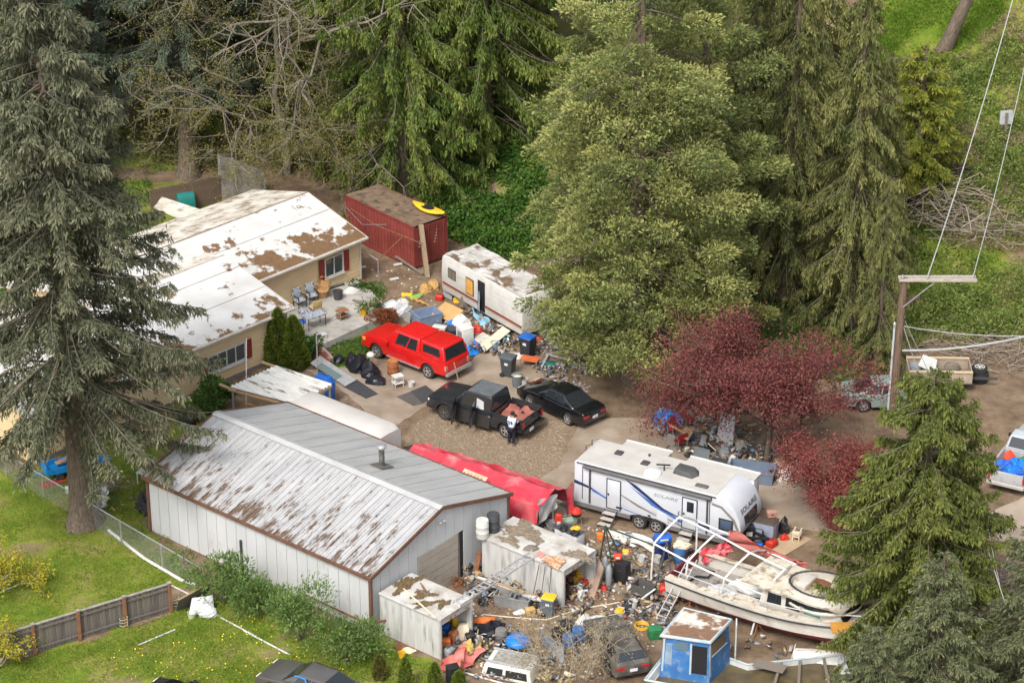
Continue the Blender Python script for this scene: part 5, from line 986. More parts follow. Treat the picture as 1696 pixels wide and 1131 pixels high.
[MB().box(((x0+x1)/2, -.012, .53), (x1-x0, .03, .22)).build('skirt', SKIRT, t) for x0, x1 in ((-.15, 2.93), (4.77, Lb+.35))]; MB().xz([(2.9, .62)]+[(3.85+.95*math.cos(a_*.35), .62+.22*math.sin(a_*.35)) for a_ in range(10)][::-1], -.02, .0).build('wheel_arch', BLACK, t); MB().box((Lb/2+.1, Wt/2, .50), (Lb+.3, Wt-.3, .2)).build('chassis', BLACK, t)
for x0, x1, dy in ((1.25, 3.55, .62), (4.55, 8.0, .62)):
    sl_ = MB().box(((x0+x1)/2, Wt+dy/2, 1.95), (x1-x0, dy, 2.1)).build('slide_out', TW, t, True, .03); MB().box(((x0+x1)/2, Wt+dy/2, 3.03), (x1-x0+.06, dy+.08, .04)).build('slide_roof', TRF, sl_); MB().box(((x0+x1)/2, Wt+dy+.03, 3.06), (x1-x0+.1, .07, .08)).build('topper_rail', WHITE, sl_)
MB().tube([(.55, -.10, Ht-.16), (Lb-.35, -.10, Ht-.16)], .10, 10).build('awning', mat('awning_grey', (.11, .105, .10), None, 3, .6), t, True); MB().box((Lb/2, -.02, Ht-.05), (Lb-.3, .05, .05)).build('gutter_rail', DGREY, t)
for x in (.85, Lb-.55): MB().box((x, -.06, 1.95), (.07, .06, 2.3)).build('awning_arm', DGREY, t)
NAVY = flat('navy_vinyl', (.015, .03, .10)); SBLUE = flat('blue_vinyl', (.05, .14, .42)); SGREY = flat('grey_vinyl', (.20, .19, .17)); SLG = flat('silver_vinyl', (.38, .40, .44))
def stripe(pts, m_, d=.004): MB().slab([(x, -d, z) for x, z in pts], .003).build('stripe', m_, t)
stripe([(.02, 2.02), (.85, 1.80), (2.0, 1.20), (.9, 1.66), (.02, 1.80)], NAVY); stripe([(.95, 1.72), (2.6, .98), (4.0, .72), (2.7, .90), (.95, 1.56)], SBLUE, .005); stripe([(1.0, 1.78), (2.3, 1.22), (3.6, .80), (2.2, 1.30)], SLG, .006)
stripe([(2.62, 2.85), (3.2, 2.62), (4.6, 1.62), (5.8, 1.20), (4.5, 1.50), (3.1, 2.45)], NAVY, .006); stripe([(2.85, 2.50), (4.1, 1.78), (5.6, 1.12), (6.9, .82), (5.5, 1.02), (4.0, 1.62)], SBLUE, .005); stripe([(1.9, 2.05), (3.4, 1.42), (5.1, .80), (3.3, 1.30)], SGREY, .007); stripe([(4.0, 1.30), (5.6, .86), (6.3, .66), (5.5, .78)], SGREY, .008)
stripe([(6.0, 1.35), (6.9, 1.20), (7.0, .92), (6.1, 1.08)], NAVY, .004); stripe([(6.9, .82), (8.1, .80), (8.3, .92), (7.2, .74)], SGREY, .005)
def tdoor(x0, x1, z0, z1, win=None):
    d_ = MB().box(((x0+x1)/2, -.012, (z0+z1)/2), (x1-x0, .03, z1-z0)).build('door', TW, t, True, .01)
    for c_, s_ in (((x0, (z0+z1)/2), (.045, z1-z0)), ((x1, (z0+z1)/2), (.045, z1-z0)), (((x0+x1)/2, z1), (x1-x0, .045)), (((x0+x1)/2, z0), (x1-x0, .045))): MB().box((c_[0], -.03, c_[1]), (s_[0], .025, s_[1])).build('door_frame', flat('dark_frame', (.03, .035, .045)), d_)
    if win: MB().box((win[0], -.032, win[1]), (win[2], .02, win[3])).build('door_window', GLASS, d_)
    MB().box((x0+.09, -.045, (z0+z1)/2-.05), (.07, .04, .10)).build('handle', BLACK, d_)
tdoor(1.72, 2.42, .78, 2.62); tdoor(5.55, 6.28, .78, 2.66, (5.95, 2.15, .34, .62))
for x in (.5, 6.9): MB().box((x if x > 1 else .45, -.008, 1.95), (.035, .012, 2.1)).build('panel_seam', MATS['dark_frame'], t)
MB().box((7.72, -.010, 1.60), (.72, .02, .72)).build('window_surround', MATS['dark_frame'], t, True, .008); MB().box((7.72, -.022, 1.60), (.52, .02, .50)).build('front_side_window', glass('blue_glass', (.06, .09, .14), .1), t, True, .01)
wc = MB(); wc.slab([(7.0, -.006, 2.75), (7.5, -.006, 2.68), (8.15, -.006, 2.05), (8.42, -.006, 1.35), (8.36, -.006, 1.10), (8.28, -.006, 1.35), (8.0, -.006, 2.0), (7.45, -.006, 2.55), (7.0, -.006, 2.62)], .004); wc.build('cap_stripe', SGREY, t)
wc = MB(); wc.slab([(7.05, -.005, 1.02), (7.8, -.005, .96), (8.3, -.005, 1.02), (8.3, -.005, .92), (7.7, -.005, .84), (7.05, -.005, .94)], .004); wc.build('cap_stripe', NAVY, t)
text('lettering', 'SOLAIRE', .28, flat('letter_grey', (.26, .26, .26)), t, (4.68, -.012, 2.34), (R(90), 0, 0), .003, 1.15, .25)
# nose: window and lettering follow the sloping cap
s_ = math.atan2(.60, .24); nx_ = Lb+.92; 
fw_ = MB(); P_ = [(Lb+1.115, Wt*.22, zb+.80), (Lb+1.115, Wt*.78, zb+.80), (Lb+1.035, Wt*.78, zb+1.38), (Lb+1.035, Wt*.22, zb+1.38)]
fw_.rings([[(x-.03, y, z) for x, y, z in P_], [(x+.012, y, z) for x, y, z in P_]]); fw_.build('nose_window', GLASS, t)
tl_ = math.atan2(.24, .60); text('lettering', 'SOLAIRE', .36, flat('letter_dark', (.05, .055, .07)), t, (Lb+.93, Wt/2, zb+1.66), (R(90)-tl_-R(2), 0, R(90)), .004, 1.25, .15)
MB().tube([(.3, Wt*.55, Ht+.3), (-.06, Wt*.55, Ht+.15), (-.10, Wt*.55, .9)], .025, 6).build('ladder_rail', DGREY, t); MB().tube([(.3, Wt*.80, Ht+.3), (-.06, Wt*.80, Ht+.15), (-.10, Wt*.80, .9)], .025, 6).build('ladder_rail', DGREY, t)
for k in range(7): MB().tube([(-.09, Wt*.55, 1.0+.3*k), (-.09, Wt*.80, 1.0+.3*k)], .02, 6).build('ladder_rung', DGREY, t)
ac = MB(); ac.rings([[(4.55, 1.0, Ht+.02), (5.55, .92, Ht+.02), (5.75, 1.35, Ht+.02), (5.55, 1.78, Ht+.02), (4.55, 1.70, Ht+.02)], [(4.62, 1.05, Ht+.34), (5.35, 1.0, Ht+.27), (5.55, 1.35, Ht+.22), (5.35, 1.7, Ht+.27), (4.62, 1.65, Ht+.34)]]); ac.build('air_conditioner', flat('ac_grey', (.075, .075, .075), .6), t, True, .03)
for x, y, sx, sy in ((1.55, 1.55, .36, .36), (3.05, 1.25, .36, .36)): v_ = MB().box((x, y, Ht+.07), (sx, sy, .10)).build('roof_vent', DGREY, t, True, .02)
MB().lathe([(.42, 0), (.40, .10), (.28, .20), (.08, .24)], 18, (3.75, .55, Ht+.02)).build('skylight', mat('milky_dome', (.72, .72, .70), None, 2, .3), t, True)
MB().tube([(4.1, 1.05, Ht), (4.1, 1.05, Ht+.35)], .03, 6).build('antenna_mast', BLACK, t); MB().bar((3.75, .95, Ht+.36), (4.35, 1.2, Ht+.36), .08, .05).build('antenna', BLACK, t)
MB().box((6.25, .52, Ht+.06), (.62, .26, .13)).build('fridge_vent', flat('vent_grey', (.10, .10, .10)), t, True, .05)
MB().lathe([(.06, 0), (.06, .14)], 8, (2.9, 2.0, Ht)).build('plumbing_vent', DGREY, t); MB().lathe([(.06, 0), (.06, .14)], 8, (4.0, .72, Ht)).build('plumbing_vent', DGREY, t)
tt, rr = wheel_meshes(.36, .22, CHROME, 5)
for x in (3.42, 4.28):
    for y, rz in ((.03, math.pi), (Wt-.03, 0)): o_ = link('wheel', tt, t, (x, y, .36/.84), rz); o_.scale = (1, 1, 1/.84); link('rim', rr, o_)
for x in (1.85, 5.75):
    for k in range(3):
        st_ = MB().box((x+.1, -.22-.24*k, .58-.20*k), (.62, .24, .04)).build('step', mat('step_grey', (.45, .43, .40), None, 5, .6), t)
    for dx in (-.3, .32): MB().bar((x+.1+dx, -.05, .72), (x+.1+dx, -.85, .04), .03, .06).build('step_rail', DGREY, t)
MB().tube([(5.42, -.05, 1.1), (5.42, -.16, 1.1), (5.42, -.16, 1.75), (5.42, -.05, 1.75)], .018, 6).build('grab_handle', BLACK, t)
MB().bar((Lb+.6, Wt/2-.5, .5), (Lb+2.0, Wt/2, .5), .1, .12).build('hitch', BLACK, t); MB().bar((Lb+.6, Wt/2+.5, .5), (Lb+2.0, Wt/2, .5), .1, .12).build('hitch', BLACK, t); MB().tube([(Lb+1.7, Wt/2, .0), (Lb+1.7, Wt/2, .9)], .05, 8).build('jack', BLACK, t)
MB().box((2.35, -.02, .95), (.28, .03, .12)).build('hatch', MATS['dark_frame'], t); MB().box((4.55, -.01, 1.05), (.55, .02, .45)).build('hatch', TW, t); MB().lathe([(.07, 0), (.07, .03)], 10).build('inlet', BLACK, t).location = (3.9, -.03, .95)
# ---------------------------------------------------------------- old camper under the cypress
OC = mat('old_camper_white', (.57, .56, .525), (.47, .46, .425), 1.2, .6, patch=(.42, .37, .30), amt=.34, pscale=1.5, soft=.12); OCR = mat('torn_roof', (.55, .54, .52), (.36, .34, .31), 1.2, .8, patch=(.16, .11, .07), amt=.47, pscale=.9, soft=.04)
t = thing('old_camper', 'derelict white camper with a torn roof, half under the cypress', 'camper', G(732, 420, 2.65) + Vector((0, 0, -2.65)), R(-53)); Lc, Wc = 7.2, 2.35
b = MB(); pl = [(0, .5), (Lc, .5), (Lc, 2.3), (Lc-.3, 2.6), (.12, 2.62), (0, 2.45), (-.08, 1.6), (-.05, .9)]; b.rings([[(x, 0, z) for x, z in pl], [(x, Wc, z) for x, z in pl]]); b.build('body', OC, t, True, .05)
b = MB(); rsx = np.random.RandomState(6); b.grid([[(.15+(Lc-.5)*i/18, .08+(Wc-.16)*j/8, 2.63+.05*rsx.rand()+.05*math.sin(i*1.3+j)) for j in range(9)] for i in range(19)]); b.build('torn_roof', OCR, t)
for x0, x1, z0, z1 in ((.55, 1.28, 1.45, 2.05),): w_ = MB().box(((x0+x1)/2, -.01, (z0+z1)/2), (x1-x0, .03, z1-z0)).build('window', flat('window_frame_dark', (.05, .05, .05)), t, True, .03); [MB().box((x0+.2+.34*k, -.03, 1.75), (.30, .015, .48)).build('pane', glass('camper_pane', (.16, .13, .10), .2), w_) for k in (0, 1)]
w_ = MB().box((2.55, -.01, 1.62), (.72, .03, .98)).build('window', MATS['window_frame_dark'], t, True, .03); MB().box((2.55, -.032, 1.62), (.58, .015, .84)).build('orange_board', mat('orange_board', (.62, .33, .07), (.5, .25, .05), 3, .8), w_)
d_ = MB().box((3.6, -.01, 1.45), (.62, .03, 1.75)).build('doorway', BLACK, t); MB().slab([(3.35, -.04, .7), (3.75, -.30, .7), (3.75, -.30, 1.9), (3.5, -.04, 1.3)], .03).build('hanging_sheet', mat('pale_blue_sheet', (.42, .50, .60), None, 4, .8), d_)
MB().box((Lc/2, -.012, .98), (Lc-.1, .02, .12)).build('stripe', flat('maroon_vinyl', (.20, .05, .035)), t); MB().box((Lc/2, -.01, .86), (Lc-.1, .016, .06)).build('stripe', flat('tan_vinyl', (.42, .33, .24)), t)
for z in (1.25, 1.55, 1.85, 2.15): MB().box((Lc/2, -.004, z), (Lc-.2, .008, .012)).build('panel_seam', flat('seam', (.45, .44, .42)), t)
wheels(t, (3.4,), .0, .34, .22, HUBM, 5)
for o_ in [c_ for c_ in t.children if c_.name.startswith('wheel')]: o_.location.y = .12 if o_.location.y <= 0 and o_.rotation_euler.z > 1 else Wc-.12
MB().box((Lc/2, Wc/2, .42), (Lc-.4, Wc-.4, .2)).build('chassis', BLACK, t)
# ---------------------------------------------------------------- boats
BW = mat('boat_white', (.55, .53, .475), (.45, .42, .37), 1.5, .55, patch=(.36, .28, .19), amt=.37, pscale=1.6, soft=.10); BR_ = mat('boat_red_bottom', (.22, .035, .04), (.16, .025, .03), 2, .8); BDK = mat('boat_deck', (.57, .53, .45), (.45, .40, .31), 2, .75, patch=(.26, .20, .13), amt=.42, pscale=2.2, soft=.06)
S0 = G(1099.5, 956, 1.4); S1 = G(1400, 1054, 1.75); hb = math.atan2(S1.y-S0.y, S1.x-S0.x); Lb_ = 10.2
bo = thing('cabin_cruiser', 'old white cabin cruiser with red bottom propped up in the yard', 'boat', Vector((S0.x, S0.y, 0)), hb); BC = 1.52
def hbm(x): return 1.52*(.92+.08*min(1, x/3))*(1-max(0, (x/Lb_-.42)/.58)**2.3)+.02
def gzb(x): return 1.4+.55*(x/Lb_)**2
st_ = [Lb_*i/16 for i in range(17)]
def sect(x, lv): return [(x, BC+s*hbm(x)*k, z) for s, k, z in lv]
hs_ = []; bs_ = []
for x in st_:
    g = gzb(x); c = .60+.42*(x/Lb_)**2; kz = .22+.35*(x/Lb_)**4; kk = .94-.22*(x/Lb_)
    hs_.append([(x, BC-hbm(x), g), (x, BC-hbm(x)*1.02, g-.12), (x, BC-hbm(x)*kk, c), (x, BC+hbm(x)*kk, c), (x, BC+hbm(x)*1.02, g-.12), (x, BC+hbm(x), g), (x, BC+hbm(x)-.10, g), (x, BC+hbm(x)-.12, c+.1), (x, BC-hbm(x)+.12, c+.1), (x, BC-hbm(x)+.10, g)])
    bs_.append([(x, BC-hbm(x)*kk-.005, c+.02), (x, BC-hbm(x)*kk*.86, c-.22), (x, BC, kz), (x, BC+hbm(x)*kk*.86, c-.22), (x, BC+hbm(x)*kk+.005, c+.02)])
MB().rings(hs_).build('hull', BW, bo, True); MB().rings(bs_).build('bottom', BR_, bo, True)
MB().tube([(x, BC-hbm(x)*1.03, gzb(x)-.16) for x in st_], .035, 6).build('rub_rail', BLACK, bo); MB().tube([(x, BC+hbm(x)*1.03, gzb(x)-.16) for x in st_], .035, 6).build('rub_rail', BLACK, bo)
MB().box((-.02, BC, 1.12), (.08, 2.7, .55)).build('transom', BR_, bo)
b = MB(); b.grid([[(x, BC+s*hbm(x)*.93, gzb(x)-.62) for s in (-1, 0, 1)] for x in [.1+.55*i for i in range(9)]]); b.build('cockpit_floor', mat('cockpit_floor', (.36, .34, .31), (.24, .22, .2), 2, .9, patch=(.12, .10, .08), amt=.42, pscale=2, soft=.06), bo)
for sg in (-1, 1):
    b = MB(); xs_ = [.05+.42*i for i in range(24)]; b.grid([[(x, BC+sg*hbm(x), gzb(x)+.015) for x in xs_ if x < Lb_], [(x, BC+sg*max(.02, hbm(x)-.30), gzb(x)+.02) for x in xs_ if x < Lb_]]); b.build('side_deck', BDK, bo)
b = MB(); xs_ = [7.9+.115*20*i/20 for i in range(21)]; b.grid([[(x, BC-hbm(x)*.98, gzb(x)+.02), (x, BC, gzb(x)+.09), (x, BC+hbm(x)*.98, gzb(x)+.02)][0:3] for x in xs_]); b.build('foredeck', BDK, bo)
def cabr(x0, x1, h0, h1, z0, z1, sh=.25, n=5): return [[(x0, BC-h0, z0), (x1, BC-h0*.8, z0), (x1+.05, BC, z0), (x1, BC+h0*.8, z0), (x0, BC+h0, z0)], [(x0+sh*.3, BC-h1, z1), (x1-sh*2, BC-h1*.8, z1), (x1-sh*1.8, BC, z1), (x1-sh*2, BC+h1*.8, z1), (x0+sh*.3, BC+h1, z1)]]
cb_ = MB().rings(cabr(4.6, 8.7, 1.12, .98, 1.45, 2.42)).build('cabin', BW, bo, True, .04)
TEALG = glass('teal_glass', (.10, .26, .26), .12)
for k, (x0, x1, m_) in enumerate(((4.95, 5.65, GLASS), (5.85, 6.55, GLASS), (6.75, 7.6, TEALG))):
    def cp_(x, v): t_ = (x-4.6)/4.1; return (x-.3*v*t_, BC-(1.12-.224*t_)-.012+.11*v, 1.45+.97*v)
    MB().slab([cp_(x0, .30), cp_(x1, .30), cp_(x1, .82), cp_(x0+.05, .82)], .01).build('cabin_window', m_, cb_)
MB().slab([(8.62, BC-.85, 1.78), (8.66, BC+.85, 1.78), (8.32, BC+.78, 2.3), (8.30, BC-.78, 2.3)], .01).build('windscreen', GLASS, cb_)
b = MB(); P = []
for i in range(9):
    t_ = i/8; x = 3.7+4.9*t_; P.append([(x, BC+s*(1.25-.18*t_**3)*(1 if abs(s) < 1 else 1), 2.46+.05*math.cos(s*1.4)+.03*math.sin(i*2)) for s in (-1, -.5, 0, .5, 1)])
b.grid(P); b.grid([[(x, y, z-.06) for x, y, z in r_] for r_ in P]); b.build('cabin_roof', BDK, bo, 'all')
ring = lambda r0, z, f=1.0: [(7.15+1.5*r0*math.cos(a_)*(1 if math.cos(a_) > 0 else 1.15), BC+1.12*f*r0*math.sin(a_), z+.12*math.cos(a_)) for a_ in [2*math.pi*j/26 for j in range(26)]]
MB().rings([ring(1.10, 2.02), ring(1.13, 2.10), ring(1.08, 2.16)], False).build('visor', BDK, bo, True); MB().rings([ring(.98, 2.14), ring(.98, 2.36)], False).build('saloon_glass', GLASS, bo, True)
MB().rings([ring(1.02, 2.33), ring(1.06, 2.44), ring(.96, 2.80), ring(.90, 2.82), ring(.88, 2.50)], False).build('flybridge', BW, bo, True); MB().rings([ring(.985, 2.80), ring(.97, 2.86), ring(.91, 2.84)], False).build('coaming_rail', flat('dark_band', (.05, .05, .05)), bo, True)
MB().rings([ring(.88, 2.52), ring(.02, 2.52)], False).build('flybridge_floor', BDK, bo); MB().box((6.2, BC, 2.62), (.5, 1.0, .28)).build('helm_seat', BW, bo, True, .05); MB().box((7.9, BC+.1, 2.70), (.35, .9, .35)).build('console', BW, bo, True, .04)
MB().tube([(7.7, BC-.2, 2.55), (7.7, BC-.2, 3.2)], .07, 10).build('exhaust_stack', mat('old_metal', (.35, .32, .27)), bo); MB().prism([(6.55+.6*math.cos(k*.7)*(1+.2*math.sin(k*2.3)), BC+.35+.45*math.sin(k*.7)*(1+.25*math.sin(k*1.7))) for k in range(9)], 2.53, 2.56).build('rotten_patch', RUST, bo)
MB().tube([(.4+.8*i, BC-hbm(.4+.8*i)+.06, gzb(.4+.8*i)+.45) for i in range(12)], .022, 6).build('hand_rail', ALU, bo)
for i in (3, 6, 9): x = .4+.8*i; MB().tube([(x, BC-hbm(x)+.06, gzb(x)), (x, BC-hbm(x)+.06, gzb(x)+.45)], .018, 6).build('stanchion', ALU, bo)
tag(MB().box((0, 0, .03), (1.0, .8, .05)).build('hatch_board', mat('varnished_ply', (.55, .28, .06), (.46, .22, .04), 3, .5)), 'orange varnished board lying on the bow of the cruiser', 'board').location = G(1396, 1040, 1.95)
for x, lb in ((1.2, 'stern'), (4.6, 'middle'), (7.8, 'bow')):
    s_ = thing('boat_stand', 'steel jack stand propping the cruiser hull near its ' + lb, 'stand', bo.location + Matrix.Rotation(hb, 3, 'Z') @ Vector((x, BC-1.15, 0)), 0, 'jack stands under the cruiser')
    for k in range(3): MB().tube([(.4*math.cos(k*2.1), .4*math.sin(k*2.1), 0), (0, 0, .55)], .03, 6).build('leg', RUST, s_)
    MB().tube([(0, 0, .5), (0, .1, .80)], .03, 6).build('screw', STEEL, s_)
# things in the cockpit
def loc(o_, x, y, z): return o_.location + Matrix.Rotation(o_.rotation_euler.z, 3, 'Z') @ Vector((x, y, z))
def blob(sx, sy, h_, seed, n=13, lay=6):
    """a slumped, creased heap"""
    r_ = random.Random(seed); ph = [r_.uniform(0, 6) for _ in range(4)]; rg = []
    for i in range(lay+1):
        t_ = i/lay; rr_ = (1-t_**2.2)**.5*(1-.08*t_)+.02; k_ = .16 if 0 < i < lay else .06
        rg.append([(sx*rr_*math.cos(a_)*(1+.18*math.sin(3*a_+ph[0]+2*t_)+r_.uniform(-k_, k_)), sy*rr_*math.sin(a_)*(1+.18*math.sin(2*a_+ph[2])+r_.uniform(-k_, k_)), h_*max(0, t_*(1+.14*math.sin(2*a_+ph[1]))+r_.uniform(-.06, .06)*(i > 0))) for a_ in [2*math.pi*j/n for j in range(n)]])
    return MB().rings(rg)
HARD = {'can', 'toolbox', 'case', 'box', 'crate', 'container', 'cooler', 'grill', 'jug', 'drum', 'toy', 'tub', 'pail', 'hand truck', 'basin'}
def hardcase(o_, sx, sy, h_, m_, r_):
    MB().rings([[(-sx*.8, -sy*.8, 0), (sx*.8, -sy*.8, 0), (sx*.8, sy*.8, 0), (-sx*.8, sy*.8, 0)], [(-sx*.9, -sy*.9, h_*.8), (sx*.9, -sy*.9, h_*.8), (sx*.9, sy*.9, h_*.8), (-sx*.9, sy*.9, h_*.8)], [(-sx*.6, -sy*.6, h_), (sx*.6, -sy*.6, h_), (sx*.6, sy*.6, h_), (-sx*.6, sy*.6, h_)]]).build('shell', m_, o_, True, .025)
    MB().tube([(-sx*.45, 0, h_-.01), (-sx*.4, 0, h_+.06), (sx*.4, 0, h_+.06), (sx*.45, 0, h_-.01)], .02, 5).build('handle', DGREY, o_)
    MB().box((0, -sy*.9, h_*.45), (sx*.9, .03, h_*.3)).build('front_label', [WHITE, GREY, CARD][r_.randrange(3)], o_)
def scrapheap(o_, sx, sy, h_, m_, r_):
    ms = [m_, [OLDWOOD, GREY, RUST, DGREY, CARD, WHITE, STEEL][r_.randrange(7)], [OLDWOOD, GREY, ALU, DGREY, CREAM][r_.randrange(5)]]
    blob(sx*.7, sy*.7, h_*.7, r_.random()).build('core', m_, o_)
    for k in range(5):
        p_ = (r_.uniform(-.6, .6)*sx, r_.uniform(-.6, .6)*sy, h_*r_.uniform(.3, .9)); MB().box((0, 0, 0), (sx*r_.uniform(.4, 1.1), sy*r_.uniform(.2, .7), r_.choice((.03, .04, .18))), r_.uniform(0, 3), 0, r_.uniform(-.7, .7), r_.uniform(-.7, .7)).build('fragment', ms[k % 3], o_, False, .006).location = p_
    MB().tube([(-sx*.8, r_.uniform(-.3, .3), h_*.3), (sx*.8, r_.uniform(-.3, .3), h_*r_.uniform(.4, 1.1))], .025, 5).build('rod', ms[1], o_)
def bag(name, label, loc_, sx, sy, h_, m_, seed=1, rz=0.0, cat='bag', grp=None, neck=False):
    if cat in HARD or cat in ('scrap', 'clutter'):
        o_ = thing(name, label, cat, loc_, rz, grp); (hardcase if cat in HARD else scrapheap)(o_, sx, sy, h_, m_, random.Random(seed)); return o_
    o_ = tag(blob(sx, sy, h_, seed).build(name, m_, None, False), label, cat, grp); o_.location = loc_; o_.rotation_euler = (0, 0, rz)
    if neck: MB().lathe([(.05, h_*.92), (.035, h_*1.02), (.09, h_*1.12)], 8).build('knot', m_, o_, True)
    return o_
def drape(name, label, px, zs, m_, amp=.05, n=10, cat='tarp', seed=1, th=.012):
    """crumpled cloth between four surveyed corners with heights zs"""
    A = [G(x, y, z) for (x, y), z in zip(px, zs)]; o0 = Vector((A[0].x, A[0].y, 0)); r_ = random.Random(seed); f = [r_.uniform(4, 11) for _ in range(6)]; P = []
    for i in range(n+1):
        row = []
        for j in range(n+1):
            u, v = i/n, j/n; p_ = A[0].lerp(A[1], u).lerp(A[3].lerp(A[2], u), v)-o0; p_.z += amp*(.6*math.sin(f[0]*u+f[1]*v)+.5*math.sin(f[2]*u-f[3]*v+1)+.5*math.sin(2*f[4]*v+f[5]*u))+amp*.6; e_ = amp*.8; p_.x += e_*math.sin(f[1]*v*2+i); p_.y += e_*math.sin(f[0]*u*2+j); p_.z = max(p_.z, .035); row.append(p_)
        P.append(row)
    b = MB(); b.grid(P); b.grid([[p_-Vector((0, 0, th)) for p_ in r2] for r2 in P]); o_ = tag(b.build(name, m_, None, 'all'), label, cat); o_.location = o0; return o_
drape('red_cover', 'red tarp hanging over the stern rail of the cruiser', [(1160, 915), (1205, 897), (1215, 915), (1165, 935)], [1.5, 1.9, 1.5, .9], TR, .08, 10, seed=2)
drape('red_cover', 'faded red tarp bunched along the far side of the cruiser', [(1205, 885), (1335, 935), (1330, 945), (1215, 905)], [2.2, 1.9, 1.6, 1.6], mat('faded_red_tarp', (.40, .07, .06), (.32, .12, .10), 2, .6, bump=.4), .14, 14, seed=3)
bag('white_bundle', 'long white padded bundle lying in the cruiser cockpit', loc(bo, 3.2, 2.1, .85), 1.1, .42, .45, WHITE, 3, hb, 'bundle'); bag('white_bundle', 'dirty white sheet heaped beside the cabin of the cruiser', loc(bo, 3.7, .9, .85), .8, .45, .5, BDK, 4, hb, 'bundle'); bag('white_bundle', 'low white heap amid the cruiser cockpit', loc(bo, 2.3, 1.2, .82), .7, .5, .3, WHITE, 5, hb, 'bundle')
bag('red_bag', 'small red bag on the cruiser cockpit floor', loc(bo, 2.2, .45, .82), .28, .2, .22, REDP, 6); bag('yellow_bag', 'small yellow bag on the cruiser cockpit floor', loc(bo, 1.5, .6, .82), .26, .2, .2, YEL, 7)
tag(MB().tube([(0, 0, 0), (.3, .3, .05), (.8, .2, .05), (1.1, .6, .1), (.6, .9, .08)], .05, 8).build('black_hose', BLACK, None, True), 'black hose coiled in the stern of the cruiser', 'hose').location = loc(bo, .6, 1.2, .86)
# frame of poles over the boat
pf = thing('canopy_frame', 'bare white tube frame of a shelter standing over the boats', 'frame', G(1078, 960)); o0 = G(1078, 960)
ev = [G(x, y, 1.95)-o0 for x, y in ((1083, 900), (1139, 930), (1200, 958), (1263, 984))]; rd_ = [G(x, y, 2.85)-o0 for x, y in ((1125, 856), (1185, 884), (1242, 915), (1300, 942))]; ft = [G(x, y)-o0 for x, y in ((1078, 960), (1131, 993), (1190, 1015), (1244, 1050))]; fe = [G(x, y, 1.95)-o0 for x, y in ((1155, 862), (1213, 888), (1268, 912), (1320, 935))]
PW = mat('white_tube', (.72, .72, .70), (.62, .62, .6), 4, .4)
for k in range(4):
    MB().tube([ft[k], ev[k]], .045, 8).build('post', PW, pf, True); MB().tube([ev[k], ev[k].lerp(rd_[k], .5)+Vector((0, 0, .06)), rd_[k]], .045, 8).build('rafter', PW, pf, True); MB().tube([rd_[k], rd_[k].lerp(fe[k], .5)+Vector((0, 0, .06)), fe[k]], .045, 8).build('rafter', PW, pf, True)
    if k < 3: MB().tube([ev[k], ev[k+1]], .045, 8).build('purlin', PW, pf, True); MB().tube([rd_[k], rd_[k+1]], .045, 8).build('purlin', PW, pf, True); MB().tube([fe[k], fe[k+1]], .04, 8).build('purlin', PW, pf, True)
MB().tube([fe[0], Vector((fe[0].x, fe[0].y, 0))], .045, 8).build('post', PW, pf, True)
def ladder(name, label, a, b, w_, rungs, m_=ALU, side=None):
    a, b = Vector(a), Vector(b); o_ = thing(name, label, 'ladder', (a.x, a.y, 0)); o0 = Vector((a.x, a.y, 0)); d_ = (b-a).normalized(); sd_ = (side or d_.cross(Vector((0, 0, 1)))).normalized()*w_/2
    for s_ in (-1, 1): MB().bar(a+sd_*s_-o0, b+sd_*s_-o0, .03, .085).build('rail', m_, o_)
    for k in range(rungs): q = a.lerp(b, (k+.5)/rungs)-o0; MB().bar(q-sd_, q+sd_, .05, .05).build('rung', m_, o_)
    return o_
ladder('ladder', 'aluminium ladder leaning against the stern of the cruiser', G(1094, 1026), G(1148, 925, 1.9), .42, 9)
ladder('ladder', 'long aluminium ladder bridging the roofs of the two box sheds', G(756, 1000, 2.06), G(888, 914, 2.06), .42, 17)
# blue workboat
BB = mat('blue_boat_paint', (.05, .18, .42), (.035, .12, .31), 2, .6, patch=(.26, .32, .38), amt=.41, pscale=2.2, soft=.08); BBT = mat('pale_blue_trim', (.26, .40, .48), (.46, .48, .46), 3, .6, patch=(.5, .48, .42), amt=.4, pscale=5, soft=.08); BRF = mat('blue_boat_roof', (.60, .58, .53), (.44, .40, .34), 3, .8, patch=(.19, .11, .07), amt=.52, pscale=1.1, soft=.04)
bl_ = thing('blue_workboat', 'small derelict boat with a bright blue wheelhouse at the bottom', 'boat', Vector((0, 0, 0)), 0)
Q = [G(1093.5, 1051.8, 2.35), G(1177, 1063.8, 2.35), G(1213, 1025.5, 2.5), G(1132, 1006, 2.5)]; o0 = Vector((Q[0].x, Q[0].y, 0)); bl_.location = o0
Q = [q-o0 for q in Q]; cen = (Q[0]+Q[1]+Q[2]+Q[3])/4
def ins(q, f, z): v = cen+(q-cen)*f; return Vector((v.x, v.y, z))
MB().rings([[ins(q, 1.0, .3) for q in Q], [ins(q, .97, 1.35) for q in Q], [ins(q, .90, Q[0].z-.05) for q in Q]]).build('wheelhouse', BB, bl_, False, .03)
MB().rings([[ins(q, .96, q.z-.12) for q in Q], [ins(q, 1.03, q.z-.06) for q in Q], [ins(q, 1.0, q.z+.05) for q in Q], [ins(q, .95, q.z+.06) for q in Q], [ins(q, .93, q.z+.02) for q in Q]]).build('roof_edge', BBT, bl_, True, .02)
MB().rings([[ins(q, .94, q.z-.02) for q in Q], [ins(q, .90, q.z+.045) for q in Q]]).build('roof', BRF, bl_)
ax = (Q[1]-Q[0]).normalized(); by = (Q[3]-Q[0]).normalized()
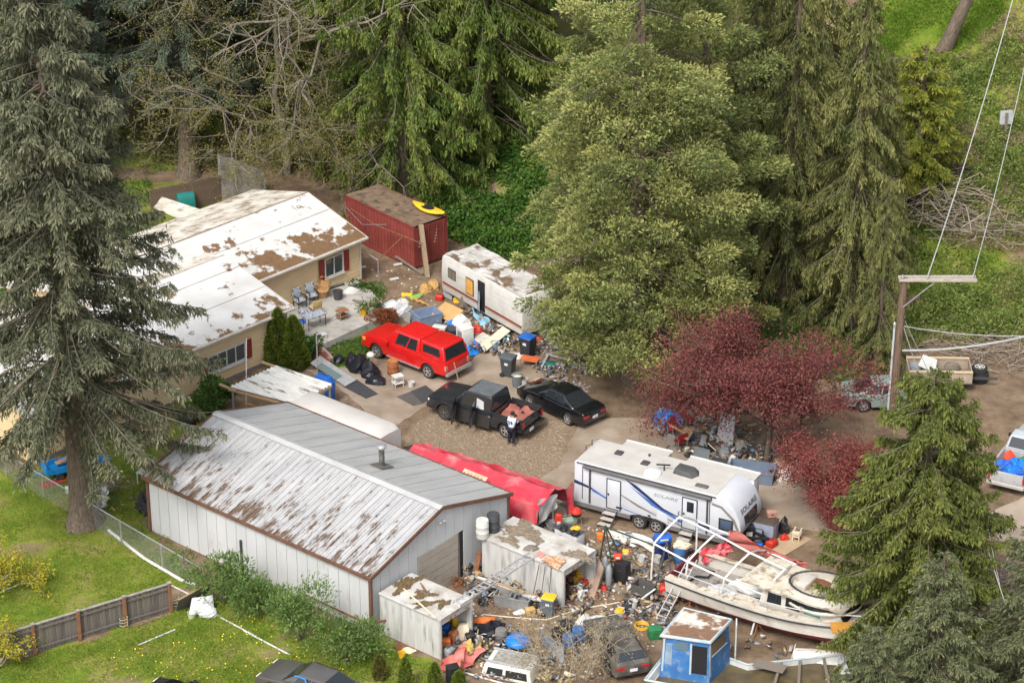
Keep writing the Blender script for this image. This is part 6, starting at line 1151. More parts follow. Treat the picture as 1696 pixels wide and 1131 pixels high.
def fq(face, u0, u1, z0, z1, d=.02):
    a_, b_ = (Q[0], Q[1]) if face == 0 else (Q[1], Q[2]); n_ = -by if face == 0 else ax
    f = lambda u, z: (lambda p_: Vector((p_.x, p_.y, z)))(ins(a_.lerp(b_, u), .97-.05*(z-.6)/1.7, z))+n_*d
    return [f(u0, z0), f(u1, z0), f(u1, z1), f(u0, z1)]
def fpan(face, u0, u1, z0, z1, m_, nm, d=.025): P_ = fq(face, u0, u1, z0, z1, d); n_ = (-by if face == 0 else ax); b = MB(); b.rings([[p_-n_*.02 for p_ in P_], P_]); return b.build(nm, m_, bl_)
fpan(0, .64, .96, .72, 2.05, BLACK, 'doorway'); fpan(0, .28, .55, 1.75, 2.1, glass('dim_glass', (.10, .16, .20), .15), 'window'); fpan(0, .60, .64, .66, 2.12, BBT, 'door_jamb', .04); fpan(0, .02, .06, .62, 2.2, BBT, 'corner_trim', .03)
fpan(1, .12, .80, 1.55, 2.12, mat('brown_glass', (.16, .12, .08), (.10, .08, .06), 2, .3), 'window'); fpan(1, .0, .06, .62, 2.2, BBT, 'corner_trim', .03); fpan(1, .10, .84, 1.50, 1.56, BBT, 'sill', .05); fpan(0, .08, .22, 1.0, 2.0, mat('washed_blue', (.12, .22, .36), (.3, .36, .4), 3, .7), 'panel')
# its hull: a long open tray towards the right
e0 = [ins(q, 1.25, 0) for q in Q]; far = G(1415, 1125, .55)-o0; far2 = G(1395, 1085, .55)-o0
hp = [Vector((e0[0].x-.25, e0[0].y-.5, 0)), Vector((e0[0].x+3.0, e0[0].y-1.6, 0)), Vector((far.x, far.y-1.2, 0)), Vector((far2.x, far2.y, 0)), Vector((e0[2].x+.3, e0[2].y-.6, 0)), Vector((e0[3].x-.1, e0[3].y+.2, 0))]
c_ = sum(hp, Vector())/len(hp)
MB().rings([[c_+(p_-c_)*.86+Vector((0, 0, .10)) for p_ in hp], [p_+Vector((0, 0, .58)) for p_ in hp], [c_+(p_-c_)*.965+Vector((0, 0, .60)) for p_ in hp], [c_+(p_-c_)*.93+Vector((0, 0, .30)) for p_ in hp]], False).build('hull', mat('chalky_hull', (.55, .57, .56), (.42, .43, .42), 2, .7), bl_, True)
MB().slab([c_+(p_-c_)*.94+Vector((0, 0, .33)) for p_ in hp], .04).build('well_floor', mat('murky_floor', (.13, .10, .05), (.07, .055, .03), 2, .4), bl_)
MB().tube([p_+Vector((0, 0, .59)) for p_ in hp+[hp[0]]], .05, 6).build('gunwale', BBT, bl_, True)
for u in (.35, .55, .8): a_ = hp[1].lerp(hp[2], u); b_ = hp[4].lerp(hp[3], u); MB().bar(a_+Vector((0, 0, .56)), b_+Vector((0, 0, .56)), .12, .05).build('thwart', OLDWOOD, bl_)
tag(MB().box((0, 0, 0), (1.35, .62, .03), R(-25)).build('grey_board', OLDWOOD), 'weathered grey board laid across the open well of the blue boat', 'board').location = G(1275, 1102, .66)
pfb = thing('bow_rail', 'white pipe rail beside the blue wheelhouse', 'rail', G(1217, 1100))
for k in range(2): q = Vector((.05*k, .6*k, 0)); MB().tube([q, q+Vector((0, 0, 1.9))], .035, 6).build('upright', PW, pfb)
MB().tube([(0, 0, 1.9), (.05, .6, 1.9)], .035, 6).build('crossbar', PW, pfb)
sk = thing('skiff', 'small white upturned dinghy beside the bow of the cruiser', 'dinghy', G(1372, 1100), R(-14))
MB().rings([[(x, w_*math.cos(a_), .08+h_*max(0, math.sin(a_))) for a_ in [math.pi*j/10 for j in range(11)]] for x, w_, h_ in ((-1.5, .55, .40), (-.8, .62, .46), (0, .62, .48), (.8, .5, .42), (1.4, .28, .3), (1.75, .04, .1))]).build('hull', WHITE, sk, True); MB().box((-1.5, 0, .25), (.05, 1.1, .4)).build('transom', BW, sk)
MB().bar((-1.4, 0, .58), (1.3, 0, .45), .06, .06).build('keel', BW, sk)
# ---------------------------------------------------------------- person at the pickup bed
def skin(name, verts, edges, radii, m_, parent=None, root=0, sub=2):
    me = bpy.data.meshes.new(name); me.from_pydata(verts, edges, []); o_ = bpy.data.objects.new(name, me); COL.objects.link(o_)
    o_.modifiers.new('s', 'SKIN'); sv = me.skin_vertices[0].data
    for i, r_ in enumerate(radii): sv[i].radius = r_ if isinstance(r_, tuple) else (r_, r_); sv[i].use_root = (i == root)
    sb = o_.modifiers.new('d', 'SUBSURF'); sb.levels = sub; sb.render_levels = sub
    m2 = bpy.data.meshes.new_from_object(o_.evaluated_get(bpy.context.evaluated_depsgraph_get())); bpy.data.objects.remove(o_)
    m2.materials.clear(); m2.materials.append(m_); m2.polygons.foreach_set('use_smooth', [True]*len(m2.polygons)); o2 = bpy.data.objects.new(name, m2); COL.objects.link(o2); o2.parent = parent; return o2
SKIN = flat('skin', (.42, .25, .17), .6)
pe = thing('person', 'person in a white number 29 jersey and dark trousers leaning over the pickup bed', 'person', G(847, 736), R(58))
# local x = facing direction, y = left
J = dict(pel=(0, 0, .92), wst=(.02, 0, 1.08), chs=(.07, 0, 1.30), nck=(.10, 0, 1.46), hd1=(.12, 0, 1.55), hd2=(.13, 0, 1.68), ls=(.08, .19, 1.39), le=(.26, .25, 1.20), lw=(.48, .20, 1.12), lh=(.58, .18, 1.11), rs=(.08, -.19, 1.39), re=(.27, -.24, 1.22), rw=(.50, -.16, 1.14), rh=(.60, -.14, 1.13),
         lp=(0, .10, .88), lk=(.05, .13, .48), la=(-.03, .14, .09), lt=(.13, .16, .04), rp=(0, -.10, .88), rk=(.02, -.13, .48), ra=(-.05, -.15, .09), rt=(.11, -.17, .04))
rad = dict(pel=(.15, .12), wst=(.15, .12), chs=(.17, .13), nck=.06, hd1=.085, hd2=.09, ls=.075, le=.05, lw=.036, lh=.038, rs=.075, re=.05, rw=.036, rh=.038, lp=.10, lk=.066, la=.045, lt=.04, rp=.10, rk=.066, ra=.045, rt=.04)
ks = list(J); ed = [('pel', 'wst'), ('wst', 'chs'), ('chs', 'nck'), ('nck', 'hd1'), ('hd1', 'hd2'), ('chs', 'ls'), ('ls', 'le'), ('le', 'lw'), ('lw', 'lh'), ('chs', 'rs'), ('rs', 're'), ('re', 'rw'), ('rw', 'rh'), ('pel', 'lp'), ('lp', 'lk'), ('lk', 'la'), ('la', 'lt'), ('pel', 'rp'), ('rp', 'rk'), ('rk', 'ra'), ('ra', 'rt')]
skin('body', [J[k] for k in ks], [(ks.index(a_), ks.index(b_)) for a_, b_ in ed], [rad[k] for k in ks], SKIN, pe)
def sub(names, m_, nm, grow, ee, over=None):
    v = dict(J); v.update(over or {}); g = lambda r_: tuple(q+grow for q in (r_ if isinstance(r_, tuple) else (r_, r_))); return skin(nm, [v[k] for k in names], [(names.index(a_), names.index(b_)) for a_, b_ in ee], [g(rad.get(k, .08)) for k in names], m_, pe)
JER = mat('jersey_white', (.60, .68, .80), (.52, .60, .74), 4, .8)
sub(['pel', 'wst', 'chs', 'nck', 'ls', 'le', 'rs', 're'], JER, 'jersey', .028, [('pel', 'wst'), ('wst', 'chs'), ('chs', 'nck'), ('chs', 'ls'), ('ls', 'le'), ('chs', 'rs'), ('rs', 're')], dict(le=(.20, .235, 1.27), re=(.20, -.23, 1.28), nck=(.09, 0, 1.42)))
sub(['pel', 'lp', 'lk', 'la', 'rp', 'rk', 'ra'], flat('navy_trousers', (.012, .014, .025), .9), 'trousers', .025, [('pel', 'lp'), ('lp', 'lk'), ('lk', 'la'), ('pel', 'rp'), ('rp', 'rk'), ('rk', 'ra')])
for s_ in (1, -1): MB().box((.06 if s_ > 0 else .04, s_*.155, .04), (.27, .10, .08)).build('shoe', flat('shoe_dark', (.10, .10, .11)), pe, True, .025)
MB().lathe([(.108, -.03), (.112, .03), (.10, .08), (.06, .115), (.01, .125)], 14, (.115, 0, 1.655)).build('hair', flat('dark_hair', (.02, .015, .012), .9), pe, 'all')
for s_ in (1, -1):
    for k in range(4): MB().tube([(.585, s_*.16+.018*(k-1.5), 1.115), (.645+.01*(k % 3), s_*.16+.02*(k-1.5), 1.10), (.67, s_*.16+.02*(k-1.5), 1.075)], [.010, .009, .008], 6).build('finger', SKIN, pe, True)
    MB().tube([(.57, s_*.16-s_*.03, 1.115), (.61, s_*.16-s_*.06, 1.10), (.64, s_*.16-s_*.065, 1.09)], [.011, .010, .009], 6).build('thumb', SKIN, pe, True)
text('jersey_number', '29', .30, flat('number_navy', (.01, .03, .16)), pe, (-.128, 0, 1.245), (R(90)-R(-12), 0, R(-90)), .012, 1.0)
text('jersey_name', '_____', .07, MATS['number_navy'], pe, (-.105, 0, 1.44), (R(100), 0, R(-90)), .01) if False else None
# ---------------------------------------------------------------- utility pole, wires, hillside sign
up_ = thing('utility_pole', 'wooden utility pole with a crossarm and grey conduit', 'utility pole', G(1477, 692)); PH = 7.7
PWD = mat('pole_wood', (.20, .135, .09), (.085, .06, .045), 3, .9, stretch=(6, 6, .6)); lean = Vector((.12, 0, 0))
MB().tube([(0, 0, -.1), (.05, 0, 3.5), (.12, 0, PH)], [.24, .22, .18], 12).build('pole', PWD, up_, True)
MB().bar((-.15, -.18, PH-.05), (3.6, -.35, PH+.02), .11, .13).build('crossarm', mat('crossarm_grey', (.46, .42, .36), (.34, .3, .26), 3, .8), up_); MB().bar((-.15, .18, PH-.05), (3.6, .05, PH+.02), .11, .13).build('crossarm', MATS['crossarm_grey'], up_)
MB().bar((.12, -.2, PH-1.5), (1.6, -.25, PH-.1), .05, .05).build('brace', STEEL, up_)
MB().tube([(-.24, -.1, 0), (-.2, -.1, 5.1)], .055, 8).build('conduit', mat('conduit_grey', (.50, .52, .54), None, 4, .5), up_, True); MB().lathe([(.08, 0), (.08, .2), (.03, .26)], 8, (-.2, -.1, 5.1)).build('weatherhead', STEEL, up_, True)
for x in (0, 1.2, 2.4, 3.4): MB().lathe([(.05, 0), (.07, .05), (.04, .09), (.06, .14), (.02, .18)], 8, (x, -.25, PH+.08)).build('insulator', mat('porcelain', (.35, .36, .36)), up_, True)
o0 = G(1477, 692); B0 = Vector((o0.x, o0.y, 0)); WIRE = flat('wire_grey', (.42, .42, .42), .5)
def wire(label, a, b, sag, r_=.022):
    P_ = [a.lerp(b, i/16)-Vector((0, 0, sag*4*(i/16)*(1-i/16))) for i in range(17)]; o_ = tag(MB().tube(P_, r_, 5).build('overhead_wire', WIRE), label, 'wire', 'overhead wires'); return o_
wire('overhead wire rising from the pole crossarm to the top of the picture, left one', B0+Vector((1.2, -.3, PH+.2)), G(1680, -10, 15), .6, .03); wire('overhead wire rising from the crossarm tip to the upper right, right one', B0+Vector((3.4, -.3, PH+.2)), G(1712, 40, 15), .8, .02)
wire('thick white service cable from the pole to the right edge, lower one', B0+Vector((.2, 0, 3.75)), G(1720, 552, 5.6), .25, .05); wire('thin cable from the pole to the right edge, above the thick one', B0+Vector((.2, 0, 5.1)), G(1715, 556, 5.6), .2, .02)
wire('guy wire dropping from the pole to behind the yellow-green cedar, left one', B0+Vector((.2, -.1, 5.2)), G(1546, 690, .0), .05, .022); wire('guy wire dropping past the plywood trailer, right one', B0+Vector((.3, -.1, 5.4)), G(1560, 660, .2), .05, .018)
wire('overhead wire crossing the bottom right spruces', G(1600, 790, 6.5), G(1672, 1020, 5.0), .1, .022); wire('thin overhead wire beside the one over the bottom right spruces', G(1630, 840, 6.5), G(1660, 985, 5.0), .1, .014)
sg_ = Gt(1664, 232); sn = thing('hillside_sign', 'small grey sign on a dark post on the right slope, seen from behind', 'sign', sg_, R(8)); MB().box((0, 0, .8), (.14, .10, 1.7)).build('post', OLDWOOD, sn); MB().box((0, .07, 1.35), (.75, .03, .85)).build('sign_plate', mat('sign_back', (.46, .48, .50), None, 3, .5), sn)
# ---------------------------------------------------------------- yard clutter
def tub(name, label, loc_, rz, l, w_, h_, m_, cat='tub', t_=.03, flare=1.06, top=None):
    o_ = thing(name, label, cat, loc_, rz); f = flare
    ring_ = lambda s, z, i: [(sx*(l/2-i)*s, sy*(w_/2-i)*s, z) for sx, sy in ((-1, -1), (1, -1), (1, 1), (-1, 1))]
    MB().rings([ring_(1, 0, 0), ring_(f, h_, 0), ring_(f, h_, t_), ring_(1, .03, t_)]).build('shell', m_, o_); return o_
def rimbox(o_, l, w_, h_, m_): 
    for s in (-1, 1): MB().box((0, s*w_/2, h_), (l+.06, .05, .05)).build('rim', m_, o_); MB().box((s*l/2, 0, h_), (.05, w_-.05, .05)).build('rim', m_, o_)
def bucket(name, label, loc_, r_, h_, m_, cat='bucket', fill=None, handle=True):
    o_ = thing(name, label, cat, loc_, rnd.uniform(0, 6))
    MB().lathe([(r_*.82, 0), (r_, h_), (r_*1.06, h_), (r_*1.06, h_-.03), (r_*1.0, h_-.03)][:3] + [(r_*.93, h_-.005), (r_*.78, .03)], 18).build('pail', m_, o_, True)
    if fill: MB().lathe([(r_*.88, h_*.8), (r_*.4, h_*.92), (.01, h_*.9)], 12).build('contents', fill, o_, True)
    if handle: MB().tube([(r_*1.05*math.cos(a_), .25*r_*math.sin(a_)*0, h_-.02+r_*.55*math.sin(a_)*.6) for a_ in [math.pi*k/8 for k in range(9)]], .008, 4).build('handle', STEEL, o_)
    return o_
def crate(name, label, loc_, rz, l, w_, h_, m_, cat='box', lid=None, lab=None):
    o_ = thing(name, label, cat, loc_, rz); MB().box((0, 0, h_/2), (l, w_, h_)).build('carcass', m_, o_, True, .015)
    MB().box((0, 0, h_+.012), (l+.03, w_+.03, .03)).build('lid', lid or m_, o_, True, .01)
    MB().box((0, -w_/2-.01, h_*.7), (l*.3, .02, .03)).build('handle', DGREY, o_); return o_
def plank(label, a, b, w_=.14, h_=.035, m_=None, name='plank', cat='plank', grp=None):
    a, b = Vector(a), Vector(b); o_ = tag(MB().bar((0, 0, h_/2), b-a+Vector((0, 0, h_/2)), w_, h_).build(name, m_ or OLDWOOD), label, cat, grp); o_.location = a; return o_
def pole(label, pts, r_=.03, m_=None, name='pipe', cat='pipe', grp=None):
    pts = [Vector(p_) for p_ in pts]; o_ = tag(MB().tube([p_-pts[0] for p_ in pts], r_, 7).build(name, m_ or STEEL, None, True), label, cat, grp); o_.location = pts[0]; return o_
def sheet(label, px, zs, m_, th=.03, name='board', cat='board'):
    A = [G(x, y, z) for (x, y), z in zip(px, zs)]; o0 = Vector((A[0].x, A[0].y, 0)); o_ = tag(MB().slab([p_-o0 for p_ in A], th).build(name, m_), label, cat); o_.location = o0; return o_
def wheelie(label, loc_, rz, m_, lidm, s=1.0, tilt=0.0):
    o_ = thing('wheeled_bin', label, 'bin', loc_, rz); o_.scale = (s,)*3
    rg = lambda a_, b_, z: [(-a_, -b_, z), (a_, -b_, z), (a_, b_, z), (-a_, b_, z)]
    MB().rings([rg(.23, .22, .06), rg(.30, .29, .92), rg(.32, .31, .92), rg(.32, .31, .98)]).build('bin_body', m_, o_, True, .02)
    MB().rings([rg(.34, .32, .985), rg(.33, .31, 1.03), rg(.22, .2, 1.07)]).build('lid', lidm, o_, True, .02); MB().tube([(-.36, -.25, .96), (-.40, -.25, .98), (-.40, .25, .98), (-.36, .25, .96)], .018, 6).build('handle', m_, o_)
    for s_ in (-1, 1): wh = MB().lathe([(.04, -.03), (.11, -.03), (.11, .03), (.04, .03)], 12).build('wheel', RUBBER, o_, True); wh.rotation_euler = (R(90), 0, 0); wh.location = (-.22, s_*.27, .11)
    MB().box((.02, -.305, .72), (.18, .012, .12)).build('badge', flat('white_badge', (.6, .62, .62)), o_); return o_
def chair(name, label, loc_, rz, fm, sm, w_=.55, seat=.42, back=.9, arms=True, cush=None):
    o_ = thing(name, label, 'chair', loc_, rz)
    for x in (-w_/2+.03, w_/2-.03):
        MB().bar((x, .24, 0), (x, .28, back), .04, .04).build('leg', fm, o_); MB().bar((x, -.24, 0), (x, -.24, seat+(.22 if arms else 0)), .04, .04).build('leg', fm, o_)
        if arms: MB().bar((x, -.26, seat+.23), (x, .27, seat+.23), .05, .03).build('armrest', fm, o_)
    MB().box((0, 0, seat), (w_, .52, .06)).build('seat', sm, o_, True, .02); MB().box((0, .27, (seat+back)/2+.05), (w_, .05, back-seat-.05), 0, 0, R(-6)).build('backrest', sm, o_, True, .02); return o_
def table(name, label, loc_, rz, l, w_, h_, tm, lm=None, r_=.03, shelf=False):
    o_ = thing(name, label, 'table', loc_, rz); MB().box((0, 0, h_), (l, w_, .035)).build('tabletop', tm, o_)
    for x in (-l/2+.05, l/2-.05):
        for y in (-w_/2+.05, w_/2-.05): MB().box((x, y, h_/2), (r_, r_, h_)).build('leg', lm or tm, o_)
    if shelf: MB().box((0, 0, h_*.4), (l, w_, .03)).build('shelf', tm, o_)
    return o_
FLOR = mat('patterned_cushion', (.50, .52, .56), (.12, .15, .22), 12, .9); WICK = mat('wicker', (.42, .25, .11), (.28, .16, .07), 14, .8); BLKBAG = flat('black_bag', (.014, .014, .02), .35); CLEAR = mat('milky_film', (.60, .62, .63), (.45, .47, .48), 4, .35, bump=.5); TERRA = mat('terracotta', (.42, .16, .08), None, 4, .8)
PZ = .45
def moss(label, loc_, sx, sy, h_, m_, seed, rz):
    """ragged low patch: a grid of cells kept where a wavy outline says so"""
    r_ = random.Random(seed); ph = [r_.uniform(0, 6) for _ in range(6)]; N = 26; keep = {}; V = []; F = []
    ins_ = lambda u, v: math.hypot(u, v)*(1+.28*math.sin(3*math.atan2(v, u)+ph[0])+.2*math.sin(5*math.atan2(v, u)+ph[1])+.16*math.sin(11*u+ph[2])*math.sin(9*v+ph[3])+.12*math.sin(19*u+ph[4])*math.sin(23*v+ph[5]))
    def vid(i, j):
        if (i, j) not in keep:
            u, v = -1.4+2.8*i/N, -1.4+2.8*j/N; keep[(i, j)] = len(V); V.append((sx*u+.02*r_.random(), sy*v+.02*r_.random(), max(.006, h_*(1-ins_(u, v)))*.6+h_*.5*r_.random()))
        return keep[(i, j)]
    for i in range(N):
        for j in range(N):
            if ins_(-1.4+2.8*(i+.5)/N, -1.4+2.8*(j+.5)/N) < 1: F.append((vid(i, j), vid(i+1, j), vid(i+1, j+1), vid(i, j+1)))
    b = MB(); b.add(V, F); o_ = tag(b.build('moss', m_), label, 'moss'); o_.location = loc_; o_.rotation_euler = (0, 0, rz); return o_
# patio
chair('patio_chair', 'patio chair with patterned cushions nearest the house door', G(497, 508, PZ), R(40), BLACK, FLOR, back=1.0); chair('patio_chair', 'patio chair with patterned cushions beside the wicker chair', G(517, 500, PZ), R(30), BLACK, FLOR, back=1.0)
bag('cushion_heap', 'heap of dark and striped cushions in front of the patio chairs', G(507, 518, PZ), .45, .3, .3, mat('striped_cloth', (.45, .46, .5), (.05, .06, .09), 9, .9), 11, cat='cushions')
wc = thing('wicker_chair', 'wicker armchair with a rounded heart-shaped back against the wall', 'chair', G(535, 492, PZ), R(-20))
MB().lathe([(.25, 0), (.30, .35), (.34, .42), (.30, .45)], 16).build('seat', WICK, wc, True)
for s_ in (-1, 1): MB().tube([(s_*.05+s_*.28*math.sin(a_)*.9, .25+.05*math.cos(a_), .48+.32*(1-math.cos(a_))) for a_ in [math.pi*k/8 for k in range(9)]], .045, 6).build('back_arch', WICK, wc, True)
MB().slab([(-.28, .24, .42), (.28, .24, .42), (.30, .30, .9), (0, .31, .82), (-.30, .30, .9)], .03).build('back_panel', WICK, wc); MB().tube([(.34, .2, .5), (.36, -.1, .6), (.32, -.25, .45)], .04, 6).build('armrest', WICK, wc, True); MB().tube([(-.34, .2, .5), (-.36, -.1, .6), (-.32, -.25, .45)], .04, 6).build('armrest', WICK, wc, True)
bucket('planter', 'large black plant pot against the house wall on the patio', G(560, 495, PZ), .27, .48, DGREY, 'pot', mat('potting_soil', (.06, .045, .03)), False); bag('white_cushion', 'white oval cushion beside the black pot by the wall', G(582, 484, PZ), .42, .2, .3, WHITE, 12, .3, 'cushion')
table('low_table', 'small brown two-tier side table standing on the patio', G(567, 528, PZ), R(42), .62, .45, .52, mat('brown_tabletop', (.30, .14, .07), None, 4, .5), STEEL, .025, True)
chair('cane_chair', 'cane folding chair beside the cloth-covered table', G(523, 520, PZ), R(-150), WOOD, mat('cane', (.52, .38, .17), (.42, .3, .13), 10, .8), arms=False)
tb = table('garden_table', 'table covered with a patterned cloth at the patio stairs', G(521, 541, PZ), R(40), 1.2, .6, .68, DGREY, BLACK); MB().box((0, 0, .71), (1.24, .64, .02)).build('cloth', FLOR, tb)
bag('blue_bowl', 'blue basin at the end of the cloth-covered table', G(500, 534, PZ), .22, .22, .14, BLUE, 13, 0, 'basin')
crate('white_box', 'white plastic box at the patio edge by the brick wall', G(533, 560, PZ), R(40), .5, .35, .22, WHITE)
for k, (x, y, m_, lb) in enumerate([(614, 520, WHITE, 'white pot with a leafy plant at the patio corner'), (602, 522, YEL, 'yellow pot with a leafy plant near the patio corner'), (627, 512, DGREY, 'dark pot with a plant at the far patio corner')]):
    o_ = bucket('plant_pot', lb, G(x, y, PZ), .19, .32, m_, 'pot', None, False); rs = np.random.RandomState(40+k); n_ = 160; P_ = rs.normal(size=(n_, 3))*.16+np.array([0, 0, .45]); V, F = leaves(P_, unit(P_-np.array([0, 0, .3])+.01), .16, .06, rs); link('foliage', npmesh('foliage', V, F, BUSH, np.repeat(rs.rand(n_), 4)), o_)
plank('loose pale plank leaning by the potted plants', G(600, 508, PZ), G(628, 500, PZ+.3), .3, .04, WOOD); plank('short plank lying on the patio edge near the plants', G(585, 497, PZ), G(600, 506, PZ), .2, .04, OLDWOOD)
pole('broom handle lying across the patio', [G(530, 540, PZ+.05), G(566, 515, PZ+.3)], .018, OLDWOOD, 'broom', 'broom'); pole('row of dark bottles along the house wall', [G(545, 478, PZ+.06), G(570, 470, PZ+.06)], .06, DGREY, 'bottle_row', 'bottles')
bag('clear_sheeting', 'heap of clear plastic sheeting behind the patio', G(652, 520), .95, .55, .75, CLEAR, 14, .3, 'sheeting'); bag('clear_sheeting', 'smaller white plastic bundle beside the clear sheeting', G(664, 512), .5, .4, .6, WHITE, 15, .2, 'sheeting')
bag('dry_plant', 'dead red-brown potted shrub at the house corner', G(602, 478), .35, .3, .5, mat('dead_red', (.22, .06, .04)), 16, 0, 'plant')
# between pickup and stairs
bag('trash_bag', 'big black sack at the back of the heap beside the red pickup', G(596, 612), .55, .5, .85, BLKBAG, 17); bag('trash_bag', 'tall black sack in the middle of the heap beside the red pickup', G(612, 622), .5, .5, .85, BLKBAG, 18); bag('trash_bag', 'low black sack at the front of the heap beside the red pickup', G(624, 634), .55, .4, .4, BLKBAG, 19); bag('trash_bag', 'small black sack next to the brick stair wall', G(562, 600), .35, .3, .4, BLKBAG, 20); bag('trash_bag', 'black sack against the front wheel of the red pickup', G(583, 606), .4, .4, .75, BLKBAG, 21)
hl = thing('helmet', 'white helmet with a dark stripe lying on the black sacks', 'helmet', G(614, 590, .8), 0); MB().lathe([(.20, 0), (.22, .08), (.20, .17), (.12, .24), (.02, .27)], 18).build('dome', WHITE, hl, 'all'); MB().tube([(.225*math.cos(a_), 0, .03+.245*math.sin(a_)) for a_ in [math.pi*k/8 for k in range(9)]], .02, 5).build('stripe', RUST, hl)
barrel('rusty_barrel', 'rusty orange steel drum beside the red pickup', G(651, 620), mat('orange_rust', (.34, .12, .04), (.22, .08, .035), 4, .85), .30, .80, None, mat('rust_lid', (.42, .17, .05)))
ws = table('plastic_stand', 'white two-tier plastic shelf stand on the driveway', G(659, 640), R(30), .55, .45, .62, WHITE, WHITE, .03, True)
bucket('white_bucket', 'white bucket beside the plastic shelf stand', G(681, 640), .16, .27, WHITE)
sheet('dark rubber mat on the driveway, upper one', [(680, 648), (705, 638), (725, 654), (700, 668)], [.035]*4, mat('mat_dark', (.055, .055, .06), None, 5, .9), .012, 'rubber_mat', 'mat'); sheet('dark rubber mat on the driveway, lower one', [(657, 657), (681, 648), (700, 668), (684, 672)], [.03]*4, mat('mat_grey', (.10, .09, .085), None, 5, .9), .01, 'rubber_mat', 'mat')
sheet('black mats laid end to end in front of the carport', [(568, 640), (590, 628), (626, 652), (606, 660)], [.035]*4, MATS['mat_dark'], .012, 'rubber_mat', 'mat')
gp = sheet('old storm door with grey glass lying as a ramp by the stairs', [(514, 602), (530, 590), (590, 630), (572, 640)], [.35, .35, .08, .08], ALU, .04, 'storm_door', 'door'); A_ = [G(524, 608, .36), G(533, 601, .36), G(566, 622, .22), G(556, 628, .22)]; MB().slab([p_-gp.location for p_ in A_], .012).build('door_glass', glass('grey_green_glass', (.16, .22, .22), .15), gp)
pole('broom leaning on the back of the red pickup', [G(762, 641), G(752, 600, 1.3)], .025, WOOD, 'broom', 'broom')
# between camper and pickup
for k, (x, y, sx, sy, h_, m_, lb, ct_) in enumerate([(674, 492, .35, .2, .25, YEL, 'yellow toy frame at the left of the toy heap', 'toy'), (688, 494, .42, .22, .22, mat('lime_plastic', (.25, .45, .08)), 'green toy slide in the toy heap by the camper', 'toy'), (706, 482, .45, .35, .45, mat('tan_wicker', (.45, .27, .10)), 'tan basket heap against the camper, left', 'basket'), (718, 477, .4, .35, .5, mat('tan_wicker', (.45, .27, .10)), 'tan basket heap against the camper, right', 'basket'), (728, 497, .25, .2, .35, REDP, 'red can on the ground before the camper', 'can'), (762, 498, .35, .3, .45, YEL, 'yellow bag with a white label before the camper', 'bag'), (738, 512, .22, .22, .12, DGREY, 'round dark pan on the plywood sheet', 'pan')]):
    bag(ct_, lb, G(x, y), sx, sy, h_, m_, 50+k, k*.7, ct_)
for k in range(4): plank(['first', 'second', 'third', 'fourth'][k] + ' short orange stick of the toy heap from the left', G(668+k*9, 486+k*4, .1), G(684+k*9, 498+k*3, .12), .06, .05, mat('orange_wood', (.55, .30, .08)), 'stick', 'stick', 'orange sticks in the toy heap')
sheet('large sheet of plywood leaning on the junk before the camper', [(714, 520), (738, 500), (768, 514), (750, 535)], [.3, .9, .85, .3], mat('plywood', (.50, .31, .13), (.43, .25, .10), 2, .8), .03, 'plywood_sheet')
for k, (x, y) in enumerate(((748, 488), (757, 490))): pole(['left', 'right'][k] + ' silver insulation roll standing against the camper', [G(x, y), G(x+8, y-28, .9)], .13, mat('foil', (.62, .65, .68), (.45, .48, .5), 6, .3, .4), 'insulation_roll', 'roll')
sheet('grey frame leaning on the rear of the camper', [(733, 490), (748, 497), (752, 470), (738, 465)], [.05, .05, .9, .9], GREY, .05, 'window_frame', 'frame'); o_ = tag(MB().lathe([(.42, 0), (.42, .04)], 20).build('round_tabletop', OLDWOOD), 'round tabletop leaning on the camper side', 'tabletop'); o_.location = G(772, 500, .45); o_.rotation_euler = (R(70), 0, R(35))
t1 = tub('storage_tub', 'big blue-grey plastic crate, open, behind the red pickup', G(707, 538), R(30), 1.25, .95, .75, mat('bluegrey_plastic', (.22, .29, .40), (.18, .24, .34), 2, .5), flare=1.08); rimbox(t1, 1.33, 1.02, .75, MATS['bluegrey_plastic'])
sheet('translucent bin lid standing beside the blue-grey crate', [(668, 530), (678, 536), (680, 520), (670, 515)], [0, 0, .8, .8], CLEAR, .03, 'bin_lid', 'lid')
wb_ = thing('wheelbarrow', 'black wheelbarrow with a white basin behind the red pickup', 'wheelbarrow', G(735, 560), R(-20)); MB().rings([[(-.5, -.28, .42), (.5, -.22, .42), (.5, .22, .42), (-.5, .28, .42)], [(-.65, -.38, .68), (.7, -.3, .66), (.7, .3, .66), (-.65, .38, .68)]]).build('tray', DGREY, wb_); [MB().bar((-1.1, s_*.3, .5), (.9, s_*.1, .3), .05, .05).build('handle', OLDWOOD, wb_) for s_ in (-1, 1)]
wh = MB().lathe([(.05, -.05), (.2, -.05), (.2, .05), (.05, .05)], 14).build('wheel', RUBBER, wb_, True); wh.rotation_euler = (R(90), 0, 0); wh.location = (.9, 0, .2); crate('white_basin', 'white basin resting on the wheelbarrow', G(728, 545, .7), R(-20), .7, .4, .15, WHITE)
drape('blue_tarp', 'bright blue tarp spread on the ground behind the red pickup', [(752, 582), (795, 560), (812, 578), (782, 590)], [.1, .15, .05, .04], TARPB, .06, 12, seed=5); drape('blue_tarp', 'blue tarp edge under the plywood sheet', [(722, 540), (752, 532), (775, 545), (745, 556)], [.4, .3, .25, .3], TARPB, .08, 8, seed=6); drape('pale_blue_tarp', 'pale blue plastic sheet lying before the camper door', [(778, 512), (800, 520), (818, 540), (795, 538)], [.25, .2, .1, .2], mat('pale_blue_film', (.25, .48, .62), (.18, .36, .5), 3, .5, bump=.4), .07, 9, seed=7)
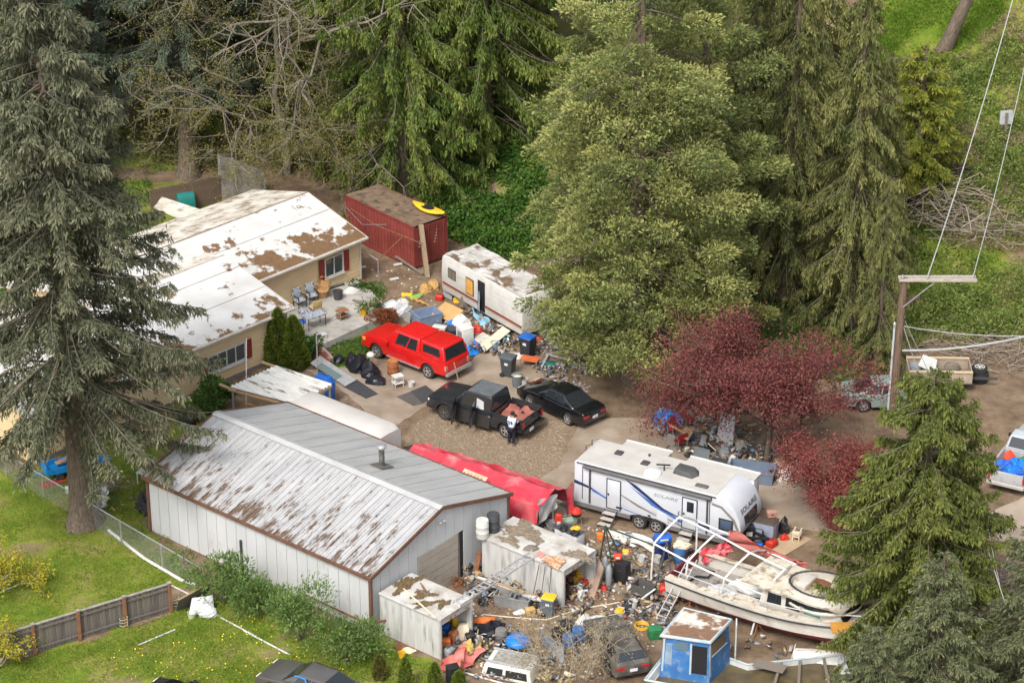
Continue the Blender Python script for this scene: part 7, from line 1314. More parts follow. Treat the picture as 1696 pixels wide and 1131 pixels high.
wa = crate('white_appliance', 'white appliance with a steel front amid the junk', G(770, 568), R(-60), .75, .65, .95, mat('appliance_white', (.70, .68, .63)), 'appliance'); MB().box((.05, -.34, .45), (.45, .02, .7)).build('steel_front', STEEL, wa)
bag('red_heap', 'red cloth heap beside the white appliance', G(790, 552), .35, .3, .45, REDP, 60, 0, 'cloth'); bag('white_heap', 'white domed cover over the appliance corner', G(765, 545), .55, .4, .8, WHITE, 61, 0, 'cover'); bag('blue_bucket', 'blue tub behind the tailgate of the red pickup', G(752, 578), .35, .3, .5, mat('sky_tub', (.12, .30, .62)), 62, 0, 'tub')
sheet('long cream board lying across the junk before the camper', [(795, 572), (806, 580), (845, 548), (833, 540)], [.3, .3, .45, .45], CREAM, .05); sheet('pale panel beneath the cream board', [(782, 560), (800, 572), (818, 560), (800, 550)], [.25, .25, .3, .3], mat('pale_panel', (.55, .52, .46)), .04)
for k, (x, y, r_, h_, m_, lb) in enumerate([(831, 586, .2, .34, WHITE, 'white bucket at the left of the black bin'), (820, 578, .24, .4, mat('steel_blue', (.20, .34, .46)), 'steel-blue pail left of the white bucket'), (838, 566, .22, .35, mat('steel_blue', (.20, .34, .46)), 'steel-blue pail behind the white bucket'), (868, 640, .2, .45, mat('putty', (.48, .46, .42)), 'putty-coloured pail beside the grey trash can')]): bucket('bucket', lb, G(x, y), r_, h_, m_)
for k in range(16):
    x, y = 800+rnd.uniform(-10, 62), 545+rnd.uniform(-12, 26); m_ = [WHITE, TARPB, GREY, CREAM, ORANGE, MATS['steel_blue'], MATS['bluegrey_plastic'], CARD][k % 8]; bag('household_scrap', 'small piece of mixed household scrap heaped beside the camper', G(x, y), rnd.uniform(.15, .32), rnd.uniform(.12, .25), rnd.uniform(.15, .4), m_, 70+k, rnd.uniform(0, 3), 'scrap', 'household scrap beside the camper')
wheelie('dark wheeled bin with a blue lid next to the orange table', G(874, 590), R(-35), flat('bin_dark', (.035, .04, .05)), BLUE, 1.15); wheelie('grey wheeled bin standing alone behind the red pickup', G(842, 622), R(-25), flat('bin_grey', (.075, .085, .095)), flat('bin_lid_grey', (.09, .10, .11)), 1.1)
bucket('trash_can', 'round grey trash can beside the black coupe', G(857, 640), .30, .68, mat('can_grey', (.14, .16, .17)), 'trash can', CREAM); table('orange_table', 'low bright orange table beside the wheeled bins', G(878, 606), R(-20), .95, .6, .42, mat('orange_top', (.62, .15, .05), None, 3, .5), STEEL); bag('white_sack', 'white sack lying behind the orange table', G(857, 592), .4, .22, .25, WHITE, 90, .2)
for k, (a_, b_, lb) in enumerate([((895, 612), (908, 588), 'left upright'), ((905, 587), (945, 598), 'top bar'), ((898, 600), (938, 606), 'middle bar')]): plank('white metal bar of the broken frame under the cypress, ' + lb, G(*a_, .1), G(*b_, .15), .12, .06, ALU, 'metal_bar', 'bar', 'broken frame under the cypress')
bag('teal_crate', 'teal plastic crate under the cypress branches', G(912, 606), .3, .22, .22, MATS['teal_plastic'], 91, 0, 'crate'); crate('black_crate', 'small black crate under the cypress behind the frame', G(937, 574), 0, .4, .3, .3, BLACK); bag('red_bucket', 'red pail behind the wheeled bin with blue lid', G(893, 566), .2, .18, .3, REDP, 92, 0, 'pail')
vs_ = thing('vase', 'tall grey concrete urn under the cypress', 'urn', G(905, 562), 0); MB().lathe([(.22, 0), (.34, .3), (.36, .75), (.28, 1.1), (.32, 1.18), (.26, 1.18)], 16).build('urn_body', mat('urn_grey', (.34, .33, .30), None, 4, .9), vs_, True); sheet('grey lattice panel standing under the cypress', [(895, 548), (925, 560), (927, 515), (897, 508)], [0, 0, 1.3, 1.3], mat('lattice', (.32, .29, .26)), .03, 'lattice_panel', 'panel')
# wood litter near the container
for k, (x, y, a_) in enumerate([(592, 445, .2), (652, 440, .5), (646, 464, .9), (688, 441, .3)]): plank(['white plastic strip on the soil between house and container, nearest the house', 'white plastic strip on the soil before the container side', 'white plastic strip in the middle of the bare soil', 'white plastic strip at the container corner'][k], G(x, y, .03), G(x+14, y-3, .05), .2, .05, WHITE, 'plastic_strip', 'strip', 'white strips on the soil')
plank('long weathered plank leaning on the container base', G(700, 455, .05), G(655, 425, .3), .16, .05, OLDWOOD)
# by the maple
bag('blue_bundle', 'blue tarp bundle on the ground left of the red maple', G(1105, 700), .8, .6, .7, TARPB, 100, 0, 'bundle'); o_ = tag(MB().tube([(.3*math.cos(a_), .3*math.sin(a_), 0) for a_ in [2*math.pi*k/14 for k in range(15)]], .08, 8).build('blue_tube', BLUE, None, True), 'dark blue ring lying on the blue bundle', 'ring'); o_.location = G(1118, 692, .65); bag('white_can', 'white jug behind the blue bundle', G(1097, 690), .16, .16, .5, WHITE, 101, 0, 'jug')
RCH = mat('red_fabric', (.30, .02, .025), None, 4, .9)
for k, (x, y, rz, lb) in enumerate([(1117, 722, .5, 'red folding chair at the left of the junk by the maple'), (1140, 705, 2.0, 'red folding chair behind the tan board by the maple'), (1126, 742, 3.6, 'red folding chair tipped at the front of the junk by the maple')]): chair('folding_chair', lb, G(x, y), rz, STEEL, RCH)
sheet('tan chair seat board lying on the junk by the maple', [(1126, 722), (1140, 728), (1150, 712), (1136, 706)], [.7, .7, .75, .75], mat('tan_board', (.50, .34, .18)), .05); plank('tan plank across the red chairs', G(1110, 705, .8), G(1135, 718, .8), .14, .04, MATS['tan_board']); sheet('pale grey panel standing at the front of the junk by the maple', [(1104, 738), (1118, 740), (1118, 722), (1106, 720)], [0, 0, .7, .7], mat('pale_grey_panel', (.42, .40, .37)), .04, 'panel', 'panel')
for k, (x, y, m_, sx, h_) in enumerate([(1150, 755, DGREY, .5, .5), (1165, 765, GREY, .45, .4), (1185, 770, DGREY, .5, .55), (1200, 752, GREY, .4, .5), (1175, 745, BLACK, .5, .4), (1160, 738, mat('charcoal', (.10, .10, .11)), .6, .5), (1196, 738, RUST, .4, .4), (1222, 762, BLACK, .4, .35), (1180, 728, WHITE, .35, .6), (1210, 728, GREY, .5, .7), (1225, 742, WHITE, .4, .6), (1148, 728, BLUE, .3, .4), (1240, 755, DGREY, .4, .4), (1290, 745, DGREY, .5, .6), (1318, 760, flat('navy_plastic', (.02, .03, .08)), .5, .6)]):
    bag('scrap_heap', 'lump of mixed scrap at the foot of the red maple', G(x, y), sx, sx*.7, h_, m_, 110+k, k, 'scrap', 'scrap at the foot of the red maple')
sheet('large white panel propped inside the red maple', [(1185, 735), (1212, 745), (1218, 690), (1195, 680)], [0, 0, 1.7, 1.7], mat('white_wrap', (.58, .58, .58), (.48, .48, .5), 2, .5), .04, 'panel', 'panel'); sheet('grey glass pane leaning on the junk by the maple', [(1146, 768), (1172, 778), (1176, 745), (1150, 738)], [0, 0, .9, .9], glass('sheet_glass', (.14, .16, .17), .15), .02, 'glass_pane', 'pane')
gc = thing('gas_cylinder', 'white gas cylinder leaning near the maple trunk', 'gas cylinder', G(1208, 770), 0); gc.rotation_euler = (R(20), R(15), 0); MB().lathe([(.12, 0), (.16, .06), (.16, .6), (.10, .72), (.05, .75)], 14).build('tank', WHITE, gc, True); MB().lathe([(.04, .75), (.04, .85)], 8).build('valve', STEEL, gc)
cr = crate('grey_cabinet', 'grey box cabinet in front of the maple junk', G(1188, 782), R(-30), .75, .6, .6, mat('cabinet_grey', (.33, .33, .33)), 'cabinet', DGREY)
t2 = tub('storage_tub', 'long open blue-grey plastic crate in front of the maple trunk', G(1245, 792), R(-14), 2.1, 1.1, .62, mat('slate_plastic', (.16, .205, .28), (.13, .17, .235), 2, .5), flare=1.04); rimbox(t2, 2.18, 1.14, .62, MATS['slate_plastic']); MB().box((.1, -.57, .4), (.4, .01, .06)).build('moulded_mark', flat('mould_dark', (.10, .13, .18)), t2)
for k in range(6): pole(['first', 'second', 'third', 'fourth', 'fifth', 'last'][k] + ' white metal rod of the heap right of the blue-grey crate, from the left', [G(1288+k*5, 795-k*2, .05), G(1302+k*6, 770-k*3, .5)], .03, WHITE, 'metal_rod', 'rod', 'white rods by the small maple')
bag('white_heap', 'white crumpled sheeting right of the long blue-grey crate', G(1308, 790), .7, .45, .5, WHITE, 130, .4, 'sheeting')
plank('plank lying behind the travel trailer', G(1235, 765, .1), G(1265, 757, .15), .12, .05, CREAM); pole('thin pipe on the concrete behind the trailer', [G(1092, 752, .04), G(1112, 735, .04)], .025, RUST)
# in front of the travel trailer
wb2 = crate('tool_bench', 'blue-grey tool cabinet with a dark top at the trailer nose', G(1262, 890), R(-25), 1.3, .75, .95, mat('cabinet_blue', (.26, .29, .37), None, 3, .5), 'cabinet', mat('dark_worktop', (.05, .045, .04), (.10, .07, .05), 4, .6)); crate('cardboard_box', 'small cardboard box on the tool bench', G(1278, 855, 1.0), R(10), .42, .3, .25, mat('red_card', (.42, .22, .17)))
for k, (x, y, s_, h_, m_, lb, ct_) in enumerate([(1240, 893, .3, .85, BLACK, 'black drum grill standing at the trailer nose', 'grill'), (1230, 878, .35, .7, DGREY, 'dark box grill behind the black drum', 'grill'), (1298, 880, .3, .75, BLACK, 'black backpack at the right of the tool bench', 'backpack'), (1299, 893, .22, .3, REDP, 'red cool bag right of the tool bench', 'bag'), (1278, 905, .28, .38, REDP, 'red toolbox in front of the tool bench', 'toolbox'), (1266, 899, .25, .35, BLACK, 'black case between the red toolbox and the bench', 'case'), (1258, 905, .18, .2, BLUE, 'small blue box before the tool bench', 'box')]): bag(ct_.replace(' ', '_'), lb, G(x, y), s_, s_*.8, h_, m_, 140+k, k, ct_)
sheet('large tan ground mat behind the cruiser', [(1290, 925), (1345, 892), (1310, 880), (1262, 905)], [.03]*4, mat('tan_mat', (.42, .31, .20), (.36, .26, .165), 2, .95), .012, 'ground_mat', 'mat'); chair('toddler_chair', 'small cream plastic chair on the tan mat', G(1320, 893), R(160), CREAM, CREAM, .36, .26, .55)
# centre, between shed and trailer
kg = thing('kettle_grill', 'red-lidded kettle grill beside the tarp shelter', 'grill', G(954, 872), 0)
MB().lathe([(.10, .55), (.24, .62), (.27, .75), (.27, .78)], 16).build('bowl', BLACK, kg, True); MB().lathe([(.28, .78), (.26, .88), (.15, .98), (.02, 1.02)], 16).build('lid', REDP, kg, True); [MB().tube([(.2*math.cos(k*2.1), .2*math.sin(k*2.1), .62), (.28*math.cos(k*2.1), .28*math.sin(k*2.1), 0)], .018, 5).build('leg', STEEL, kg) for k in range(3)]
bag('green_tub', 'pale green upturned tub between tarp shelter and grill', G(936, 866), .6, .32, .3, mat('sage_plastic', (.30, .40, .30)), 150, .3, 'tub')
for k, (x, y, lb) in enumerate([(934, 900, 'white stove with pots on top behind the larger shed'), (952, 908, 'white stove right of the first one behind the larger shed')]):
    s_ = crate('stove', lb, G(x, y), R(-39), .65, .6, .85, mat('enamel_white', (.62, .62, .62)), 'stove', DGREY); bag('pot', ['black pot on the left stove', 'black pot on the right stove'][k], G(x, y-24, .9), .2, .2, .2, BLACK, 151+k, 0, 'pot')
bag('yellow_pan', 'yellow pan on the right stove', G(953, 876, .9), .22, .2, .15, YEL, 153, 0, 'pan'); bucket('grey_bin', 'grey round bin before the tarp shelter opening', G(913, 880), .26, .5, mat('can_grey2', (.20, .21, .22)), 'bin'); bag('red_dolly', 'red hand truck against the tarp shelter', G(925, 878), .2, .15, .9, REDP, 154, 0, 'hand truck')
sheet('dark mat at the trailer rear corner', [(925, 835), (950, 822), (975, 830), (945, 845)], [.03]*4, mat('mat_brown', (.10, .085, .075), None, 3, .9), .01, 'ground_mat', 'mat')
for k in range(7): plank(['first', 'second', 'third', 'fourth', 'fifth', 'sixth', 'last'][k] + ' white board from the left in the heap below the trailer steps', G(1006+k*12, 880+k*5+rnd.uniform(-6, 6), .08+.05*k % .2), G(1041+k*11, 902+k*3+rnd.uniform(-8, 6), .15), .18, .04, WHITE if k % 2 else CREAM, 'white_board', 'board', 'white boards below the trailer steps')
bag('white_sheeting', 'white crumpled sheeting among the boards below the trailer', G(1052, 893), .8, .35, .3, WHITE, 160, -.4, 'sheeting'); bag('white_sheeting', 'white sheeting nearest the trailer wheels', G(1030, 888), .6, .3, .25, mat('offwhite', (.6, .58, .52)), 161, -.3, 'sheeting'); bag('lidded_box', 'pale blue cool box at the end of the white boards', G(1040, 893), .28, .2, .3, mat('pale_blue_plastic', (.38, .45, .52)), 162, .3, 'box')
gp_ = thing('pole_tripod', 'dark green pole tripod beside the larger shed', 'tripod', G(1010, 960)); o0 = G(1010, 960)
for x, y in ((1018, 962), (990, 950), (1040, 945)): MB().tube([G(x, y)-o0, G(1003, 870, 2.3)-o0], .04, 6).build('pole', flat('dark_green_steel', (.03, .045, .03)), gp_)
pole('long dark green pole running from the tripod towards the boat', [G(1002, 872, 2.2), G(1082, 902, 1.9)], .04, MATS['dark_green_steel'], 'long_pole', 'pole')
st2 = thing('pole_stand', 'dark steel trestle under the white tube frame', 'trestle', G(1100, 955)); o0 = G(1100, 955)
for x, y in ((1085, 970), (1112, 962), (1095, 945), (1120, 940)): MB().tube([G(x, y)-o0, G(1105, 895, 1.5)-o0], .03, 6).build('leg', DGREY, st2)
bag('orange_can', 'orange fuel can standing by the corner of the larger shed', G(994, 895), .18, .15, .45, ORANGE, 163, 0, 'can'); cb2 = crate('black_cabinet', 'black shelf unit with cans on top beside the larger shed', G(1030, 962), R(-30), .6, .5, .95, BLACK, 'cabinet')
bag('red_can', 'red fuel can on the black shelf unit', G(1023, 925, 1.0), .2, .16, .28, flat('signal_red', (.72, .06, .02)), 164, 0, 'can'); bag('yellow_can', 'yellow fuel can on the black shelf unit', G(1036, 918, 1.0), .16, .14, .28, YEL, 165, 0, 'can')
for k in range(2): gy = thing('gas_bottle', ['tall grey gas bottle left of the black shelf unit', 'second grey gas bottle behind the first'][k], 'gas bottle', G(1008-k*6, 972-k*14)); MB().lathe([(.12, 0), (.14, .04), (.14, .95), (.08, 1.1), (.03, 1.15)], 12).build('tank', GREY, gy, True); MB().lathe([(.03, 1.15), (.03, 1.25)], 6).build('valve', STEEL, gy)
sheet('brown stone slab leaning at the open end of the larger shed', [(968, 985), (984, 990), (1000, 940), (992, 925)], [0, 0, 1.0, 1.2], mat('stone_brown', (.33, .24, .18), (.24, .17, .13), 3, .9), .12, 'stone_slab', 'slab')
wheelie('blue wheeled bin with a bulging lid below the trailer door', G(1096, 925), R(20), flat('bin_navy', (.015, .04, .18)), BLUE, 1.05); barrel('blue_barrel', 'blue plastic drum below the trailer door', G(1125, 930), mat('drum_blue', (.06, .16, .36), (.05, .12, .28), 3, .5), .27, .72); bag('rope_heap', 'heap of pale rope on the blue drum', G(1128, 905, .7), .4, .28, .3, CREAM, 166, 0, 'rope'); bag('blue_jug', 'bright blue jug lying on the blue wheeled bin', G(1098, 893, 1.05), .42, .28, .25, BLUE, 167, .2, 'jug')
bucket('white_bucket', 'white bucket standing alone in the yard left of the blue bin', G(1062, 932), .19, .36, WHITE); bucket('white_bucket', 'white bucket below the blue wheeled bin', G(1088, 935), .18, .45, mat('grimy_white', (.5, .5, .46))); bag('red_pot', 'red pot on the ground before the black shelf unit', G(1000, 975), .2, .18, .2, REDP, 168, 0, 'pot'); bag('red_barrel', 'red drum at the stern of the cruiser', G(1102, 985), .3, .26, .55, REDP, 169, 0, 'drum')
mr = tub('metal_rack', 'dark steel mesh cage near the stern ladder', G(1066, 985), R(-35), .9, .6, .55, mat('dark_mesh', (.09, .09, .085)), 'cage'); pole('white plastic pipe sticking out of the steel cage', [G(1062, 992, .3), G(1085, 975, .5)], .045, WHITE); pole('white plastic pipe lying before the steel cage', [G(1060, 1018, .05), G(1082, 1005, .05)], .045, WHITE); pole('pale hose across the dirt in front of the sheds', [G(800, 1017, .03), G(850, 1022, .03), G(905, 1026, .03), G(960, 1008, .03), G(1010, 1000, .03), G(1060, 990, .03)], .025, CREAM, 'hose', 'hose')
for k, (x, y, m_, lb) in enumerate([(1040, 1010, DGREY, 'black pail near the wrecked car'), (1048, 1008, WHITE, 'white pail beside the black pail near the wrecked car')]): bucket('pail', lb, G(x, y), .2, .42, m_)
bp2 = bucket('water_cooler', 'white cooler with a yellow lid behind the wrecked car', G(1026, 1020), .22, .25, WHITE, 'cooler'); MB().lathe([(.2, .26), (.16, .36), (.03, .38)], 14).build('lid', YEL, bp2, True); o_ = tag(MB().tube([(.35*(1-k*.004)*math.cos(k*.45), .28*math.sin(k*.45), .02+.004*k) for k in range(50)], .02, 5).build('yellow_hose', YEL, None, True), 'coiled yellow hose behind the wrecked car', 'hose'); o_.location = G(1063, 1040); crate('green_box', 'dark green box beside the yellow hose', G(1084, 1055), R(10), .55, .45, .45, GREEN)
# in front of the garage door
for k in range(14):
    a_ = G(775+k*5.5, 955+k*1.6+rnd.uniform(-5, 5), .25+.04*(k % 4)); b_ = G(855+k*4+rnd.uniform(-15, 10), 978+k*1.5, .45+.05*(k % 3)); plank('long board on the lumber heap between the two box sheds', a_, b_, .12, .05, [OLDWOOD, ALU, WOOD, WHITE, CREAM][k % 5], 'plank', 'plank', 'lumber heap between the sheds')
for k, (x, y, s_, h_, m_) in enumerate([(775, 945, .5, .5, DGREY), (790, 965, .5, .4, GREY), (805, 985, .4, .4, BLACK), (820, 965, .6, .35, OLDWOOD), (812, 948, .4, .4, BLUE), (842, 960, .5, .35, REDP), (786, 985, .4, .3, WHITE), (760, 970, .35, .5, RUST), (830, 998, .35, .3, mat('sky_cloth', (.36, .46, .56))), (800, 1000, .35, .25, BLACK)]): bag('lumber_scrap', 'lump of scrap under the boards between the two box sheds', G(x, y), s_, s_*.7, h_, m_, 180+k, k, 'scrap', 'scrap between the sheds')
plank('thick rusty beam leaning on the garage wall by the door', G(785, 960), G(795, 915, 1.0), .22, .1, RUST, 'beam', 'beam')
for k, (x, y) in enumerate(((838, 1000), (862, 1006))): t_ = tub('grey_tote', ['left', 'right'][k] + ' grey tote filled with boards in front of the sheds', G(x, y), R(-20), .85, .55, .55, mat('tote_grey', (.26, .27, .26), (.2, .2, .2), 3, .7), flare=1.1); rimbox(t_, .92, .6, .55, MATS['tote_grey'])
yb = wheelie('grey bin with a yellow lid beside the larger shed', G(909, 1018), R(-20), mat('bin_blue_grey', (.15, .18, .22)), YEL, .92); crate('orange_box', 'small tan wooden box in the dirt before the totes', G(878, 1017), R(20), .38, .3, .28, mat('tan_box', (.55, .36, .14))); bag('white_rag', 'white rag beside the tan box', G(862, 1014), .3, .18, .15, WHITE, 195, .4, 'rag')
for k in range(3): pole(['left', 'middle', 'right'][k] + ' thin pole leaning on the side of the larger shed', [G(880+k*14, 1000+k*3), G(893+k*10, 935+k*2, 1.9)], .018, DGREY, 'thin_pole', 'pole', 'poles leaning on the larger shed')
drape('copper_cloth', 'copper-coloured fringed cloth on the roof of the larger shed', [(896, 932), (925, 942), (938, 928), (908, 918)], [2.05, 2.05, 2.05, 2.05], mat('copper_cloth', (.36, .14, .06), (.55, .42, .28), 9, .9), .05, 10, 'cloth', 8); sheet('pink board on the roof of the larger shed', [(884, 918), (896, 924), (904, 917), (893, 911)], [2.04]*4, mat('pink_board', (.60, .28, .22)), .03); bag('dark_rag', 'dark rag at the ladder end on the larger shed roof', G(880, 908, 2.02), .35, .22, .12, OLDWOOD, 196, .3, 'rag')
for k in range(5): plank('brown stick lying on the mossy roof of the near box shed', G(690+k*5, 975+k*2, 2.03), G(708-k*3, 985-k*5, 2.05), .05, .03, [OLDWOOD, RUST][k % 2], 'stick', 'stick', 'sticks on the near shed roof')
plank('long pale plank on the roof of the near box shed', G(668, 975, 2.03), G(722, 1024, 2.03), .06, .04, CREAM)
for k, (x, y, a_, b_, h_, rz) in enumerate([(672, 968, .75, .35, .10, 1.0), (700, 985, .45, .3, .07, .5), (705, 1000, .5, .22, .06, .3), (735, 1000, .35, .2, .06, .9)]): moss(['large mound of brown moss at the back of the near shed roof', 'moss patch in the middle of the near shed roof', 'long moss patch on the near shed roof', 'moss patch at the ladder foot on the near shed roof'][k], G(x, y, 2.01), a_, b_, h_, mat('brown_moss', (.16, .11, .05), (.10, .07, .035), 8, 1.0, bump=1.0), 200+k, rz)
for k, (x, y, a_, b_, h_) in enumerate([(868, 880, .9, .6, .08), (845, 895, .5, .3, .06), (960, 920, .7, .3, .05)]): moss(['big grey-brown moss patch on the larger shed roof', 'moss patch behind the barrels on the larger shed roof', 'moss strip at the open end of the larger shed roof'][k], G(x, y, 2.01), a_, b_, h_, mat('grey_moss', (.25, .205, .145), (.14, .11, .08), 6, 1.0, bump=1.0), 210+k, R(141))
# in and around the near shed mouth
for k, (x, y, s_, h_, m_, lb) in enumerate([(738, 1072, .25, .5, ORANGE, 'orange pot just inside the near box shed'), (752, 1062, .25, .6, TERRA, 'terracotta pot stack inside the near box shed'), (753, 1046, .22, .8, YEL, 'yellow jug at the back of the near box shed'), (768, 1058, .3, .8, CREAM, 'cream sack inside the near box shed'), (744, 1085, .25, .4, GREY, 'grey pail at the mouth of the near box shed'), (778, 1062, .3, .5, BLACK, 'black sack at the right side of the near box shed mouth'), (735, 1052, .3, .6, BLUE, 'blue box inside the near box shed')]): bag('stored_pot', lb, G(x, y), s_, s_*.8, h_, m_, 220+k, k, 'container')
for k, (x, y, s_, h_, m_) in enumerate([(950, 985, .35, .6, RUST), (962, 990, .3, .7, WHITE), (945, 975, .4, .7, BLACK), (970, 970, .35, .6, REDP), (958, 965, .35, .9, YEL), (975, 980, .3, .4, DGREY)]): bag('shed_clutter', 'bundle of clutter inside the open end of the larger shed', G(x, y), s_, s_*.8, h_, m_, 230+k, k, 'clutter', 'clutter in the larger shed')
bucket('white_pot', 'white flower pot in front of the near box shed', G(793, 1065), .18, .3, WHITE, 'pot', None, False); drape('red_tarp', 'faded red tarp crumpled on the ground in front of the near shed', [(722, 1108), (760, 1120), (800, 1085), (765, 1072)], [.1, .08, .2, .35], mat('washed_red', (.58, .10, .09), (.50, .20, .17), 2.5, .55, bump=.5), .16, 14, seed=9); drape('grey_tarp', 'grey and yellow tarp behind the red one at the near shed', [(752, 1080), (778, 1088), (802, 1075), (775, 1062)], [.3, .2, .15, .4], mat('yellow_grey_tarp', (.22, .21, .18), (.60, .40, .04), 1.2, .7), .12, 10, seed=10)
for k, (x, y, s_, h_, lb) in enumerate([(815, 1050, .6, .65, 'large black sack behind the blue grill'), (800, 1040, .5, .5, 'black sack under the orange cloth'), (826, 1062, .4, .35, 'low black sack left of the blue grill')]): bag('trash_bag', lb, G(x, y), s_, s_*.75, h_, BLKBAG, 240+k, k)
bag('orange_cloth', 'orange cloth thrown over the black sacks', G(803, 1028, .4), .45, .2, .2, ORANGE, 243, .3, 'cloth'); barrel('grey_drum', 'short grey drum left of the blue grill', G(830, 1062), mat('drum_grey', (.22, .22, .21), (.14, .13, .12), 3, .8), .26, .6)
bg_ = thing('kettle_grill', 'large bright blue domed fire pit lid on legs near the white canopy', 'grill', G(858, 1078), 0); MB().lathe([(.50, .42), (.56, .48), (.55, .56), (.42, .70), (.18, .78), (.02, .80)], 22).build('lid', mat('cobalt', (.01, .19, .62), (.01, .15, .52), 3, .45), bg_, True); MB().lathe([(.3, .2), (.48, .40), (.50, .43)], 18).build('bowl', BLACK, bg_, True); MB().box((0, 0, .83), (.22, .05, .05)).build('handle', STEEL, bg_)
for k in range(3): MB().tube([(.3*math.cos(k*2.1), .3*math.sin(k*2.1), .3), (.42*math.cos(k*2.1), .42*math.sin(k*2.1), 0)], .025, 6).build('leg', STEEL, bg_)
cp2 = thing('truck_canopy', 'white pickup canopy with dark windows lying on the ground', 'truck canopy', G(848, 1112), R(-20)); kk = Cab(-1.15, 1.15, -1.0, 1.02, .78, .64, .02, .62); kk.build(mat('canopy_white', (.62, .60, .55), (.5, .48, .43), 2, .6), cp2, 'shell')
for sg in (1, -1): kk.sidewin(.10, .42, .25, .78, sg, cp2); kk.sidewin(.48, .92, .25, .78, sg, cp2)
for s_ in (-1, 1): MB().bar((-1.0, s_*.5, .68), (1.0, s_*.5, .68), .07, .06).build('roof_bar', ALU, cp2)
MB().box((0, 0, .64), (1.5, .8, .02)).build('roof_litter', mat('roof_litter', (.20, .18, .15), (.34, .33, .3), 6, .9), cp2)
crate('black_box', 'black box standing at the bottom edge beside the red tarp', G(750, 1130), R(20), .5, .4, .8, BLACK); plank('brown post behind the black box at the bottom edge', G(763, 1125), G(765, 1095, 1.0), .1, .1, RUST, 'post', 'post'); pole('white pipe on the ground in front of the pickup canopy', [G(765, 1112, .04), G(850, 1136, .04)], .04, WHITE)
sheet('blue-grey panel leaning beside the dark barrels', [(898, 1065), (925, 1095), (920, 1062), (893, 1040)], [0, 0, .7, .7], mat('slate_panel', (.24, .27, .32)), .04, 'panel', 'panel'); sheet('second blue-grey panel behind the bare brush', [(912, 1090), (932, 1098), (935, 1070), (918, 1068)], [0, 0, .6, .6], MATS['slate_panel'], .04, 'panel', 'panel')
for k, (x, y, m_, lb) in enumerate([(924, 1062, BLACK, 'black barrel behind the blue-grey panels'), (942, 1072, MATS['drum_blue'], 'blue barrel half hidden by the bare brush'), (958, 1060, MATS['drum_blue'], 'blue barrel behind the bare brush, right'), (938, 1050, BLACK, 'black barrel behind the blue barrels')]): barrel('barrel', lb, G(x, y), m_, .29, .6)
bag('white_sack', 'white sack standing behind the bare brush', G(968, 1040), .4, .35, .7, WHITE, 250); bag('white_sack', 'white sheeting behind the wrecked car', G(990, 1035), .7, .4, .45, WHITE, 251, .3); bag('yellow_scrap', 'yellow foam scrap at the bottom edge below the panels', G(900, 1122), .5, .35, .35, mat('foam_yellow', (.48, .38, .18)), 252, 0, 'scrap'); bag('yellow_scrap', 'smaller yellow foam scrap at the bottom edge', G(935, 1128), .4, .3, .3, MATS['foam_yellow'], 253, 0, 'scrap'); plank('grey plank lying before the bare brush', G(890, 1085, .05), G(930, 1108, .1), .15, .05, OLDWOOD)
bucket('yellow_pot', 'yellow pot on the grass left of the near shed', G(666, 1090), .16, .32, YEL, 'pot', None, False); bag('rusty_bowl', 'rusty bowl on the grass behind the yellow pot', G(664, 1072), .3, .22, .15, RUST, 254, 0, 'bowl'); bag('pale_stones', 'pale stones beside the yellow pot', G(676, 1078), .3, .18, .15, CREAM, 255, 0, 'stones')
# left side
tr = thing('blue_trailer', 'small bright blue flatbed cart loaded with boards behind the fir trunk', 'cart', G(112, 785), R(25)); BM = mat('cart_blue', (.01, .24, .60), None, 3, .5)
MB().box((0, 0, .42), (2.2, 1.0, .08)).build('bed', BM, tr); [MB().box((0, s_*.5, .55), (2.2, .05, .25)).build('side_rail', BM, tr) for s_ in (-1, 1)]; [MB().box((s_*1.1, 0, .6), (.08, 1.0, .35)).build('end_board', BM, tr) for s_ in (-1, 1)]; wheels(tr, (.4, -.5), .5, .2, .12, HUBM, 4); MB().tube([(-1.1, 0, .4), (-1.7, 0, .3)], .04, 6).build('drawbar', BM, tr)
for k in range(4): plank(['lowest', 'second', 'third', 'top'][k] + ' board of the load on the blue cart', G(92+k*6, 768-k*3, .6+.06*k), G(128+k*5, 758-k*2, .62+.06*k), .3, .05, [CARD, mat('pinkish_board', (.45, .26, .2)), GREY, WHITE][k], 'board', 'board', 'boards on the blue cart')
sheet('long red sheet on the grass below the blue cart', [(60, 802), (75, 808), (132, 790), (122, 782)], [.05, .05, .1, .1], mat('dull_red_sheet', (.35, .04, .035)), .03, 'red_sheet', 'sheet'); drape('white_sheet', 'white crumpled sheet on the grass right of the fir trunk', [(158, 845), (175, 838), (180, 812), (160, 800)], [.05, .1, .3, .4], WHITE, .08, 8, 'sheet', 11); crate('white_box', 'small white box left of the fir trunk', G(118, 815), .3, .5, .35, .25, WHITE); bag('blue_cover', 'blue cover at the right end of the cart', G(165, 762), .5, .3, .3, BM, 260, 0, 'cover')
wt = table('metal_table', 'white metal table stacked with firewood beside the garage corner', G(246, 800), R(-20), 1.0, .55, .6, WHITE, WHITE, .05)
for k in range(8): plank('split log on the white table beside the garage corner', G(238+k % 4*8, 772+k//4*6, .68+.10*(k//4)), G(246+k % 4*8, 764+k//4*6, .68+.10*(k//4)), .16, .12, WOOD, 'firewood', 'log', 'firewood on the white table')
drape('black_tarp', 'black tarp draped against the garage corner', [(222, 845), (246, 858), (246, 815), (232, 812)], [.03, .03, .9, .7], BLACK, .08, 8, seed=12)
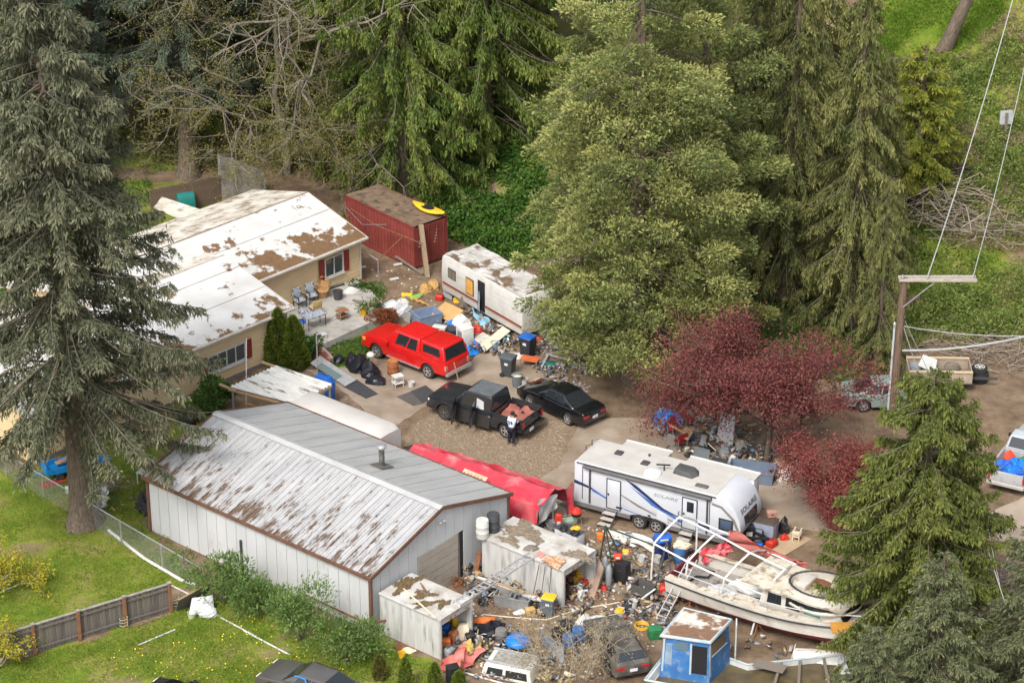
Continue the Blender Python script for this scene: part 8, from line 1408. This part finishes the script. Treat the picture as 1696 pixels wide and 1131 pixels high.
sheet('clear plastic pane standing at the broken fence end', [(312, 1022), (355, 1012), (352, 985), (318, 990)], [.02, .02, .7, .7], CLEAR, .02, 'plastic_sheet', 'sheet'); bag('plastic_bag', 'white plastic bag against the fallen fence panel', G(345, 1018), .4, .28, .5, CLEAR, 262); bucket('green_basket', 'pale green basket at the fallen fence panel', G(318, 1022), .2, .25, mat('pale_green', (.42, .48, .30)), 'basket', None, False)
for k, (x, y) in enumerate(((291, 1012), (206, 1045))): o_ = tag(MB().tube([(.18*math.cos(k2*.5)*(1-.0*k2), .18*math.sin(k2*.5), .25+.012*k2) for k2 in range(40)], .012, 4).build('wire_cage', mat('pale_green', (.42, .48, .30)), None), ['pale green wire plant cage at the broken fence end', 'pale green wire plant cage before the wooden fence'][k], 'plant cage'); o_.location = G(x, y, -.15)
for k, (x, y, m_, s_) in enumerate([(0, .55, BLUE, .5), (-.35, .0, TARPB, .45), (.3, -.35, TARPB, .4), (-.3, -.55, BLUE, .4), (.35, .2, TARPB, .4)]): bag('blue_sack', 'bright blue plastic sack in the bed of the silver pickup', loc(sp, -1.5+x*1.2, y*.9, .76), s_, s_*.7, .38, m_, 270+k, k, 'sack', 'blue sacks in the silver pickup')
bag('red_sack', 'red sack behind the blue sacks in the silver pickup', loc(sp, -.75, .5, .76), .3, .25, .5, flat('signal_red', (.72, .06, .02)), 276, 0, 'sack'); bag('green_sack', 'green sack behind the blue sacks in the silver pickup', loc(sp, -.75, -.2, .76), .4, .3, .35, GREEN, 277, 0, 'sack')
bag('blue_box', 'blue box under the house awning edge at the carport', G(538, 668), .6, .3, 1.6, BLUE, 280, R(-40), 'box'); pole('tall thin white pole in front of the carport', [G(408, 690), G(408, 560, 3.5)], .03, mat('flag_pole', (.55, .53, .5))); pole('white service mast beside the patio stairs', [G(526, 620), G(524, 548, 2.2)], .035, STEEL); plank('orange timber under the carport, upper one', G(405, 668, .7), G(440, 678, .6), .12, .06, mat('orange_timber', (.55, .27, .08))); plank('orange timber under the carport, lower one', G(415, 682, .4), G(438, 668, .9), .12, .06, MATS['orange_timber'])
o_ = tag(MB().lathe([(.3, 0), (.3, .9)], 14, cap=True).build('black_culvert', BLACK, None, True), 'black pipe end lying in the plants left of the garage', 'pipe'); o_.location = G(298, 690, .3); o_.rotation_euler = (R(90), 0, R(60))
# small stones and litter trodden into the yard: past counting
def litter(name, label, px, n_, m_, sz, seed, z=.0):
    P_ = scatter(px, n_, seed); rs = np.random.RandomState(seed); n_ = len(P_); s_ = sz*rs.uniform(.4, 1.5, n_); V = []; base_ = np.array([(-1, -1, 0), (1, -1, 0), (1, 1, 0), (-1, 1, 0), (-.6, -.6, 1), (.6, -.6, 1), (.6, .6, 1), (-.6, .6, 1)])
    a_ = rs.rand(n_)*6.28; c_, d_ = np.cos(a_), np.sin(a_); B = base_[None]*s_[:, None, None]*np.array([1, .7, .5]); X_ = B[..., 0]*c_[:, None]-B[..., 1]*d_[:, None]; Y_ = B[..., 0]*d_[:, None]+B[..., 1]*c_[:, None]; V = np.stack([X_+P_[:, :1], Y_+P_[:, 1:], B[..., 2]+z], -1).reshape(-1, 3)
    f = np.array([(0, 1, 5, 4), (1, 2, 6, 5), (2, 3, 7, 6), (3, 0, 4, 7), (4, 5, 6, 7)]); F = (f[None]+np.arange(n_)[:, None, None]*8).reshape(-1, 4); tag(link(name, npmesh(name, V, F, m_)), label, None, None, 'stuff')
YARD = [(760, 1010), (900, 900), (1000, 860), (1100, 900), (1130, 990), (1080, 1080), (1000, 1125), (780, 1125), (740, 1090), (800, 1030)]
litter('litter', 'small pale litter trodden into the dirt of the yard', YARD, 500, WHITE, .045, 1); litter('litter', 'small dark scraps trodden into the dirt of the yard', YARD, 700, DGREY, .05, 2); litter('litter', 'small brown wood chips on the dirt of the yard', YARD, 700, WOOD, .05, 3); litter('stones', 'loose gravel on the turning circle', [(660, 755), (690, 700), (740, 672), (940, 690), (930, 800), (800, 790)], 2200, mat('gravel_stone', (.36, .30, .23), (.2, .16, .12), 2, .95, frame=((0, 0, 0), 0)), .03, 4); litter('litter', 'pale scraps on the bare soil by the container', [(580, 480), (620, 440), (700, 440), (740, 500), (690, 530), (640, 500)], 50, CREAM, .04, 5); litter('litter', 'scraps around the maple and trailer junk', [(1080, 700), (1200, 690), (1330, 770), (1300, 800), (1150, 775)], 300, mat('mixed_scrap', (.5, .48, .44), (.1, .1, .12), 3, .8, frame=((0, 0, 0), 0)), .07, 6); litter('litter', 'scraps under the cypress branches beside the bins', [(860, 560), (960, 570), (980, 650), (900, 630)], 220, MATS['mixed_scrap'], .06, 7)

def junkmat():
    m = bpy.data.materials.new('mixed_litter'); m.use_nodes = True; n = m.node_tree; at = n.nodes.new('ShaderNodeAttribute'); at.attribute_name = 'tint'; cr = n.nodes.new('ShaderNodeValToRGB'); cr.color_ramp.interpolation = 'CONSTANT'; e = cr.color_ramp.elements
    cs = [(.05, .05, .055), (.42, .40, .37), (.20, .15, .10), (.24, .24, .24), (.10, .17, .28), (.33, .24, .15), (.11, .10, .09), (.26, .09, .06), (.48, .46, .43), (.22, .13, .08), (.16, .15, .13), (.38, .28, .12), (.30, .28, .26), (.08, .075, .07), (.15, .12, .09)]
    while len(e) < len(cs): e.new(.5)
    for k, (q, c) in enumerate(zip(e, cs)): q.position = k/len(cs); q.color = (*c, 1)
    b = n.nodes['Principled BSDF']; b.inputs['Roughness'].default_value = .75; n.links.new(at.outputs['Fac'], cr.inputs[0]); n.links.new(cr.outputs[0], b.inputs['Base Color']); return m
JM = junkmat()
def debris(label, px, n_, sz, seed, hmax=.25):
    P_ = scatter(px, n_, seed, False, lambda x, y: .45+.9*wob(x, y, 1.3, seed)); rs = np.random.RandomState(seed); n_ = len(P_); base_ = np.array([(-1, -1, -1), (1, -1, -1), (1, 1, -1), (-1, 1, -1), (-1, -1, 1), (1, -1, 1), (1, 1, 1), (-1, 1, 1)])*.5
    S = np.stack([sz*rs.uniform(.4, 2.4, n_), sz*rs.uniform(.3, 1.0, n_), sz*np.where(rs.rand(n_) < .6, .12, .7)], -1); A = unit(rs.normal(size=(n_, 3))*np.array([1, 1, .35])); up = np.zeros((n_, 3)); up[:, 2] = 1; up += rs.normal(size=(n_, 3))*.25; Bv = unit(np.cross(up, A)); C = np.cross(A, Bv)
    B = base_[None]*S[:, None]*(1+.15*rs.normal(size=(n_, 8, 1))); V = B[..., :1]*A[:, None]+B[..., 1:2]*Bv[:, None]+B[..., 2:]*C[:, None]; V[..., :2] += P_[:, None]; V[..., 2] += (rs.rand(n_)**2*hmax+.05)[:, None]
    f = np.array([(3, 2, 1, 0), (4, 5, 6, 7), (0, 1, 5, 4), (1, 2, 6, 5), (2, 3, 7, 6), (3, 0, 4, 7)]); F = (f[None]+np.arange(n_)[:, None, None]*8).reshape(-1, 4); tag(link('debris', npmesh('debris', V.reshape(-1, 3), F, JM, np.repeat(rs.rand(n_), 8))), label, None, None, 'stuff')
debris('mixed small debris between the sheds and the boats', [(905, 1005), (960, 940), (1000, 905), (1060, 905), (1110, 960), (1130, 1000), (1095, 1060), (1000, 1050), (930, 1030)], 558, .16, 1)
debris('mixed small debris heaped before the garage door', [(765, 950), (800, 935), (870, 975), (930, 1008), (900, 1018), (820, 1005), (770, 985)], 434, .17, 2, .45)
debris('mixed small debris around the mouth of the near shed', [(735, 1090), (745, 1050), (800, 1030), (880, 1050), (960, 1070), (960, 1131), (780, 1131)], 496, .16, 3)
debris('mixed small debris between the camper and the red pickup', [(745, 575), (720, 540), (745, 500), (800, 500), (860, 545), (890, 570), (830, 590), (780, 585)], 465, .17, 4, .35)
debris('mixed small debris under the red maple', [(1085, 720), (1110, 690), (1200, 690), (1310, 750), (1330, 795), (1280, 800), (1160, 780)], 496, .18, 5, .4)
debris('mixed small debris below the travel trailer', [(1010, 896), (1050, 890), (1150, 912), (1190, 920), (1130, 938), (1050, 925), (1000, 908)], 279, .15, 6)
debris('mixed small debris under and around the boats', [(1100, 1000), (1200, 1030), (1300, 1075), (1420, 1110), (1400, 1131), (1250, 1090), (1110, 1040)], 279, .15, 7)
debris('mixed small debris under the cypress beside the bins', [(870, 600), (890, 555), (950, 565), (990, 620), (960, 640), (900, 625)], 217, .14, 8)
debris('mixed small debris behind the larger shed', [(870, 880), (905, 868), (940, 872), (975, 905), (980, 922), (940, 905)], 217, .15, 9, .4)
debris('scattered bits of wood on the grass by the fir', [(60, 790), (180, 760), (240, 800), (230, 850), (150, 860)], 99, .12, 10, .1)

# things that share a look are told apart by their order in the picture
ORD = ['first', 'second', 'third', 'fourth', 'fifth', 'sixth', 'seventh', 'eighth', 'ninth', 'tenth', 'eleventh', 'twelfth', 'thirteenth', 'fourteenth', 'fifteenth', 'sixteenth', 'seventeenth', 'eighteenth']
by = {}
for o in COL.objects:
    if o.parent is None and o.get('group') and o.get('label'): by.setdefault(o['label'], []).append(o)
for lb, os_ in by.items():
    if 1 < len(os_) <= len(ORD):
        for k, o in enumerate(sorted(os_, key=lambda q: q.location.x/max(1, q.location.y))): o['label'] = lb + ', ' + ORD[k] + ' from the left'
